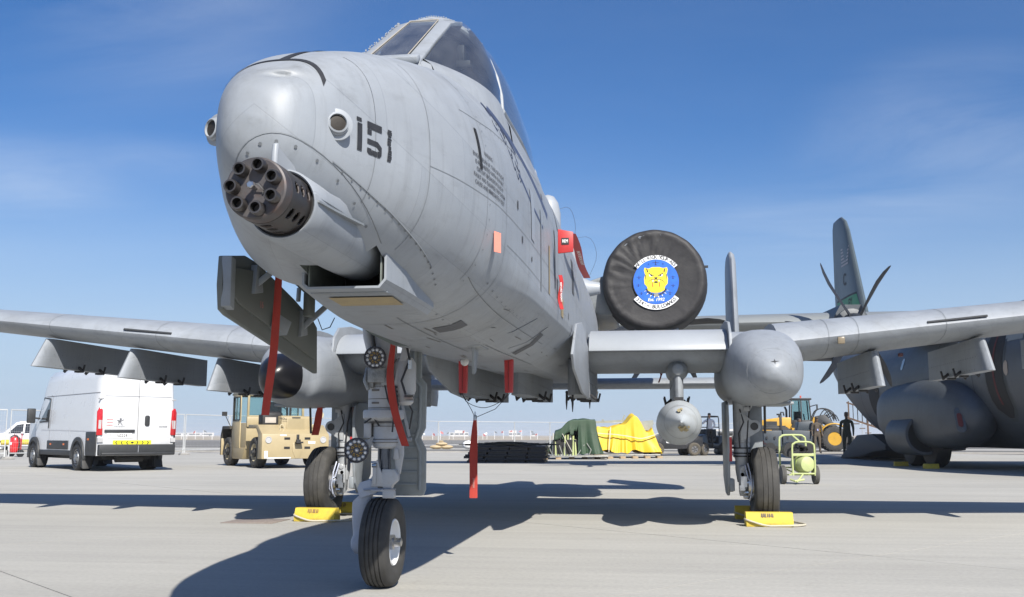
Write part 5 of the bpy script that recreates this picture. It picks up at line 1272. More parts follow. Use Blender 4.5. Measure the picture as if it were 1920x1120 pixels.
rowsz = lambda y0, y1, z0, z1, n=10, taper=True: [(lerp(y0, (y0 + y1) / 2, (.8 if taper and k in (0, n) else .12 if taper and k in (1, n - 1) else 0)), lerp(y1, (y0 + y1) / 2, (.8 if taper and k in (0, n) else .12 if taper and k in (1, n - 1) else 0)), lerp(z0, z1, k / n)) for k in range(n + 1)]
tpatch('side_door_opening', rowsz(4.4, 5.6, 1.05, 3.7), BORE, .015)
tpatch('forward_door_rim', rowsz(-6.0, -4.72, 1.35, 4.05), mat('door_rim_grey', (.05, .06, .065), .5), .012)
tpatch('forward_door_opening', rowsz(-5.9, -4.82, 1.45, 3.95), BORE, .022)
tpatch('door_red_lining', rowsz(-5.4, -5.3, 1.8, 3.7, taper=False), mat('lining_red', (.10, .012, .012), .7), .03)
tpatch('light_panel', rowsz(-6.9, -5.75, 3.45, 3.72, 4, False), TLIGHT)
tpatch('tail_light_panel', rowsz(7.0, 8.2, 3.25, 3.36, 3, False), TLIGHT)
for y, z in ((-2.55, 3.55), (2.0, 3.4), (4.1, 3.4)): tpatch('porthole', rowsz(y - .12, y + .12, z - .2, z + .2, 8), mat('porthole_glass', (.35, .45, .55), .2), .012)
tpatch('national_mark', rowsz(-6.2, -5.95, 2.55, 2.95, 6), mat('faded_badge', (.35, .28, .22), .6), .012)
b = MB()
for y in (-3.9, -1.0, 6.6):
    rows = []
    for k in range(20):
        z = lerp(.9, 4.4, k / 19); h, nr, _, _ = TB.ray_cast(Vector((-6, y, z)), Vector((1, 0, 0)))
        if h: rows.append([h + Vector((-.008, -.015, 0)), h + Vector((-.008, .015, 0))])
    b.rings(rows, close=False)
b.build('skin_joint', mat('joint_black', (.02, .022, .025), .6), TP, ang=0, kind='stuff')
# wheel sponsons
for sgn in (-1, 1):
    m = MB(); SP_ = [(-4.3, .05, .05, 1.55), (-4.2, .30, .35, 1.55), (-3.7, .60, .72, 1.58), (-2.6, .85, .98, 1.62), (-1.0, .98, 1.08, 1.66), (1.4, .96, 1.02, 1.68), (2.6, .80, .86, 1.72), (3.3, .45, .5, 1.78), (3.5, .05, .05, 1.8)]
    m.rings([[(sgn * (2.02 + a * math.copysign(abs(math.cos(t)) ** .75, math.cos(t))), y, z + b_ * math.copysign(abs(math.sin(t)) ** .75, math.sin(t))) for t in [2 * math.pi * k / 32 for k in range(32)]] for y, a, b_, z in catmull(SP_, 40)])
    m.build('sponson', TGREY, TP, ang=60)
    for y in (-1.0, .75):
        t = MB(); t.lathe((sgn * 2.18, y, .72), (1, 0, 0), [(-.25, .3), (-.26, .5), (-.22, .66), (-.12, .71), (.12, .71), (.22, .66), (.26, .5), (.25, .3)], 36); w_ = t.build('main_wheel', RUBD, TP, ang=45)
        t = MB(); t.lathe((sgn * 2.18, y, .72), (sgn, 0, 0), [(.24, .3), (.2, .28), (.14, .1), (.2, .08), (.2, .01)], 20); t.build('wheel_hub', mat('hub_grey', (.3, .31, .31), .4, .3), w_)
    m = MB(); m.lathe((sgn * 2.62, -1.35, 1.0), (0, 1, .0), [(0, .52), (.0, .60), (.05, .62), (1.9, .62), (1.95, .58)], 32, cap=False); m.build('gear_door_drum', TGREY, TP)
    m = MB(); m.lathe((sgn * 2.62, -1.25, 1.0), (0, 1, 0), [(0, .56), (.01, .01)], 28, cap=False); m.lathe((sgn * 2.62, -1.4, 1.0), (0, 1, 0), [(0, .12), (.2, .14)], 12); m.build('drum_inside', BORE, TP)
    m = MB(); m.prism(roundrect(.28, .75, .13), (sgn * 2.55, -3.92, 1.42), (.8 * -sgn, -.6, 0), (0, .3, 1), .05); m.build('inlet_rim', TGREY, TP, bevel=.02)
    m = MB(); m.prism(roundrect(.13, .40, .06), (sgn * 2.565, -3.95, 1.42), (.8 * -sgn, -.6, 0), (0, .3, 1), .05); m.build('inlet_plug', mat('plug_red', (.10, .012, .010), .6), TP)
for sgn in (-.22, .22):
    t = MB(); t.lathe((sgn, -9.3, .5), (1, 0, 0), [(-.15, .2), (-.16, .4), (-.1, .5), (.1, .5), (.16, .4), (.15, .2)], 28); t.build('nose_wheel', RUBD, TP, ang=45)
m = MB(); m.lathe((0, -9.3, 1.2), (0, 0, -1), [(0, .12), (.7, .1)], 14); m.build('nose_strut', GEARW, TP)
# high wing, nacelles, propellers
def twing(x, yle, z, ch, t): return [(x, yle + a, z + b) for a, b in airfoil(ch, t)]
for sgn in (-1, 1):
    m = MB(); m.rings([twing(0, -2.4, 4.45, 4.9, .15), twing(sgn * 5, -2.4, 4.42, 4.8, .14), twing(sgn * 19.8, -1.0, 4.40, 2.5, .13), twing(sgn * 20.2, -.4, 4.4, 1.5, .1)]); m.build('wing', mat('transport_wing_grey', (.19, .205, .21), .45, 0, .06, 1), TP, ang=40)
    for x, ph in ((5.15, 30), (10.85, 26)):
        c = Vector((sgn * x, -3.3, 4.22))
        m = MB(); m.lathe(c, (0, 1, 0), [(.25, .34), (.3, .50), (.8, .58), (2.4, .58), (4.2, .42), (5.4, .1)], 26); m.rings([[(c.x + a, y, z) for a, z in ((-.36, 3.75), (.36, 3.75), (.5, 4.0), (.5, 4.5), (.3, 4.85), (-.3, 4.85), (-.5, 4.5), (-.5, 4.0))] for y in (-2.9, .8)]); m.build('engine_nacelle', TGREY, TP)
        m = MB(); m.lathe(c, (0, 1, 0), [(-.45, .01), (-.42, .1), (-.25, .22), (.0, .33), (.28, .36)], 22); hub = m.build('spinner', PBLADE, TP)
        for k in range(6):
            a = R(60 * k + ph); d = Vector((math.sin(a), 0, math.cos(a))); s_ = Vector((math.cos(a), 0, -math.sin(a)))
            b = MB(); rs = []
            for r_, ch, tw, swp, th in ((.3, .14, 62, 0, .09), (.6, .20, 58, -.01, .07), (1.0, .25, 54, -.02, .05), (1.4, .24, 50, -.02, .035), (1.75, .18, 46, .02, .025), (1.98, .10, 44, .07, .02), (2.05, .03, 44, .09, .015)):
                e = s_ * math.cos(R(tw)) + Vector((0, 1, 0)) * math.sin(R(tw)); nn = d.cross(e)
                o_ = c + d * r_ + s_ * swp
                rs.append([o_ - e * ch / 2, o_ - nn * th / 2, o_ + e * ch / 2, o_ + nn * th / 2])
            b.rings(rs); b.build('propeller_blade', PBLADE, hub, ang=50)
# fin, stabiliser, ramp
m = MB(); m.rings([[(b_ * 1.0, yl + a, z) for a, b_ in airfoil(ch, t, 12)] for z, yl, ch, t in ((4.7, 10.6, 6.6, .10), (5.6, 11.9, 5.3, .11), (8.5, 13.4, 3.9, .12), (10.7, 14.5, 2.75, .12), (11.2, 14.9, 2.3, .12), (11.5, 15.5, 1.5, .1))]); FN = m.build('tail_fin', TFIN, TP, ang=50)
NB = BVHTree.FromPolygons([tuple(v.co) for v in FN.data.vertices], [tuple(p.vertices) for p in FN.data.polygons])
def finpatch(name, polys, mm, lift=.012, step=.35):
    b = MB()
    for P in polys:
        for sd_ in (-1,):
            out = []
            for y, z in P:
                h, nr, _, _ = NB.ray_cast(Vector((sd_ * 3, y, z)), Vector((-sd_, 0, 0)))
                if h: out.append(h + Vector((sd_ * lift, 0, 0)))
            if len(out) >= 3: b.poly(out)
    return b.build(name, mm, FN, ang=0)
band = []
le = lambda z: 11.95 + (z - 5.6) * .52
for k in range(10):
    y0, y1 = lerp(12.75, 16.75, k / 10), lerp(12.75, 16.75, (k + 1) / 10)
    band.append([(y0, 6.8), (y1, 6.8), (y1, 7.42), (y0, 7.42)])
finpatch('green_band', band, GREENB)
finpatch('band_edge', [[(a, z), (b_, z), (b_, z + .09), (a, z + .09)] for (a, _), (b_, _), _, _ in band for z in (6.73, 7.42)], BLK, .014)
vs, fs = text_mesh('EY', .55)
finpatch('band_lettering', [[(14.0 - vs[i].x, 7.1 + vs[i].y) for i in f] for f in fs], BLK, .02)
vs, fs = text_mesh('C', .8); finpatch('fin_lettering', [[(14.9 - vs[i].x, 8.3 + vs[i].y) for i in f] for f in fs], mat('fin_letter_grey', (.03, .035, .04), .6), .02)
fl = []
for k in range(6): fl.append([(14.2 + .18 * 0, 9.0 + .16 * k), (15.4, 9.0 + .16 * k), (15.4, 9.08 + .16 * k), (14.2, 9.08 + .16 * k)])
finpatch('flag_stripes', fl, mat('flag_pale', (.40, .36, .36), .6), .02)
m = MB(); m.rings([twing(-7.6, 13.6, 4.62, 2.0, .1), twing(-1, 12.7, 4.55, 3.6, .11), twing(1, 12.7, 4.55, 3.6, .11), twing(7.6, 13.6, 4.62, 2.0, .1)]); m.build('stabiliser', TGREY, TP, ang=40)
m = MB(); m.prism([(6.0, .66), (7.6, 1.05), (9.6, 1.0), (12.0, .10), (12.1, .0), (9.4, .12), (7.5, .36), (6.0, .44)], (0, 0, 0), (0, 1, 0), (0, 0, 1), 3.0); m.build('tail_ramp', mat('ramp_dark', (.035, .038, .042), .6), TP, bevel=.03)
m = MB(); m.prism([(-.9, .0), (-.3, .05), (-.1, .32), (-.9, .38), (-1.0, .5), (.7, .52), (.95, .42), (.4, .34), (.3, .0)], (-.4, -6.9, 4.86), (0, 1, 0), (0, 0, 1), .25); m.box((-.2, -7.8, 5.15), (.06, .1, .5)); m.build('roof_antenna', mat('antenna_dark', (.03, .035, .04), .5), TP, bevel=.03)
for x, y, rz, lb in ((-2.7, -1.9, 0, 'yellow chock at the front wheel of the dark transport aircraft'), (-2.75, .6, 0, 'yellow chock between the two main wheels of the dark transport aircraft')):
    q = TP.matrix_basis @ Vector((x, y, 0)); t = thing('wheel_chock', lb, 'wheel chock', q, R(5), 'yellow wheel chocks'); m = MB(); m.rings([[(xx, a, z) for a, z in ((-.10, 0), (.10, 0), (.06, .15), (-.06, .15))] for xx in (-.22, .22)]); m.build('chock_block', YEL, t, bevel=.015)

# ------------------------------------------------------------------ white van
VW = mat('van_white', (.58, .59, .60), rough=.28, var=.02, scale=2, coat=.35, stain=(.5, .48, .44), stain_amt=.2, stain_scale=3)
PLB = mat('black_plastic', (.028, .03, .032), rough=.55, var=.15, scale=8)
LRED = mat('lamp_red', (.42, .012, .015), rough=.15, var=.2, scale=30, coat=.5); LCLR = mat('lamp_clear', (.42, .42, .42), .15, coat=.5); ORG = mat('marker_orange', (.55, .13, .02), .25)
GDARK = glass('dark_window', (.10, .12, .13), .03, .8)
SEAMV = mat('panel_gap', (.18, .18, .19), .6)
V = thing('parked_van', 'tall white panel van seen from behind with a yellow chevron strip on its doors', 'van', (-14.2, 15.71, 0), R(139.7), scale=1.08)
def vring(x, w_, h, z0, wt=None, rr=.16):
    wt = wt or w_ * .90
    H = [(-w_, z0), (-w_, .85), (-w_ * .985, 1.35), (lerp(-w_, -wt, .75), h - .35), (-wt, h - rr), (-wt + rr * .8, h - .02), (-wt * .5, h + .02)]
    return [(x, y, z) for y, z in H] + [(x, -y, z) for y, z in H[::-1]]
m = MB(); m.rings([vring(-1.36, .97, 2.66, .42, .86), vring(-1.32, 1.01, 2.72, .40, .90), vring(-.9, 1.025, 2.74, .40), vring(1.5, 1.025, 2.76, .40), vring(2.95, 1.02, 2.74, .40), vring(3.25, 1.01, 2.62, .40, .89, .2), vring(3.55, 1.0, 2.25, .40, .86, .2), vring(4.15, .98, 1.50, .40, .84, .12), vring(4.35, .96, 1.30, .40, .85, .1), vring(4.75, .88, 1.06, .40, .78, .1), vring(4.88, .80, .80, .42, .74, .08)])
VB = m.build('body', VW, V, ang=45)
VT = BVHTree.FromPolygons([tuple(v.co) for v in VB.data.vertices], [tuple(p.vertices) for p in VB.data.polygons])
def vside(name, poly, mm, sgn=1, lift=.006, parent=V, line=None):
    b = MB()
    def hit(x, z):
        h, n_, _, _ = VT.ray_cast(Vector((x, sgn * 3, z)), Vector((0, -sgn, 0))); return (h + Vector((0, sgn * lift, 0))) if h else Vector((x, sgn * 1.0, z))
    if line:
        for (x0, z0), (x1, z1) in zip(poly, poly[1:]):
            k_ = max(1, int(math.hypot(x1 - x0, z1 - z0) / .2))
            for k in range(k_):
                a = hit(lerp(x0, x1, k / k_), lerp(z0, z1, k / k_)); c = hit(lerp(x0, x1, (k + 1) / k_), lerp(z0, z1, (k + 1) / k_)); t_ = (c - a).normalized(); s_ = t_.cross(Vector((0, 1, 0))).normalized() * line / 2
                b.quad(a - s_, a + s_, c + s_, c - s_)
    else: b.poly([hit(x, z) for x, z in poly])
    return b.build(name, mm, parent, ang=0)
for sgn in (1, -1):
    vside('roof_seam', [(-1.25, 2.02), (3.05, 2.02)], SEAMV, sgn, line=.016)
    vside('swage_line', [(-1.2, 1.02), (.6, 1.05), (3.2, 1.08)], mat('soft_crease', (.5, .5, .51), .4), sgn, line=.02)
    vside('door_gap', [(2.42, .55), (2.42, 2.0), (2.55, 2.05)], SEAMV, sgn, line=.014)
    vside('door_gap', [(3.78, .6), (3.75, 1.3), (3.45, 1.9)], SEAMV, sgn, line=.014)
    vside('cab_window', [(2.55, 1.32), (2.58, 1.95), (3.28, 2.0), (3.72, 1.38), (3.4, 1.30)], mat('window_dark', (.015, .018, .02), .08, coat=.6), sgn, .008)
    vside('window_edge', [(2.55, 1.32), (2.58, 1.95), (3.28, 2.0), (3.72, 1.38), (3.4, 1.30), (2.55, 1.32)], PLB, sgn, .010, line=.035)
    vside('door_grip', [(2.50, 1.12), (2.58, 1.12), (2.58, 1.36), (2.50, 1.36)], PLB, sgn, .012)
    b = MB(); b.box((1.65, sgn * 1.03, .66), (1.75, .03, .24)); b.box((1.9, sgn * 1.01, .45), (2.9, .05, .14)); b.build('side_guard', PLB if sgn else PLB, V, bevel=.01)
    for x in (1.1, 2.2): 
        b = MB(); b.box((x, sgn * 1.05, .68), (.10, .012, .05)); b.build('side_marker', ORG, V)
    b = MB(); b.box((-.95, sgn * 1.03, .75), (.72, .05, .52)); b.box((-.95, sgn * 1.0, .5), (.7, .1, .2)); b.build('rear_corner_trim', PLB, V, bevel=.02)
    b = MB(); b.box((-.80, sgn * 1.06, .82), (.10, .012, .05)); b.build('side_marker', ORG, V)
    for x in (0, 3.7):
        b = MB(); P = arc((0, 0), .50, R(-12), R(192), 18); Q = arc((0, 0), .385, R(192), R(-12), 18)
        b.prism([(p[0], p[1]) for p in P] + Q, (x, sgn * 1.02, .38), (1, 0, 0), (0, 0, 1), .10); b.build('wheel_arch', PLB, V, bevel=.012)
        b = MB(); b.lathe((x, sgn * .93, .38), (0, sgn, 0), [(-.2, .385), (.1, .385), (.102, .02)], 22); b.build('arch_hollow', BORE, V)
        w_ = wheel('road_wheel', (x, sgn * .965, .345), .22, .345, .21, (0, 1, 0), V, mat('wheel_silver', (.26, .27, .28), .4, .6), sgn, 3, RUBD)
        b = MB(); b.lathe((x, sgn * 1.03, .345), (0, sgn, 0), [(.01, .165), (.04, .15), (.02, .11), (.045, .07), (.045, .01)], 24); b.build('hub_cap', mat('wheel_silver', (.5, .51, .52)), w_)
        b = MB()
        for k in range(8): b.box((x + .155 * math.cos(k * .785), sgn * 1.082, .345 + .155 * math.sin(k * .785)), (.035, .012, .035))
        b.build('cap_slot', BORE, w_)
        b = MB(); b.prism([(-.42, .42), (-.36, .42), (-.40, .10), (-.56, .06)], (x, sgn * .95, 0), (1, 0, 0), (0, 0, 1), .24); b.build('mud_flap', RUBD, V, bevel=.01)
    # tail lamps, clusters stand on the corner
    b = MB(); b.prism([(-.10, 0.0), (.05, .0), (.06, .60), (.0, .72), (-.08, .66)], (-1.33, sgn * .985, .92), (.45, sgn * .9, 0), (0, 0, 1), .10); tl = b.build('tail_lamp', LRED, V, bevel=.02)
    b = MB(); b.box((-1.375, sgn * .96, 1.20), (.05, .10, .22), Matrix.Rotation(sgn * -.25, 3, 'Z')); b.build('reversing_lens', LCLR, tl)
    b = MB(); b.box((-1.375, sgn * .955, .80), (.05, .13, .11)); b.build('clear_reflector', LCLR, V); b = MB(); b.box((-1.425, sgn * .93, .60), (.012, .09, .07)); b.build('fog_reflector', LRED, V)
    b = MB(); b.box((-1.33, sgn * .955, 1.86), (.07, .12, .035)); b.box((-1.33, sgn * .955, .98 + .02), (.05, .06, .03)); b.build('door_hinge', mat('hinge_silver', (.45, .45, .45), .4, .4), V, bevel=.006)
    b = MB(); b.beam((3.35, sgn * 1.0, 1.40), (3.35, sgn * 1.18, 1.42), .05); b.box((3.36, sgn * 1.26, 1.48), (.12, .22, .42)); b.build('door_mirror', PLB, V, bevel=.045)
    b = MB(); b.quad((3.35, sgn * .79, 2.5), (3.62, sgn * .80, 2.2), (4.2, sgn * .80, 1.53), (4.2, sgn * .4, 1.56)); 
b = MB(); b.quad((3.30, -.76, 2.59), (3.30, .76, 2.59), (4.20, .74, 1.51), (4.20, -.74, 1.51))
for k in range(4): b.v[k] += Vector((.02, 0, .02))
b.build('windscreen', mat('window_dark', (.015, .018, .02)), V, ang=0)
# rear: two doors, gap, seams, handle, number plate lamp bar, plate, chevron strip, bumper
bk = -1.372
b = MB(); b.box((bk, -.44, 1.55), (.02, .86, 2.0)); b.build('rear_door', VW, V, bevel=.012)
b = MB(); b.box((bk, .44, 1.55), (.02, .86, 2.0)); b.build('rear_door', VW, V, bevel=.012)
yy = bk - .0125
b = MB(); b.box((yy, .0, 1.55), (.006, .012, 2.0)); b.box((yy, 0, 1.93), (.006, 1.74, .012)); b.box((yy, 0, 2.42), (.006, 1.6, .010)); b.build('door_seam', SEAMV, V)
b = MB(); b.prism(roundrect(.13, .28, .05), (yy - .01, -.24, 1.30), (0, 1, 0), (0, 0, 1), .03); b.build('door_handle', PLB, V, bevel=.008)
b = MB(); b.box((yy - .015, .47, 1.03), (.04, .78, .075)); b.build('plate_lamp_bar', PLB, V, bevel=.012)
b = MB(); b.box((yy - .004, .47, .91), (.010, .64, .13)); pl_ = b.build('number_plate', WHITEP, V, bevel=.004)
b = MB(); text_on(b, '50229', (yy - .011, .40, .91), (0, -1, 0), (0, 0, 1), .11); text_on(b, 'E', (yy - .011, .70, .93), (0, -1, 0), (0, 0, 1), .06); b.build('plate_lettering', STENC, pl_, ang=0)
b = MB(); b.box((yy - .003, .13, .735), (.008, 1.0, .115)); ch_ = b.build('chevron_strip', mat('strip_yellow', (.72, .66, .02), .45), V)
b = MB()
for k in range(3):
    for s_ in (1, -1):
        x0 = .13 + s_ * (.13 + .14 * k)
        b.add([(yy - .009, x0 - s_ * .03, .735 + .04), (yy - .009, x0 - s_ * .0, .735 + .04), (yy - .009, x0 + s_ * .035, .735), (yy - .009, x0, .735 - .04), (yy - .009, x0 - s_ * .03, .735 - .04), (yy - .009, x0 + s_ * .005, .735)], [(0, 1, 2, 5), (5, 2, 3, 4)])
b.add([(yy - .009, .13 - .05, .735), (yy - .009, .13, .735 + .03), (yy - .009, .13 + .05, .735), (yy - .009, .13, .735 - .03)], [(0, 1, 2, 3)]); b.build('chevrons', BLK, ch_, ang=0)
b = MB(); text_on(b, 'PEUGEOT', (yy, .47, 1.145), (0, -1, 0), (0, 0, 1), .045, 1.6); text_on(b, 'BOXER', (yy, -.68, 1.145), (0, -1, 0), (0, 0, 1), .06, 1.2)
def lion(b, y, z, k):
    for P in ([(-.02, .09), (.03, .09), (.045, .06), (.0, .05)], [(-.01, .06), (.03, .05), (.02, -.01), (-.02, .0)], [(-.02, .04), (-.08, .05), (-.075, .03), (-.02, .02)], [(-.02, .02), (-.06, -.0), (-.055, -.02), (-.01, .0)], [(.0, .0), (-.03, -.08), (-.055, -.085), (-.05, -.07), (-.02, .0)], [(.02, .0), (.05, -.07), (.08, -.085), (.05, -.09), (.0, -.02)], [(.02, .03), (.07, .045), (.075, .08), (.09, .04), (.03, .01)]): b.poly([(yy - .006, y - a * k, z + c * k) for a, c in P])
lion(b, .47, 1.27, 1.0); b.build('tail_badge', mat('badge_grey', (.2, .2, .21), .3, .5), V, ang=0)
b = MB()
for k in range(3):
    for j in range(5): b.box((yy - .003, .80 - .032 * j, 1.33 - .075 * k), (.004, .022, .022))
b.build('red_lettering', mat('faded_red_print', (.5, .12, .12), .6), V, ang=0, kind='stuff')
b = MB(); b.box((-1.40, 0, .55), (.16, 2.0, .28)); b.box((-1.43, 0, .45), (.2, 1.9, .07)); b.build('rear_bumper', PLB, V, bevel=.03)
b = MB(); b.box((-1.487, 0.0, .55), (.01, .012, .22)); b.build('bumper_gap', GREYL, V)
b = MB(); b.box((1.6, 0, .34), (4.6, 1.3, .12)); b.lathe((-1.0, -.3, .32), (0, 1, 0), [(0, .1), (.7, .1)], 14); b.beam((-.0, -.8, .345), (0, .8, .345), .09); b.build('underbody', BORE, V)

# ------------------------------------------------------------------ sand coloured tow tractor
SANDP = mat('tractor_sand_paint', (.37, .30, .172), rough=.45, var=.05, scale=3, stain=(.32, .25, .15), stain_amt=.35, stain_scale=5)
SANDL = mat('tractor_rim_paint', (.50, .43, .28), rough=.5, var=.08, scale=6)
TRG = glass('tractor_glass', (.62, .78, .76), .03, .5)
K = thing('tow_tractor', 'sand coloured aircraft tow tractor with a glazed cab parked behind the right wheel pod', 'tow tractor', (-10.93, 19.38, 0), R(-50.7))
HW = 1.05
for sx, sgn in ((1.45, -1), (1.45, 1), (-1.45, -1), (-1.45, 1)):
    w_ = wheel('road_wheel', (sx, sgn * .86, .475), .34, .475, .27, (0, 1, 0), K, SANDL, sgn, 4, RUB)
    b = MB(); b.lathe((sx, sgn * .86, .475), (0, sgn, 0), [(.02, .14), (.16, .13), (.17, .09), (.2, .08), (.2, .01)], 16); b.build('hub', RUBD, w_)
b = MB(); b.prism([(2.40, .30), (2.40, 1.03), (2.30, 1.08), (1.95, 1.30), (1.80, 1.32), (.98, 1.32), (.98, 1.22), (1.75, 1.22), (2.02, .98), (2.02, .30)], (0, 0, 0), (1, 0, 0), (0, 0, 1), 2 * HW); bp = b.build('front_fender', SANDP, K, bevel=.012)
b = MB(); b.box((2.2, 0, .66), (.42, 2 * HW + .01, .74)); b.build('bumper_block', SANDP, K, bevel=.02)
b = MB(); b.prism([(.45, .6), (.45, 1.58), (2.06, 1.58), (2.12, 1.53), (2.12, .6)], (0, .12, 0), (1, 0, 0), (0, 0, 1), .98); b.build('bonnet', SANDP, K, bevel=.03)
b = MB(); b.box((2.13, .08, 1.28), (.03, .58, .50)); g_ = b.build('grille_frame', SANDP, K, bevel=.01)
b = MB()
for k in range(14): b.box((2.148, .08, 1.07 + .033 * k), (.012, .52, .014))
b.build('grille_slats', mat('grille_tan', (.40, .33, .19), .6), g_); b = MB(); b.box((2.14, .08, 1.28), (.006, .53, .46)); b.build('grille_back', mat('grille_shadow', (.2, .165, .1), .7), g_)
b = MB(); b.box((2.15, .08, 1.53), (.02, .26, .035)); b.build('bonnet_catch', PLB, K)
b = MB(); text_on(b, 'WOLLARD', (2.125, -.24, 1.50), (0, 1, 0), (0, 0, 1), .085); text_on(b, 'TOW TRACTOR', (2.125, -.24, 1.42), (0, 1, 0), (0, 0, 1), .03); b.build('bonnet_lettering', BLK, K, ang=0)
for sgn in (-1, 1):
    b = MB(); b.lathe((2.412, sgn * .86, .86), (1, 0, 0), [(0, .095), (.02, .10), (.022, .085), (.008, .07), (.012, .01)], 20); b.build('head_lamp', LCLR, K)
    b = MB(); b.tube(catmull([(2.2, sgn * .5 + .06, 1.10), (2.2, sgn * .5 + .06, 1.28), (2.2, sgn * .5 + .12, 1.32), (2.2, sgn * .5 + .18, 1.26), (2.2, sgn * .5 + .16, 1.10)], 12), .016, 7); b.build('lifting_shackle', SANDL, K)
b = MB()
for y in (-.28, .36):
    for z in (.62, .90): b.box((2.412, y, z), (.012, .18, .07))
b.build('tow_slot', BORE, K)
b = MB(); b.box((2.47, .05, .80), (.12, .12, .14)); b.box((2.55, .05, .78), (.16, .22, .05)); b.box((2.43, .05, .92), (.05, .08, .2)); b.build('tow_hitch', RUBD, K, bevel=.01)
b = MB(); b.prism([(-.16, .25), (.16, .25), (.16, .0), (.06, -.22), (-.06, -.22), (-.16, 0)], (2.415, .05, .52), (0, 1, 0), (0, 0, 1), .02); b.build('hitch_plate', SANDP, K, bevel=.006)
b = MB(); b.box((2.413, -.92, .42), (.006, .10, .22)); b.box((2.413, -.55, .32), (.006, .8, .03)); b.box((2.413, .5, .78), (.006, .22, .07)); b.box((2.413, -.40, 1.0), (.006, .2, .03)); b.build('reflective_label', WHITEP, K)
# cab: frame posts, door with window, panes, roof
b = MB(); b.box((-.40, 0, .98), (1.62, 1.9, .82)); b.box((.43, 0, 1.42), (.1, 1.9, .32)); b.prism([(-1.2, .6), (.4, .6), (.15, .24), (-.95, .24)], (0, 0, 0), (1, 0, 0), (0, 0, 1), 1.95); b.build('cab_body', SANDP, K, bevel=.02)
b = MB()
for x in (-1.15, .42):
    for sgn in (-1, 1): b.beam((x, sgn * .91, 1.35), (x - (.02 if x > 0 else 0), sgn * .89, 2.30), .07)
b.box((-.37, 0, 2.33), (1.72, 1.92, .07)); b.box((.42, 0, 2.28), (.06, 1.8, .06)); b.box((-1.15, 0, 2.28), (.06, 1.8, .06)); b.box((.42, 0, 1.60), (.06, 1.8, .05)); b.build('cab_frame', mat('cab_frame_olive', (.30, .25, .14), .5), K, bevel=.012)
b = MB(); b.box((-.37, 0, 2.385), (1.66, 1.86, .04)); b.build('cab_roof', mat('roof_dark', (.10, .10, .09), .6), K, bevel=.015)
for sgn in (-1, 1):
    b = MB(); b.box((-.62, sgn * .962, 1.03), (.86, .03, .88)); 
    for x in (-1.03, -.21): b.box((x, sgn * .955, 1.86), (.075, .03, .84))
    b.box((-.62, sgn * .955, 2.26), (.86, .03, .07)); dr = b.build('cab_door', mat('door_tan', (.44, .36, .21), .5), K, bevel=.008)  # doors in one even tan, paler than the body
    b = MB(); b.quad((-1.0, sgn * .955, 1.48), (-.24, sgn * .955, 1.48), (-.24, sgn * .955, 2.23), (-1.0, sgn * .955, 2.23)); b.build('door_pane', TRG, dr, ang=0)
    b = MB(); b.tube([(-.99, sgn * .97, 1.49), (-.25, sgn * .97, 1.49), (-.25, sgn * .97, 2.22), (-.99, sgn * .97, 2.22), (-.99, sgn * .97, 1.49)], .022, 6); b.box((-.62, sgn * .97, 1.85), (.02, .02, .72)); b.build('window_rubber', RUBD, dr)
    b = MB(); b.tube([(-1.2, sgn * 1.0, 1.3), (-1.35, sgn * 1.12, 1.62)], .014, 6); b.box((-1.36, sgn * 1.16, 1.70), (.06, .16, .14)); b.build('mirror_arm', RUBD, K)
    b = MB(); b.prism([(-2.15, .35), (-2.15, 1.0), (-1.95, 1.30), (-1.1, 1.30), (-1.1, 1.2), (-1.9, 1.2), (-2.05, .95), (-2.05, .35)], (0, sgn * .8, 0), (1, 0, 0), (0, 0, 1), .5); b.build('rear_fender', mat('fender_inside_dark', (.05, .045, .035), .7), K)
    b = MB(); b.box((-2.1, sgn * .85, .62), (.12, .40, .55)); b.build('rear_step', SANDP, K, bevel=.01)
b = MB(); b.quad((.40, -.88, 1.62), (.40, .88, 1.62), (.385, .87, 2.27), (.385, -.87, 2.27)); b.build('windscreen', TRG, K, ang=0)
b = MB(); b.quad((-1.15, -.88, 1.42), (-1.15, .88, 1.42), (-1.15, .87, 2.27), (-1.15, -.87, 2.27)); b.build('rear_pane', TRG, K, ang=0)
b = MB(); b.box((-.65, .35, 1.55), (.5, .5, .14)); b.box((-.88, .35, 1.85), (.12, .5, .5)); b.tube([(-.1, .35 + .2 * math.cos(t), 1.72 + .2 * math.sin(t)) for t in [k * .524 for k in range(13)]], .018, 6); b.tube([(.2, .35, 1.45), (-.1, .35, 1.72)], .025, 7); b.lathe((.3, -.25, 2.15), (-1, 0, 0), [(0, .1), (.06, .09)], 14); b.beam((.36, .1, 1.65), (.36, -.18, 2.0), .015); b.beam((.36, .5, 1.65), (.36, .5, 2.25), .09, .04); b.build('seat_and_controls', RUBD, K)
b = MB(); b.box((1.60, -.62, 1.47), (.42, .5, .32)); b.lathe((1.4, -.40, 1.60), (0, 1, 0), [(-.2, .13), (.2, .13)], 16); wn = b.build('winch_box', RUBD, K, bevel=.02)
b = MB(); b.box((1.815, -.62, 1.46), (.01, .34, .17)); b.build('winch_label', mat('label_grey', (.42, .38, .33), .6), wn)
b = MB(); b.lathe((2.0, .9, 1.62), (1, 0, 0), [(-.04, .02), (-.03, .11), (.0, .125), (.01, .11), (.005, .01)], 18); b.beam((1.9, .9, 1.3), (1.97, .9, 1.6), .03); b.build('work_lamp', SANDL, K)
b = MB(); b.box((0, 0, .42), (4.0, 1.0, .2)); b.build('chassis', BORE, K)

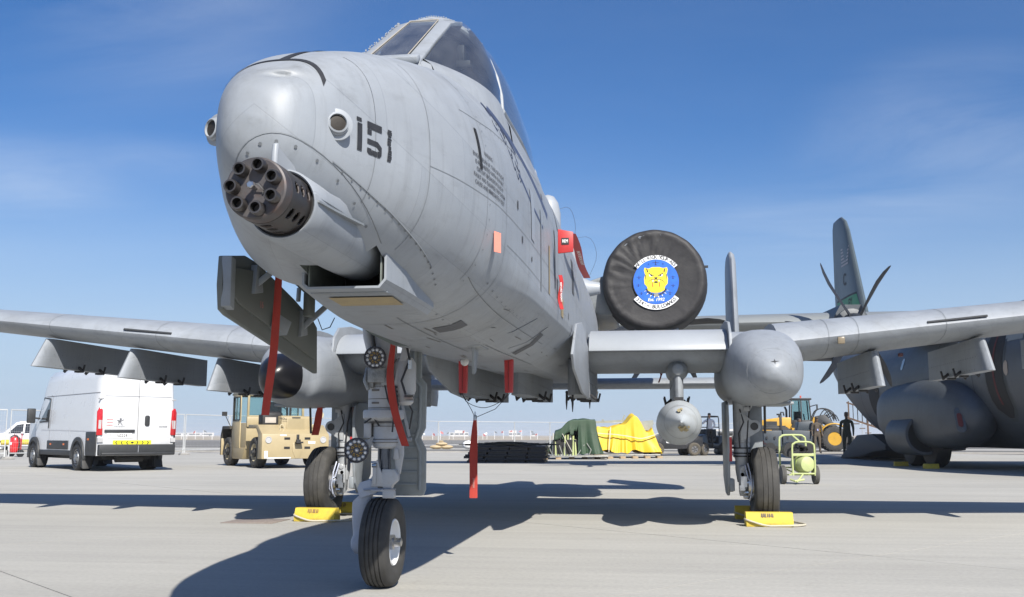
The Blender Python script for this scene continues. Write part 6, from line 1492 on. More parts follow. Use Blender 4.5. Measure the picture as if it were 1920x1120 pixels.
# ------------------------------------------------------------------ small lime hose cart
LIME = mat('lime_paint', (.41, .46, .20), rough=.42, var=.07, scale=6, stain=(.4, .42, .3), stain_amt=.4, stain_scale=12)
GTYRE = mat('grey_tyre', (.10, .098, .09), rough=.85, var=.15, scale=10)
CT = thing('hose_cart', 'small lime green two-wheeled cart carrying a round drum and coiled black hose', 'cart', (4.34, 9.54, 0), R(6))
for sgn in (-1, 1):
    w_ = MB(); w_.lathe((sgn * .335, 0, .19), (1, 0, 0), tyre_profile(.10, .195, .10, 3, .006), 30, up=(0, 0, 1)); w_.build('wheel', GTYRE, CT, ang=45)
m = MB()
hoop = lambda y, w_, z0, z1, dx=0: [(dx - w_, y, z0), (dx - w_, y, z1 - .12), (dx - w_ + .04, y, z1 - .03), (dx - w_ + .12, y, z1), (dx + w_ - .12, y, z1), (dx + w_ - .04, y, z1 - .03), (dx + w_, y, z1 - .12), (dx + w_, y, z0)]
m.tube(catmull(hoop(-.16, .225, .18, .86, .06), 40), .02, 9); m.build('front_hoop', LIME, CT)
m = MB(); m.tube(catmull(hoop(.24, .27, .30, 1.0, -.06), 40), .022, 9); m.build('rear_hoop', LIME, CT)
m = MB(); m.box((.06, -.16, .60), (.44, .02, .055)); m.box((.04, -.16, .22), (.5, .03, .03)); m.beam((-.17, -.16, .25), (-.33, .24, .35), .025); m.beam((.28, -.16, .25), (.21, .24, .35), .025); m.beam((-.06, .24, 1.0), (.0, -.16, .86), .05, .02); m.box((-.06, .24, .33), (.5, .03, .03)); m.build('cross_bars', LIME, CT, bevel=.004)
m = MB(); m.lathe((.08, .02, .41), (.25, -.97, 0), [(-.26, .05), (-.24, .15), (-.1, .19), (.1, .19), (.22, .15), (.25, .05)], 24); dr = m.build('drum', LIME, CT, ang=40)
m = MB(); m.lathe((.08, .02, .41), (.25, -.97, 0), [(.05, .192), (.05, .196), (.08, .196), (.08, .192)], 24); m.build('drum_strap', mat('lime_strap', (.36, .46, .10), .5), dr)
m = MB()
for k in range(7):
    cx, cz, r_ = random.uniform(-.05, .14), .70 + random.uniform(-.03, .05), random.uniform(.08, .16)
    m.tube([(cx + r_ * math.cos(t) * 1.15, .05 + .02 * k + .08 * math.sin(t * 2 + k), cz + r_ * .55 * math.sin(t)) for t in [q * .42 for q in range(16)]], .022, 7)
m.build('coiled_hose', RUBD, CT)
m = MB(); m.lathe((-.14, .1, .70), (0, 1, 0), [(-.12, .16), (.16, .16)], 18); m.build('reel', mat('reel_black', (.02, .02, .022), .5), CT)
m = MB(); m.tube([(.05, -.15, .22), (-.08, -.22, .08), (-.12, -.26, .05)], .018, 7); m.tube([(.05, -.18, .10), (-.15, -.24, .07), (-.22, -.15, .1)], .022, 7); m.beam((-.335, 0, .19), (.335, 0, .19), .025); m.build('tow_handle', LIME, CT)

# ------------------------------------------------------------------ people
SKIN = mat('skin', (.42, .25, .17), .55, 0, .05, 10)
SKIND = mat('skin_dark', (.12, .07, .045), .55, 0, .05, 10)
def person(label, loc, rz, H, top, trousers, hat=None, pose='stand', skin=None, shoe=None, group=None, badge=None):
    """continuous body grown from a skeleton; clothes are the same mesh coloured by height, head and hair added"""
    skin = skin or SKIN; t = thing('person', label, 'person', loc, rz, group, scale=H / 1.80)
    V_ = {'pel': (0, 0, .95, .15, .11), 'wst': (0, .0, 1.10, .145, .105), 'ch': (0, -.01, 1.30, .17, .12), 'nk0': (0, 0, 1.46, .10, .08), 'nk': (0, 0, 1.53, .058, .058), 'nk1': (0, -.01, 1.60, .055, .06)}
    E_ = [('pel', 'wst'), ('wst', 'ch'), ('ch', 'nk0'), ('nk0', 'nk'), ('nk', 'nk1')]
    arms = {'stand': [((.20, 0, 1.43), (.25, .02, 1.17), (.25, -.06, .94), (.25, -.10, .86))] * 2, 'fold': [((.20, 0, 1.43), (.27, -.02, 1.18), (.08, -.22, 1.16), (.0, -.24, 1.18))] * 2,
            'reach': [((.20, 0, 1.43), (.36, -.12, 1.28), (.58, -.24, 1.26), (.66, -.28, 1.26)), ((.20, 0, 1.43), (.27, .06, 1.18), (.16, -.10, 1.02), (.12, -.14, .98))]}[pose]
    for s_, n_, A in ((1, 'r', arms[0]), (-1, 'l', arms[1])):
        V_['sh' + n_] = (s_ * A[0][0], A[0][1], A[0][2], .075, .075); V_['el' + n_] = (s_ * A[1][0], A[1][1], A[1][2], .052, .052); V_['wr' + n_] = (s_ * A[2][0], A[2][1], A[2][2], .036, .036); V_['ha' + n_] = (s_ * A[3][0], A[3][1], A[3][2], .045, .03)
        V_['hp' + n_] = (s_ * .10, 0, .90, .10, .10); V_['kn' + n_] = (s_ * .12, -.02, .50, .068, .068); V_['an' + n_] = (s_ * .135, .02, .10, .052, .052); V_['ft' + n_] = (s_ * .15, -.13, .045, .045, .04)
        E_ += [('nk0', 'sh' + n_), ('sh' + n_, 'el' + n_), ('el' + n_, 'wr' + n_), ('wr' + n_, 'ha' + n_), ('pel', 'hp' + n_), ('hp' + n_, 'kn' + n_), ('kn' + n_, 'an' + n_), ('an' + n_, 'ft' + n_)]
    keys = list(V_); me = bpy.data.meshes.new('body'); me.from_pydata([V_[k][:3] for k in keys], [(keys.index(a), keys.index(b)) for a, b in E_], [])
    o = bpy.data.objects.new('body', me); COL.objects.link(o)
    sk = o.modifiers.new('skin', 'SKIN'); 
    if not me.skin_vertices: me.attributes
    lay = me.skin_vertices[0].data if me.skin_vertices else None
    if lay is None:
        bm = bmesh.new(); bm.from_mesh(me); bm.verts.layers.skin.verify(); bm.to_mesh(me); bm.free(); lay = me.skin_vertices[0].data
    for i, k in enumerate(keys): lay[i].radius = V_[k][3:5]; lay[i].use_root = (k == 'pel')
    ss = o.modifiers.new('sub', 'SUBSURF'); ss.levels = 2; ss.render_levels = 2
    dg = bpy.context.evaluated_depsgraph_get(); me2 = bpy.data.meshes.new_from_object(o.evaluated_get(dg)); bpy.data.objects.remove(o)
    for mm in (top, trousers, skin, shoe or BLK): me2.materials.append(mm)
    for p in me2.polygons:
        c = p.center; p.use_smooth = True
        hand = any((Vector((s_ * A[3][0], A[3][1], A[3][2])) - c).length < .075 for s_, A in ((1, arms[0]), (-1, arms[1])))
        p.material_index = 2 if (c.z > 1.545 or hand) else 0 if (c.z > 1.0 or abs(c.x) > .215) else 1 if c.z > .11 else 3
    b = bpy.data.objects.new('body', me2); COL.objects.link(b); b.parent = t
    h = MB(); h.rings([[(rx * math.cos(q), -.012 + ry * math.sin(q) + dy, z) for q in [2 * math.pi * k / 16 for k in range(16)]] for z, rx, ry, dy in ((1.57, .04, .045, .0), (1.60, .055, .07, -.012), (1.64, .066, .085, -.012), (1.69, .075, .095, -.005), (1.74, .076, .097, 0), (1.79, .062, .08, .004), (1.815, .03, .04, .005))])
    for s_ in (-1, 1): h.box((s_ * .078, 0, 1.69), (.012, .03, .05))
    h.prism([(0, .02), (.025, -.01), (0, -.012)], (0, -.10, 1.685), (0, -1, 0), (0, 0, 1), .024); h.build('head', skin, t, ang=60)
    f = MB()
    for s_ in (-1, 1): f.box((s_ * .03, -.098, 1.715), (.02, .01, .010))
    f.box((0, -.100, 1.645), (.04, .008, .008)); f.build('face_features', BLK, t)
    if hat:
        k = MB(); k.rings([[(rx * math.cos(q), ry * math.sin(q), z) for q in [2 * math.pi * j / 16 for j in range(16)]] for z, rx, ry in ((1.735, .082, .104), (1.78, .082, .102), (1.825, .065, .08), (1.835, .02, .02))]); k.prism([(-.07, 0), (.07, 0), (.05, .07), (-.05, .07)], (0, -.095, 1.75), (1, 0, 0), (0, -1, 0), .012); k.build('cap', hat, t)
    else:
        k = MB(); k.rings([[(rx * math.cos(q), .012 + ry * math.sin(q), z) for q in [2 * math.pi * j / 16 for j in range(16)]] for z, rx, ry in ((1.70, .079, .09), (1.76, .082, .10), (1.81, .068, .085), (1.83, .02, .03))]); k.build('hair', BLK, t)
    if badge: k = MB(); k.box((.0, -.145, 1.17), (.07, .01, .09)); k.build('pass_badge', badge, t)
    return t
OLIVE = mat('flight_suit_dark_green', (.045, .05, .035), .8, 0, .15, 8); DARKC = mat('dark_clothes', (.02, .02, .022), .8, 0, .2, 8); BROWN = mat('camouflage_brown', (.075, .06, .045), .85, 0, .35, 14); WSH = mat('shirt_white', (.72, .72, .75), .8, 0, .05, 6)
person('person in a dark green flight suit standing nearest to the lowered tail ramp', (10.06, 35.53, 0), R(-15), 2.02, OLIVE, OLIVE, None, 'stand', SKIND)
person('person in brown camouflage with a pale pass on the chest before the yellow loader', (10.17, 44.84, 0), R(10), 1.98, BROWN, BROWN, BROWN, 'stand', SKIND, badge=mat('badge_lilac', (.30, .32, .6), .5))
person('person in black clothes leaning towards the dark grey ground unit', (9.35, 45.6, 0), R(70), 1.9, DARKC, DARKC, None, 'fold', SKIND)
person('person in a white shirt and dark cap standing at the black buggy', (4.15, 39.6, .35), R(190), 1.72, WSH, DARKC, DARKC, 'reach', SKIN)

# ------------------------------------------------------------------ wheel loader and dark ground unit
LY = mat('loader_yellow', (.52, .295, .03), rough=.42, var=.07, scale=3, stain=(.25, .17, .06), stain_amt=.4, stain_scale=5)
LD = mat('loader_dark', (.03, .032, .034), rough=.55)
LO = thing('wheel_loader', 'yellow wheel loader with a glazed cab and black lifting arms', 'wheel loader', (9.15, 54.7, 0), R(-2))
for x, nm in ((3.45, 1), (.25, 1)):
    for s_ in (-1, 1):
        w_ = MB(); w_.lathe((x, s_ * 1.02, .78), (0, 1, 0), [(-.27, .42), (-.3, .6), (-.26, .74), (-.2, .78), (.2, .78), (.26, .74), (.3, .6), (.27, .42)], 36, cap=False); tw = w_.build('tyre', RUB, LO, ang=35)
        q = MB()
        for k in range(22):
            a = 2 * math.pi * k / 22; q.box((x + .775 * math.cos(a), s_ * 1.02, .78 + .775 * math.sin(a)), (.05, .5, .07), Matrix.Rotation(-a, 3, 'Y'))
        q.build('tread_lug', RUB, tw, kind='stuff')
        q = MB(); q.lathe((x, s_ * 1.02, .78), (0, s_, 0), [(.24, .43), (.2, .40), (.08, .36), (.06, .15), (.1, .1), (.1, .01)], 24); q.build('wheel_rim', LY, tw)
m = MB(); m.prism([(-1.15, .9), (-1.15, 1.75), (-.95, 1.95), (.2, 2.12), (.95, 2.12), (.95, .8)], (0, 0, 0), (1, 0, 0), (0, 0, 1), 1.35); m.build('engine_hood', LY, LO, bevel=.06)
m = MB(); m.box((-.35, -.69, 1.62), (.75, .03, .5)); m.build('hood_vent', LD, LO); m = MB(); m.box((-1.0, 0, .9), (.5, 2.0, .6)); m.build('counterweight', LY, LO, bevel=.05)
m = MB(); m.prism([(.9, .7), (.9, 1.45), (2.1, 1.45), (2.1, .7)], (0, 0, 0), (1, 0, 0), (0, 0, 1), 1.9); m.box((1.5, -.98, .75), (.5, .08, .9)); m.build('mid_frame', LY, LO, bevel=.03)
m = MB(); m.box((1.5, 0, 1.7), (1.2, 1.3, .5))
for x, x2 in ((.92, .96), (1.55, 1.55), (2.15, 2.05)):
    for s_ in (-1, 1): m.beam((x, s_ * .64, 1.7), (x2, s_ * .62, 3.2), .08)
m.box((1.5, 0, 3.28), (1.4, 1.4, .12)); m.build('cab_frame', LD, LO, bevel=.02)
m = MB()
for s_ in (-1, 1): m.quad((.95, s_ * .63, 1.9), (2.12, s_ * .63, 1.9), (2.03, s_ * .63, 3.2), (.98, s_ * .63, 3.2))
m.quad((2.13, -.6, 1.9), (2.13, .6, 1.9), (2.05, .6, 3.2), (2.05, -.6, 3.2)); m.quad((.93, -.6, 1.9), (.93, .6, 1.9), (.96, .6, 3.2), (.96, -.6, 3.2)); m.build('cab_pane', TRG, LO, ang=0)
m = MB(); m.box((1.35, 0, 2.2), (.4, .5, .6)); m.tube([(1.8, 0, 1.95), (1.75, .0, 2.35)], .04, 6); m.build('driver_seat', LD, LO)
m = MB(); m.tube([(.72, .35, 2.1), (.72, .35, 2.6), (.66, .35, 2.75), (.60, .35, 2.8)], .07, 9); m.lathe((.2, -.3, 2.12), (0, 0, 1), [(0, .05), (.14, .05), (.15, .16), (.24, .16)], 12); m.build('exhaust_and_intake', LD, LO)
m = MB(); m.lathe((1.55, -.5, 3.34), (0, 0, 1), [(0, .05), (.14, .06), (.16, .03)], 10); m.build('beacon', mat('beacon_red', (.6, .12, .08), .3), LO)
m = MB()
for s_ in (-1, 1):
    m.prism([(2.3, 1.4), (2.5, 2.2), (3.0, 2.3), (4.1, 1.2), (4.6, .5), (4.35, .4), (3.7, 1.2), (2.9, 1.8), (2.6, 1.3)], (0, s_ * .45, 0), (1, 0, 0), (0, 0, 1), .14)
m.tube([(2.4, .0, 1.9), (3.4, 0, 1.7)], .09, 9); m.prism([(3.0, 2.2), (3.2, 2.35), (3.6, 1.4), (3.4, 1.2)], (0, 0, 0), (1, 0, 0), (0, 0, 1), .16); m.build('lifting_arm', LD, LO, bevel=.02)
m = MB()
for s_ in (-1, 1): m.tube(catmull([(2.2, s_ * .4, 1.9), (2.5, s_ * .4, 2.55), (3.0, s_ * .4, 2.68), (3.5, s_ * .4, 2.45), (3.7, s_ * .4, 2.0)], 14), .035, 6)
for k in range(4): m.tube(catmull([(2.7 + .2 * k, .2, 2.1), (3.1 + .2 * k, .1, 2.6 - .1 * k), (3.5 + .15 * k, .2, 1.9)], 10), .03, 6)
m.build('hydraulic_hose', RUBD, LO)
m = MB(); m.prism([(2.2, .75), (2.2, 2.1), (2.55, 2.2), (2.9, 1.6), (2.9, .75)], (0, 0, 0), (1, 0, 0), (0, 0, 1), .7); m.prism(arc((3.45, .78), .98, R(10), R(150), 12) + arc((3.45, .78), .90, R(150), R(10), 12), (0, -1.0, 0), (1, 0, 0), (0, 0, 1), .55); m.build('front_frame', LY, LO, bevel=.02)
m = MB(); m.prism([(4.4, .1), (4.5, .9), (4.6, .9), (4.65, .2), (5.6, .16), (5.6, .1)], (0, 0, 0), (1, 0, 0), (0, 0, 1), 2.2); m.build('fork_carriage', LD, LO)
m = MB(); m.tube([(.95, -.8, .4), (.95, -.8, 1.6), (1.1, -.8, 1.9)], .03, 6); m.tube([(2.1, -.75, 2.8), (2.45, -.85, 2.9)], .03, 6); m.box((2.5, -.88, 2.75), (.08, .2, .35)); m.build('mirror_and_rail', LD, LO)

GU = mat('ground_unit_blue_grey', (.05, .062, .075), rough=.5, var=.1, scale=2)
G_ = thing('ground_unit', 'dark blue grey ground power trailer behind the left main wheel', 'ground unit', (8.75, 45.5, 0), R(3), scale=.86)
m = MB(); m.box((-1.2, 0, .95), (1.3, 1.5, 1.0)); m.prism([(-.5, .4), (-.5, 1.5), (1.7, 1.42), (1.7, .4)], (0, 0, 0), (1, 0, 0), (0, 0, 1), 1.6); m.prism([(.5, 1.45), (.6, 2.0), (1.5, 2.05), (1.6, 1.45)], (0, .2, 0), (1, 0, 0), (0, 0, 1), 1.1); m.build('housing', GU, G_, bevel=.03)
m = MB(); m.box((-.52, -.3, 1.9), (.14, .2, 1.1)); m.tube([(-.52, -.3, 2.45), (-.48, -.3, 2.62), (-.34, -.3, 2.62), (-.3, -.3, 2.4)], .05, 8); m.beam((-1.9, -.2, 1.75), (-.2, -.2, 1.72), .08); m.box((-1.2, -.2, 1.6), (1.3, .3, .2)); m.build('top_fittings', LD, G_, bevel=.02)
m = MB()
for x in (-1.5, -1.0, -.2, .6): m.box((x, -.82, 1.0), (.1, .03, .16))
m.build('panel_handle', BLK, G_)
for x in (-1.3, 1.2):
    for s_ in (-1, 1): m = MB(); m.lathe((x, s_ * .7, .36), (0, 1, 0), [(-.12, .2), (-.12, .34), (.12, .34), (.12, .2)], 20); m.build('wheel', RUBD, G_)
m = MB(); m.beam((-1.7, -.7, .3), (-2.1, -.75, .62), .04); m.box((-1.8, -.7, .62), (.5, .1, .1)); m.box((-1.75, -.76, .75), (.1, .05, .1)); m.build('tow_bar', mat('tow_red', (.25, .04, .03), .5), G_)
P_ = thing('support_post', 'thin dark post standing between the left main gear and the yellow loader', 'post', (6.55, 41.5, 0)); m = MB(); m.tube([(0, 0, 0), (0, 0, 2.6)], .06, 8); m.build('post_tube', LD, P_)
m = MB(); m.box((0, 0, .02), (.4, .4, .04)); m.build('post_foot', LD, P_)

# ------------------------------------------------------------------ scaffold stairs behind the ramp
ST = thing('access_stairs', 'brown weathered metal access stairs behind the open tail ramp', 'stairs', (13.4, 47.5, 0), R(-10))
RST = mat('stairs_rust_brown', (.13, .085, .06), .7, .2, .3, 6)
for s_ in (-1, 1):
    for x in (-1.0, 0, 1.0): m = MB(); m.beam((x, s_ * .6, 0), (x, s_ * .6, 2.9 if x < .5 else 2.2), .07); m.build('post', RST, ST)
    m = MB(); m.beam((-1.1, s_ * .6, 2.0), (1.1, s_ * .6, 1.2), .08); m.beam((-1.1, s_ * .6, 2.85), (1.1, s_ * .6, 2.1), .05); m.build('rail', RST, ST)
    for k in range(9): m = MB(); x = -1.0 + .24 * k; m.beam((x, s_ * .6, 1.95 - .36 * (x + 1)), (x, s_ * .6, 2.82 - .33 * (x + 1)), .03); m.build('baluster', LD, ST)
for k in range(7): m = MB(); m.box((-.9 + .3 * k, 0, 1.9 - .26 * k), (.3, 1.2, .04)); m.build('tread', RST, ST)

# ------------------------------------------------------------------ black buggies
def buggy(label, loc, rz, rops):
    B = thing('utility_buggy', label, 'buggy', loc, rz, 'black utility buggies')
    for x in (-.95, .95):
        for s_ in (-1, 1):
            w_ = MB(); w_.lathe((x, s_ * .62, .32), (0, 1, 0), [(-.12, .17), (-.14, .26), (-.1, .32), (.1, .32), (.14, .26), (.12, .17)], 26, cap=False); tw = w_.build('wheel', mat('dusty_tyre', (.085, .075, .06), .85, 0, .2, 10), B, ang=40)
            q = MB(); q.lathe((x, s_ * .62, .32), (0, s_, 0), [(.1, .18), (.08, .16), (.05, .06), (.1, .04), (.1, .01)], 16)
            q.build('wheel_rim', mat('rim_dark_silver', (.2, .2, .21), .4, .5), tw)
            q = MB()
            for k in range(5): a = 1.256 * k; q.beam((x + .05 * math.cos(a), s_ * .725, .32 + .05 * math.sin(a)), (x + .15 * math.cos(a), s_ * .725, .32 + .15 * math.sin(a)), .03)
            q.build('rim_spoke', LD, tw)
    m = MB(); m.prism([(1.45, .42), (1.5, .75), (1.3, .98), (.55, 1.05), (.45, .62), (-.55, .58), (-.6, .95), (-1.45, .98), (-1.45, .45), (-.6, .33), (.6, .33)], (0, 0, 0), (1, 0, 0), (0, 0, 1), 1.2); m.build('body', mat('buggy_black', (.022, .023, .027), .35, 0, .2, 6, coat=.3), B, bevel=.04)
    m = MB(); m.box((-.1, 0, .75), (.55, 1.0, .14)); m.box((-.4, 0, 1.05), (.12, 1.0, .5)); m.build('seat', LD, B, bevel=.03)
    m = MB(); m.tube([(.45, .3, 1.0), (.25, .3, 1.18)], .02, 6); m.tube([(.25 + .05 * math.sin(t), .3 + .15 * math.cos(t), 1.18 + .12 * math.sin(t)) for t in [k * .524 for k in range(13)]], .015, 6); m.build('steering_wheel', LD, B)
    if rops:
        m = MB()
        for s_ in (-1, 1): m.tube([(.62, s_ * .58, 1.0), (.42, s_ * .56, 1.9), (.3, s_ * .55, 1.95), (-.55, s_ * .55, 1.95), (-.62, s_ * .55, 1.85), (-.62, s_ * .58, .9)], .028, 7)
        for x, z in ((.40, 1.92), (-.58, 1.92), (-.62, 1.4)): m.tube([(x, -.56, z), (x, .56, z)], .025, 7)
        m.build('roll_cage', LD, B)
    m = MB(); m.tube([(1.5, -.45, .45), (1.62, -.4, .6), (1.62, .4, .6), (1.5, .45, .45)], .03, 7); m.beam((1.3, .35, .95), (1.42, .35, .7), .05); m.build('front_guard', mat('guard_silver', (.35, .35, .36), .4, .5), B)
    return B
buggy('black utility buggy half hidden behind the grey drop tank', (2.2, 38.6, 0), R(200), False)
buggy('black utility buggy with an open roll cage beside the person in a white shirt', (3.85, 40.2, 0), R(235), True)
t = thing('equipment_trolley', 'low black equipment trolley with a white label behind the left main gear door', 'trolley', (5.25, 42.0, 0), R(10))
m = MB(); m.box((0, 0, .75), (1.3, .8, .5)); m.box((0, 0, .35), (1.5, .9, .1)); m.box((-.2, -.1, 1.08), (.7, .5, .16)); m.build('trolley_body', LD, t, bevel=.03)
m = MB(); m.box((-.1, -.41, .85), (.3, .02, .16)); m.build('white_label', WHITEP, t)
for x in (-.55, .55): m = MB(); m.lathe((x, -.4, .17), (0, 1, 0), [(0, .17), (.8, .17)], 16); m.build('wheel', RUBD, t)

# ------------------------------------------------------------------ cargo: stacked black pallets, net, two draped loads
PB_ = mat('pallet_black', (.022, .024, .03), rough=.45, var=.25, scale=3)
PAL = []
def pallet(label, loc, rz, Lx, Ly, mm, hgt=.10, grp='stacked black cargo pallets'):
    t = thing('cargo_pallet', label, 'pallet', loc, rz, grp)
    m = MB(); m.box((0, 0, hgt - .03), (Lx, Ly, .06)); m.build('deck', mm, t, bevel=.012)
    m = MB()
    for x in (-Lx * .4, -Lx * .13, Lx * .13, Lx * .4): m.box((x, 0, (hgt - .06) / 2), ((.10 if mm is not PB_ else Lx * .24), Ly * .9, hgt - .062))
    m.build('runner', mm, t)
    for x in [(-.5 + (k + .5) / 7) * Lx for k in range(7)]: m = MB(); m.box((x, -Ly / 2 - .02, hgt - .03), (.10, .05, .035)); m.build('tie_ring', mm, t)
    return t
for k, (dx, w_, nm) in enumerate(((0, 2.75, 'lowest of the stacked black cargo pallets'), (-.02, 2.95, 'second lowest of the stacked black cargo pallets'), (.05, 2.78, 'third black cargo pallet of the stack, one below the top'), (.12, 2.68, 'top black cargo pallet of the stack, under the tangled net'))):
    pallet(nm, (-4.05 + dx, 25.6, .15 * k), R(3), w_, 2.1, PB_, .148)
nt = MB()
for k in range(60):
    x, y = random.uniform(-1.25, 1.25), random.uniform(-1.0, 1.0); pts = [(x + random.uniform(-.4, .4) * q, y + random.uniform(-.3, .3) * q, .02 + random.uniform(0, .13) * (1 - abs(x) / 1.7)) for q in range(4)]
    nt.tube(catmull(pts, 8), random.uniform(.012, .03), 5)
o = nt.build('cargo_net', mat('net_olive_black', (.04, .038, .028), .85, 0, .4, 4), None, loc=(-3.95, 25.6, .60)); tag(o, 'tangled dark cargo net heaped on the stacked black pallets', 'cargo net')
WD = mat('dunnage_wood', (.36, .27, .17), .8, 0, .2, 6); ALU = mat('pallet_alloy', (.33, .33, .31), .45, .5, .12, 5)
def drape(name, Lx, Ly, Hf, mm, parent, nx=90, ny=60, folds=.05, seed=0, cutout=None, loc=(0, 0, 0)):
    rnd = random.Random(seed); ph = [rnd.uniform(0, 6) for _ in range(8)]
    m = MB(); idx_ = {}
    for i in range(nx + 1):
        for j in range(ny + 1):
            u, v = i / nx * 2 - 1, j / ny * 2 - 1
            # rows crowd towards the rim so that the hanging sides have enough faces
            U = math.copysign(1 - (1 - abs(u)) ** 1.6, u); Vv = math.copysign(1 - (1 - abs(v)) ** 1.6, v)
            x, y = U * Lx / 2, Vv * Ly / 2; e = max(abs(U), abs(Vv)); a = math.atan2(Vv * Ly, U * Lx)
            side_ = max(0, min(1, (e - .80) / .20)); drop = side_ ** .8
            h = Hf(x, y); fo = folds * (math.sin(a * 9 + ph[0] + 2 * math.sin(a * 3 + ph[1])) + .6 * math.sin(a * 17 + ph[2]) + .4 * math.sin(a * 31 + ph[3]))
            k = 1 + fo * side_ / max(.6, Lx / 2) * 1.6
            z = h * (1 - drop) + (.10 + .06 * math.sin(a * 5 + ph[4]) + .04 * math.sin(a * 11 + ph[5])) * drop + (1 - side_) * folds * .5 * (math.sin(x * 7 + y * 3 + ph[6]) + math.sin(x * 3 - y * 6 + ph[7]))
            m.v.append(Vector((x * k * (1 - .08 * (1 - drop) * side_), y * k, max(.03, z)))); idx_[(i, j)] = len(m.v) - 1
    for i in range(nx):
        for j in range(ny):
            q = (idx_[(i, j)], idx_[(i + 1, j)], idx_[(i + 1, j + 1)], idx_[(i, j + 1)])
            c = sum((m.v[k_] for k_ in q), Vector()) / 4
            if cutout and cutout(c): continue
            m.f.append(q); m.mi.append(0)
    o = m.build(name, mm, parent, ang=60, loc=loc)
    sb_ = o.modifiers.new('smooth', 'SUBSURF'); sb_.levels = 1; sb_.render_levels = 1
    sm_ = o.modifiers.new('thickness', 'SOLIDIFY'); sm_.thickness = .012
    return o
TG = mat('tarp_green', (.028, .058, .030), .6, 0, .12, 3, bump=.25, bscale=9); TY = mat('tarp_yellow', (.64, .43, .02), .5, 0, .06, 2, bump=.25, bscale=8)
gx, gy = -1.95, 31.0
pallet('alloy cargo pallet on timber under the green tarpaulin', (gx, gy, .09), R(6), 2.7, 2.2, ALU, .07, 'cargo pallets under tarpaulins')
T1 = thing('green_load', 'pile of lime green stands and tubes under a dark green tarpaulin', 'covered load', (gx, gy, .16), R(6))
hump = lambda x, c, w_: math.exp(-((x - c) / w_) ** 2)
def Hg(x, y): return 1.50 * (.5 + .5 * math.tanh((x + .45) * 4)) * (1 - .0 * y) + .98 * (.5 - .5 * math.tanh((x + .45) * 4))
drape('tarpaulin', 2.15, 1.7, Hg, TG, T1, seed=3, folds=.05, cutout=lambda c: c.x < .12 and c.y < -.35 and c.z < .62 + .42 * max(0, (c.x + .9)) + .05 * math.sin(c.x * 14))
for k in range(9):
    m = MB(); x = -.95 + .12 * k; m.tube([(x, -.62 + random.uniform(-.05, .05), .0), (x + random.uniform(-.05, .05), -.6, random.uniform(.65, 1.0))], random.uniform(.025, .05), 7); m.build('lime_tube', LIME if k % 3 else mat('tube_white', (.5, .5, .47), .5), T1)
for k in range(7):
    m = MB(); x = random.uniform(-1.05, .9); m.tube([(x, -.85, .02), (x + random.uniform(-.35, .35), -.8, random.uniform(.2, .75))], .018, 6); m.build('stand_leg', mat('stand_grey', (.3, .31, .28), .5, .3), T1)
m = MB(); m.box((-.3, -.3, .35), (1.3, .7, .6)); m.build('load_core', BORE, T1)
m = MB(); m.beam((-.55, -.78, .9), (-.15, -.85, .15), .05, .02); m.build('strap', mat('strap_pale', (.5, .47, .4), .7), T1)
yx, yy_ = .0, 34.0
pallet('alloy cargo pallet on timber under the yellow tarpaulin', (yx, yy_, .09), R(6), 3.1, 2.2, ALU, .07, 'cargo pallets under tarpaulins')
T2 = thing('yellow_load', 'pallet load under a bright yellow tarpaulin with a pointed peak, tied with pale straps', 'covered load', (yx, yy_, .16), R(6))
def Hy(x, y): return 1.16 + .62 * hump(x, .42, .36) * (1 - .25 * abs(y)) + .30 * hump(x, 1.42, .14) - .22 * hump(x, 1.0, .2) + .12 * hump(x, -.2, .3)
drape('tarpaulin', 3.1, 1.9, Hy, TY, T2, seed=8, folds=.075)
m = MB(); m.tube(catmull([(-1.56, -.99, .98), (-.9, -1.01, .90), (-.5, -1.0, .88), (.1, -1.02, .80), (.7, -1.02, .70), (1.2, -.99, .82), (1.56, -.96, .95)], 30), .024, 4); m.tube(catmull([(-.62, -.92, 1.2), (-.66, -1.02, .8), (-.70, -1.03, .4), (-.72, -1.04, .1)], 12), .024, 4); m.build('strap', mat('strap_pale', (.5, .47, .4)), T2)
m = MB(); m.beam((-1.35, .3, 1.42), (.1, .3, 1.48), .10, .10); m.beam((.7, .4, 1.35), (1.4, .4, 1.42), .3, .2); m.beam((.0, .35, 1.5), (.1, .35, 1.75), .06); m.box((-.9, .3, 1.5), (.1, .1, .1)); m.box((1.0, .3, 1.2), (.7, .4, .3)); m.build('grey_frame', mat('stand_grey', (.3, .31, .28)), T2)
for k in range(10):
    a = thing('dunnage_block', 'short timber block under the alloy cargo pallets', 'timber block', (lerp(-3.1, 1.6, k / 9), lerp(29.7, 33.0, k / 9), 0), R(6), 'timber blocks under the cargo pallets'); m = MB(); m.box((0, .2, .045), (.22, .9, .088)); m.build('block', WD, a)
L_ = thing('globe_lamp', 'white globe lamp on a pole behind the yellow load', 'lamp', (1.85, 46.5, 0)); m = MB(); m.tube([(0, 0, 0), (0, 0, 1.75)], .05, 8); m.build('pole', mat('pole_grey', (.4, .4, .4), .5), L_); m = MB(); m.ball((0, 0, 1.88), .15, 18); m.build('globe', WHITEP, L_)
m = MB(); m.prism([(-.2, 0), (.35, 0), (.1, .85), (-.05, .9)], (.35, 0, .55), (1, 0, 0), (0, 0, 1), .2); m.build('white_cover', WHITEP, L_)

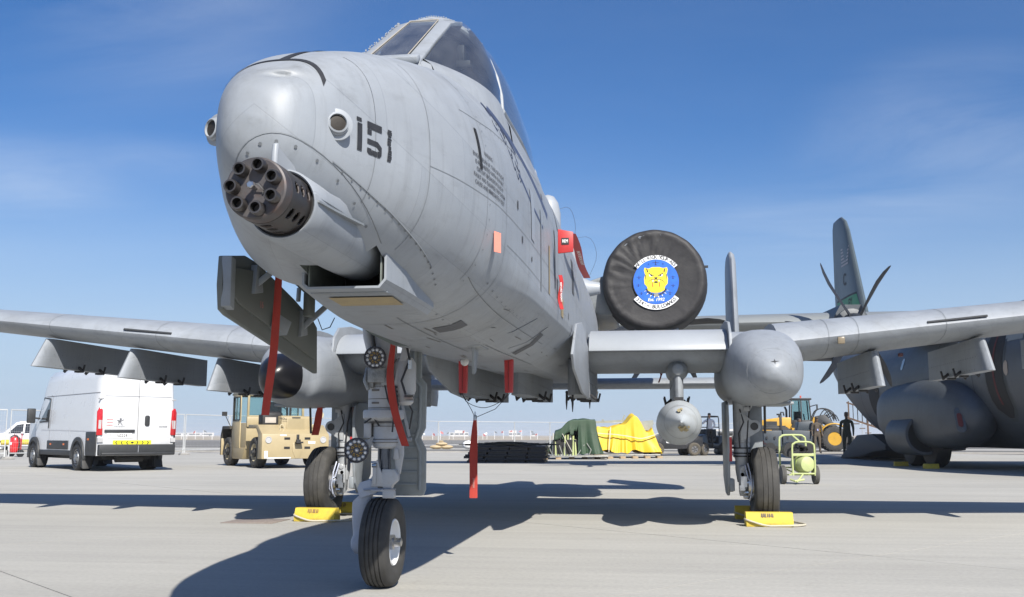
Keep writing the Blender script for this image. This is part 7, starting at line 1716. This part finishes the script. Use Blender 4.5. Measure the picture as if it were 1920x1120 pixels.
# ------------------------------------------------------------------ left background
X_ = thing('fire_extinguisher', 'large red wheeled fire extinguisher standing left of the white van', 'fire extinguisher', (-28.0, 31.3, 0), R(-20))
m = MB(); m.lathe((0, 0, .16), (0, 0, 1), [(0, .1), (.05, .22), (.1, .25), (.62, .25), (.72, .2), (.78, .08), (.85, .06)], 24); m.build('cylinder', mat('extinguisher_red', (.52, .012, .015), .3, 0, .06, 4, coat=.3), X_)
m = MB(); m.box((0, -.252, .62), (.2, .01, .12)); m.box((-.2, -.16, .4), (.03, .1, .2)); m.build('label', WHITEP, X_)
m = MB(); m.tube(catmull([(-.3, -.05, .3), (-.34, -.05, .7), (-.2, -.05, .95), (.2, -.05, .95), (.34, -.05, .7), (.32, -.05, .4)], 20), .03, 7); m.build('hose', RUBD, X_)
m = MB(); m.tube([(-.28, .1, .15), (-.28, .12, 1.05), (.28, .12, 1.05), (.28, .1, .15)], .02, 7); m.build('push_bar', mat('bar_red', (.4, .03, .03), .4), X_)
for s_ in (-1, 1): m = MB(); m.lathe((s_ * .33, .05, .17), (1, 0, 0), [(-.05, .1), (-.05, .17), (.05, .17), (.05, .1)], 20); m.build('wheel', RUBD, X_)
# white estate car with a yellow beam in front of it, and the white cabinet at the edge of the frame
c0 = Vector((-38.6, 48.5, 0))
CR = thing('parked_car', 'white estate car parked sideways behind the fire extinguisher', 'car', c0, R(203), scale=1.02)
def cring(x, w_, z0, z1, z2, wt): return [(x, -w_, z0), (x, -w_, z1), (x, -wt, z2), (x, wt, z2), (x, w_, z1), (x, w_, z0)]
m = MB(); m.rings([cring(-2.3, .7, .45, .8, .95, .6), cring(-2.2, .88, .3, 1.0, 1.1, .75), cring(-1.9, .92, .28, 1.08, 1.72, .68), cring(-1.5, .93, .28, 1.08, 1.86, .68), cring(.5, .93, .28, 1.05, 1.84, .68), cring(.75, .93, .28, 1.04, 1.78, .68), cring(1.4, .92, .28, 1.02, 1.15, .72), cring(2.2, .86, .3, .92, 1.0, .7), cring(2.4, .7, .42, .7, .75, .6)]); m.build('body', VW, CR, ang=40, bevel=.03)
for s_ in (-1, 1):
    for P in ([(-1.8, 1.15), (-1.65, 1.68), (-.75, 1.7), (-.75, 1.13)], [(-.65, 1.13), (-.65, 1.7), (.2, 1.68), (.2, 1.1)], [(.3, 1.1), (.3, 1.68), (.68, 1.62), (1.15, 1.1)]):
        m = MB(); zt = lambda z: lerp(.93, .68, (z - 1.06) / .78) + .012; m.poly([(x, s_ * zt(z), z) for x, z in P]); m.build('side_window', mat('window_dark', (.015, .018, .02)), CR, ang=0)
    for x in (-1.45, 1.5):
        w_ = wheel('wheel', (x, s_ * .84, .33), .2, .33, .2, (0, 1, 0), CR, mat('wheel_silver', (.5, .51, .52)), s_, 2, RUBD)
    m = MB(); m.box((-2.22, s_ * .78, .98), (.1, .2, .28)); m.build('tail_lamp', LRED, CR); m = MB(); m.box((2.32, s_ * .68, .78), (.1, .28, .14)); m.build('headlamp', LCLR, CR)
m = MB(); m.box((.3, 1.0, 1.12), (.16, .14, .1)); m.box((.6, -.99, 1.12), (.16, .14, .1)); m.build('door_mirror', VW, CR, bevel=.02)
YB = thing('yellow_beam', 'long yellow tow bar lying level in front of the white estate car', 'tow bar', (-35.0, 43.3, 0), R(25)); m = MB(); m.tube([(-1.7, 0, .58), (1.5, 0, .62)], .16, 10); m.build('bar', YEL, YB); m = MB()
for x in (-1.2, 1.0): m.beam((x, 0, .1), (x, 0, .6), .1); m.lathe((x, .0, .14), (0, 1, 0), [(-.2, .14), (.2, .14)], 14)
m.build('bar_wheel', RUBD, YB)
WC = thing('white_cabinet', 'white rounded cabinet with an orange striped base at the left edge', 'cabinet', (-35.6, 38.2, 0), R(-20)); m = MB(); m.prism([(-.9, .35), (-.9, 1.65), (.55, 1.65), (.9, 1.35), (.9, .35)], (0, 0, 0), (1, 0, 0), (0, 0, 1), 1.2); m.build('body', VW, WC, bevel=.05)
m = MB()
for k in range(8): m.add([(-.85 + .22 * k, -.63, .3), (-.73 + .22 * k, -.63, .3), (-.63 + .22 * k, -.63, .5), (-.75 + .22 * k, -.63, .5)], [(0, 1, 2, 3)])
m.build('stripe', mat('stripe_orange', (.7, .28, .03), .5), WC, ang=0); m = MB(); m.box((0, 0, .3), (1.8, 1.22, .3)); m.build('base', LD, WC); m = MB(); m.box((.3, -.61, 1.25), (.12, .02, .2)); m.box((.15, -.61, 1.0), (.08, .02, .14)); m.build('marking', BLK, WC)

# temporary fence: panels of tube and wire between weighted feet
FNC = mat('fence_galvanised', (.55, .56, .55), .5, .3, .08, 5)
WIRE = mat('fence_wire', (.52, .53, .53), .5, .2)
fp0 = None
def fence_line(a, b, n_):
    global fp0
    a, b = Vector(a), Vector(b); d = b - a; L_ = d.length / n_
    for k in range(n_):
        p = a + d * ((k + .5) / n_); rz = math.atan2(d.y, d.x)
        if fp0 is None:
            fp0 = thing('fence_panel', 'grey wire mesh panel of the temporary fence along the apron edge', 'fence panel', p, rz, 'temporary fence panels'); h = 1.7
            m = MB(); m.tube([(-h, 0, .1), (-h, 0, 2.05), (h, 0, 2.05), (h, 0, .1)], .03, 6); m.tube([(-h, 0, .25), (h, 0, .25)], .025, 6); m.build('frame', FNC, fp0)
            m = MB()
            for i in range(33): x = lerp(-h, h, i / 32); m.add([(x - .0025, 0, .25), (x + .0025, 0, .25), (x + .0025, 0, 2.05), (x - .0025, 0, 2.05)], [(0, 1, 2, 3)])
            for i in range(9): z = lerp(.25, 2.05, i / 8); m.add([(-h, 0, z - .0025), (h, 0, z - .0025), (h, 0, z + .0025), (-h, 0, z + .0025)], [(0, 1, 2, 3)])
            m.build('wire_mesh', WIRE, fp0, ang=0, kind='stuff')
            m = MB(); m.box((-h - .05, 0, .06), (.22, .6, .12)); m.build('foot_block', mat('foot_concrete', (.35, .34, .32), .9), fp0, bevel=.02)
        else: dup(fp0, p, rz)
fence_line((-36, 12, 0), (-25.2, 26.7, 0), 5); fence_line((-25.2, 26.7, 0), (-15, 64, 0), 11); fence_line((-15, 64, 0), (.8, 77.5, 0), 6); fence_line((.8, 77.5, 0), (40, 92, 0), 12)
t = thing('sandbag_heap', 'small heap of sand bags at the foot of the fence', 'sandbags', (-14.0, 60.5, 0))
for x, y, z, s_ in ((-.4, 0, .14, .5), (.35, .1, .14, .5), (.0, .0, .36, .45), (-.05, 0, .55, .2)): m = MB(); m.ball((x, y, z), s_, 12, (1, .7, .32)); m.build('sandbag', mat('sandbag_tan', (.42, .33, .2), .9, 0, .15, 5), t)
t = thing('white_bucket', 'small white bundle on the kerb left of the pallet stack', 'bundle', (-11.0, 55, 0)); m = MB(); m.ball((0, 0, .35), .42, 12, (1, .7, .7)); m.build('bundle_body', WHITEP, t)
# kerb line, painted line, crowd line flags, haze-pale buildings far off
m = MB(); m.box((0, 46.2, .03), (230, .35, .10)); m.build('kerb', mat('kerb_concrete', (.30, .29, .27), .9, 0, .1, 2), None, kind='structure')
m = MB(); m.poly([(-150, 50.2, -.006), (150, 50.2, -.006), (150, 50.7, -.006), (-150, 50.7, -.006)]); m.build('painted_line', mat('road_white', (.6, .6, .58), .8), None, ang=0, kind='structure')
m = MB(); m.poly([(-200, 58, -.010), (200, 58, -.010), (200, 66, -.010), (-200, 66, -.010)]); m.build('concrete_strip', CONC, None, ang=0, kind='structure')
FR = mat('flag_red_hazed', (.45, .14, .14), .8); FG = mat('flag_dark', (.16, .18, .2), .8)  # red made paler in its colour to imitate distance haze
fl0 = None
for k in range(46):
    px = lerp(310, 1010, k / 45) + random.uniform(-5, 5)
    if 610 < px < 780: continue
    az = math.atan((px - 960) / 1880) - R(8); D = 240 + random.uniform(-15, 30); p = Vector((1.39 + D * math.sin(az) / 1.0, -12.08 + D * math.cos(az), -.02))
    f = thing('flag_pole', 'thin pole with a red and white flag in the row across the taxiway', 'flag', p, random.uniform(-.6, .6), 'flags in a row across the taxiway')
    hh = random.uniform(1.3, 2.2)
    m = MB(); m.tube([(0, 0, 0), (0, 0, hh)], .05, 5); m.build('pole', WHITEP, f)
    m = MB(); s_ = random.choice((-1, 1)); m.prism([(0, 0), (s_ * .7, random.uniform(-.4, .0)), (s_ * .66, random.uniform(.1, .3)), (0, .42)], (0, 0, hh - .42), (1, 0, 0), (0, 0, 1), .05); m.build('flag_cloth', random.choice((FR, WHITEP, FR, FG)), f)
BW = mat('far_building_white', (.55, .53, .5), .8, 0, .05, .1); BD_ = mat('far_window_dark', (.12, .13, .14), .4)
def far_building(label, px, pw, ph, D, seed, nb=3):
    az = math.atan((px - 960) / 1880) - R(8); p = Vector((1.39 + D * math.sin(az), -12.08 + D * math.cos(az), -.05)); zc = D * math.cos(math.atan((px - 960) / 1880)); W_ = pw / 1880 * zc; Hh = ph / 1880 * zc
    t = thing('far_building', label, 'building', p, -az, 'pale buildings on the horizon'); rnd = random.Random(seed)
    for k in range(nb):
        x = lerp(-W_ / 2, W_ / 2, (k + .5) / nb); h_ = Hh * rnd.uniform(.5, 1); m = MB(); m.box((x, 0, h_ / 2), (W_ / nb * .96, 14, h_)); m.build('block', BW, t)
        m = MB()
        for j in range(max(1, int(h_ / 4))): m.box((x, -7.05, 2 + 4 * j), (W_ / nb * .8, .1, 1.5))
        m.build('window_band', BD_, t)
far_building('wide pale building left of centre on the horizon', 862, 34, 12, 900, 1, 4); far_building('long low pale building on the horizon right of the broad red ribbon', 965, 22, 11, 900, 2, 3); far_building('pale building on the horizon near the green load', 1000, 8, 8, 950, 3, 1)
far_building('low pale terminal building on the horizon left of the white van', 40, 60, 6, 1100, 4, 4); far_building('low pale hangar on the horizon behind the row of flags', 370, 70, 7, 1200, 5, 3); far_building('pale building behind the buggies on the horizon', 1360, 60, 17, 420, 6, 2)

# ------------------------------------------------------------------ desert haze
hz = MB(); hz.box((0, 700, 6.2), (5200, 5200, 14.6))
HZ = bpy.data.materials.new('haze'); HZ.use_nodes = True
n_, l_ = HZ.node_tree.nodes, HZ.node_tree.links
n_.remove(n_['Principled BSDF']); vp = n_.new('ShaderNodeVolumePrincipled'); vp.inputs['Color'].default_value = (.86, .90, .97, 1); vp.inputs['Density'].default_value = .00038
l_.new(vp.outputs[0], n_['Material Output'].inputs['Volume'])
hz.build('haze', HZ, None, ang=0, kind='stuff')
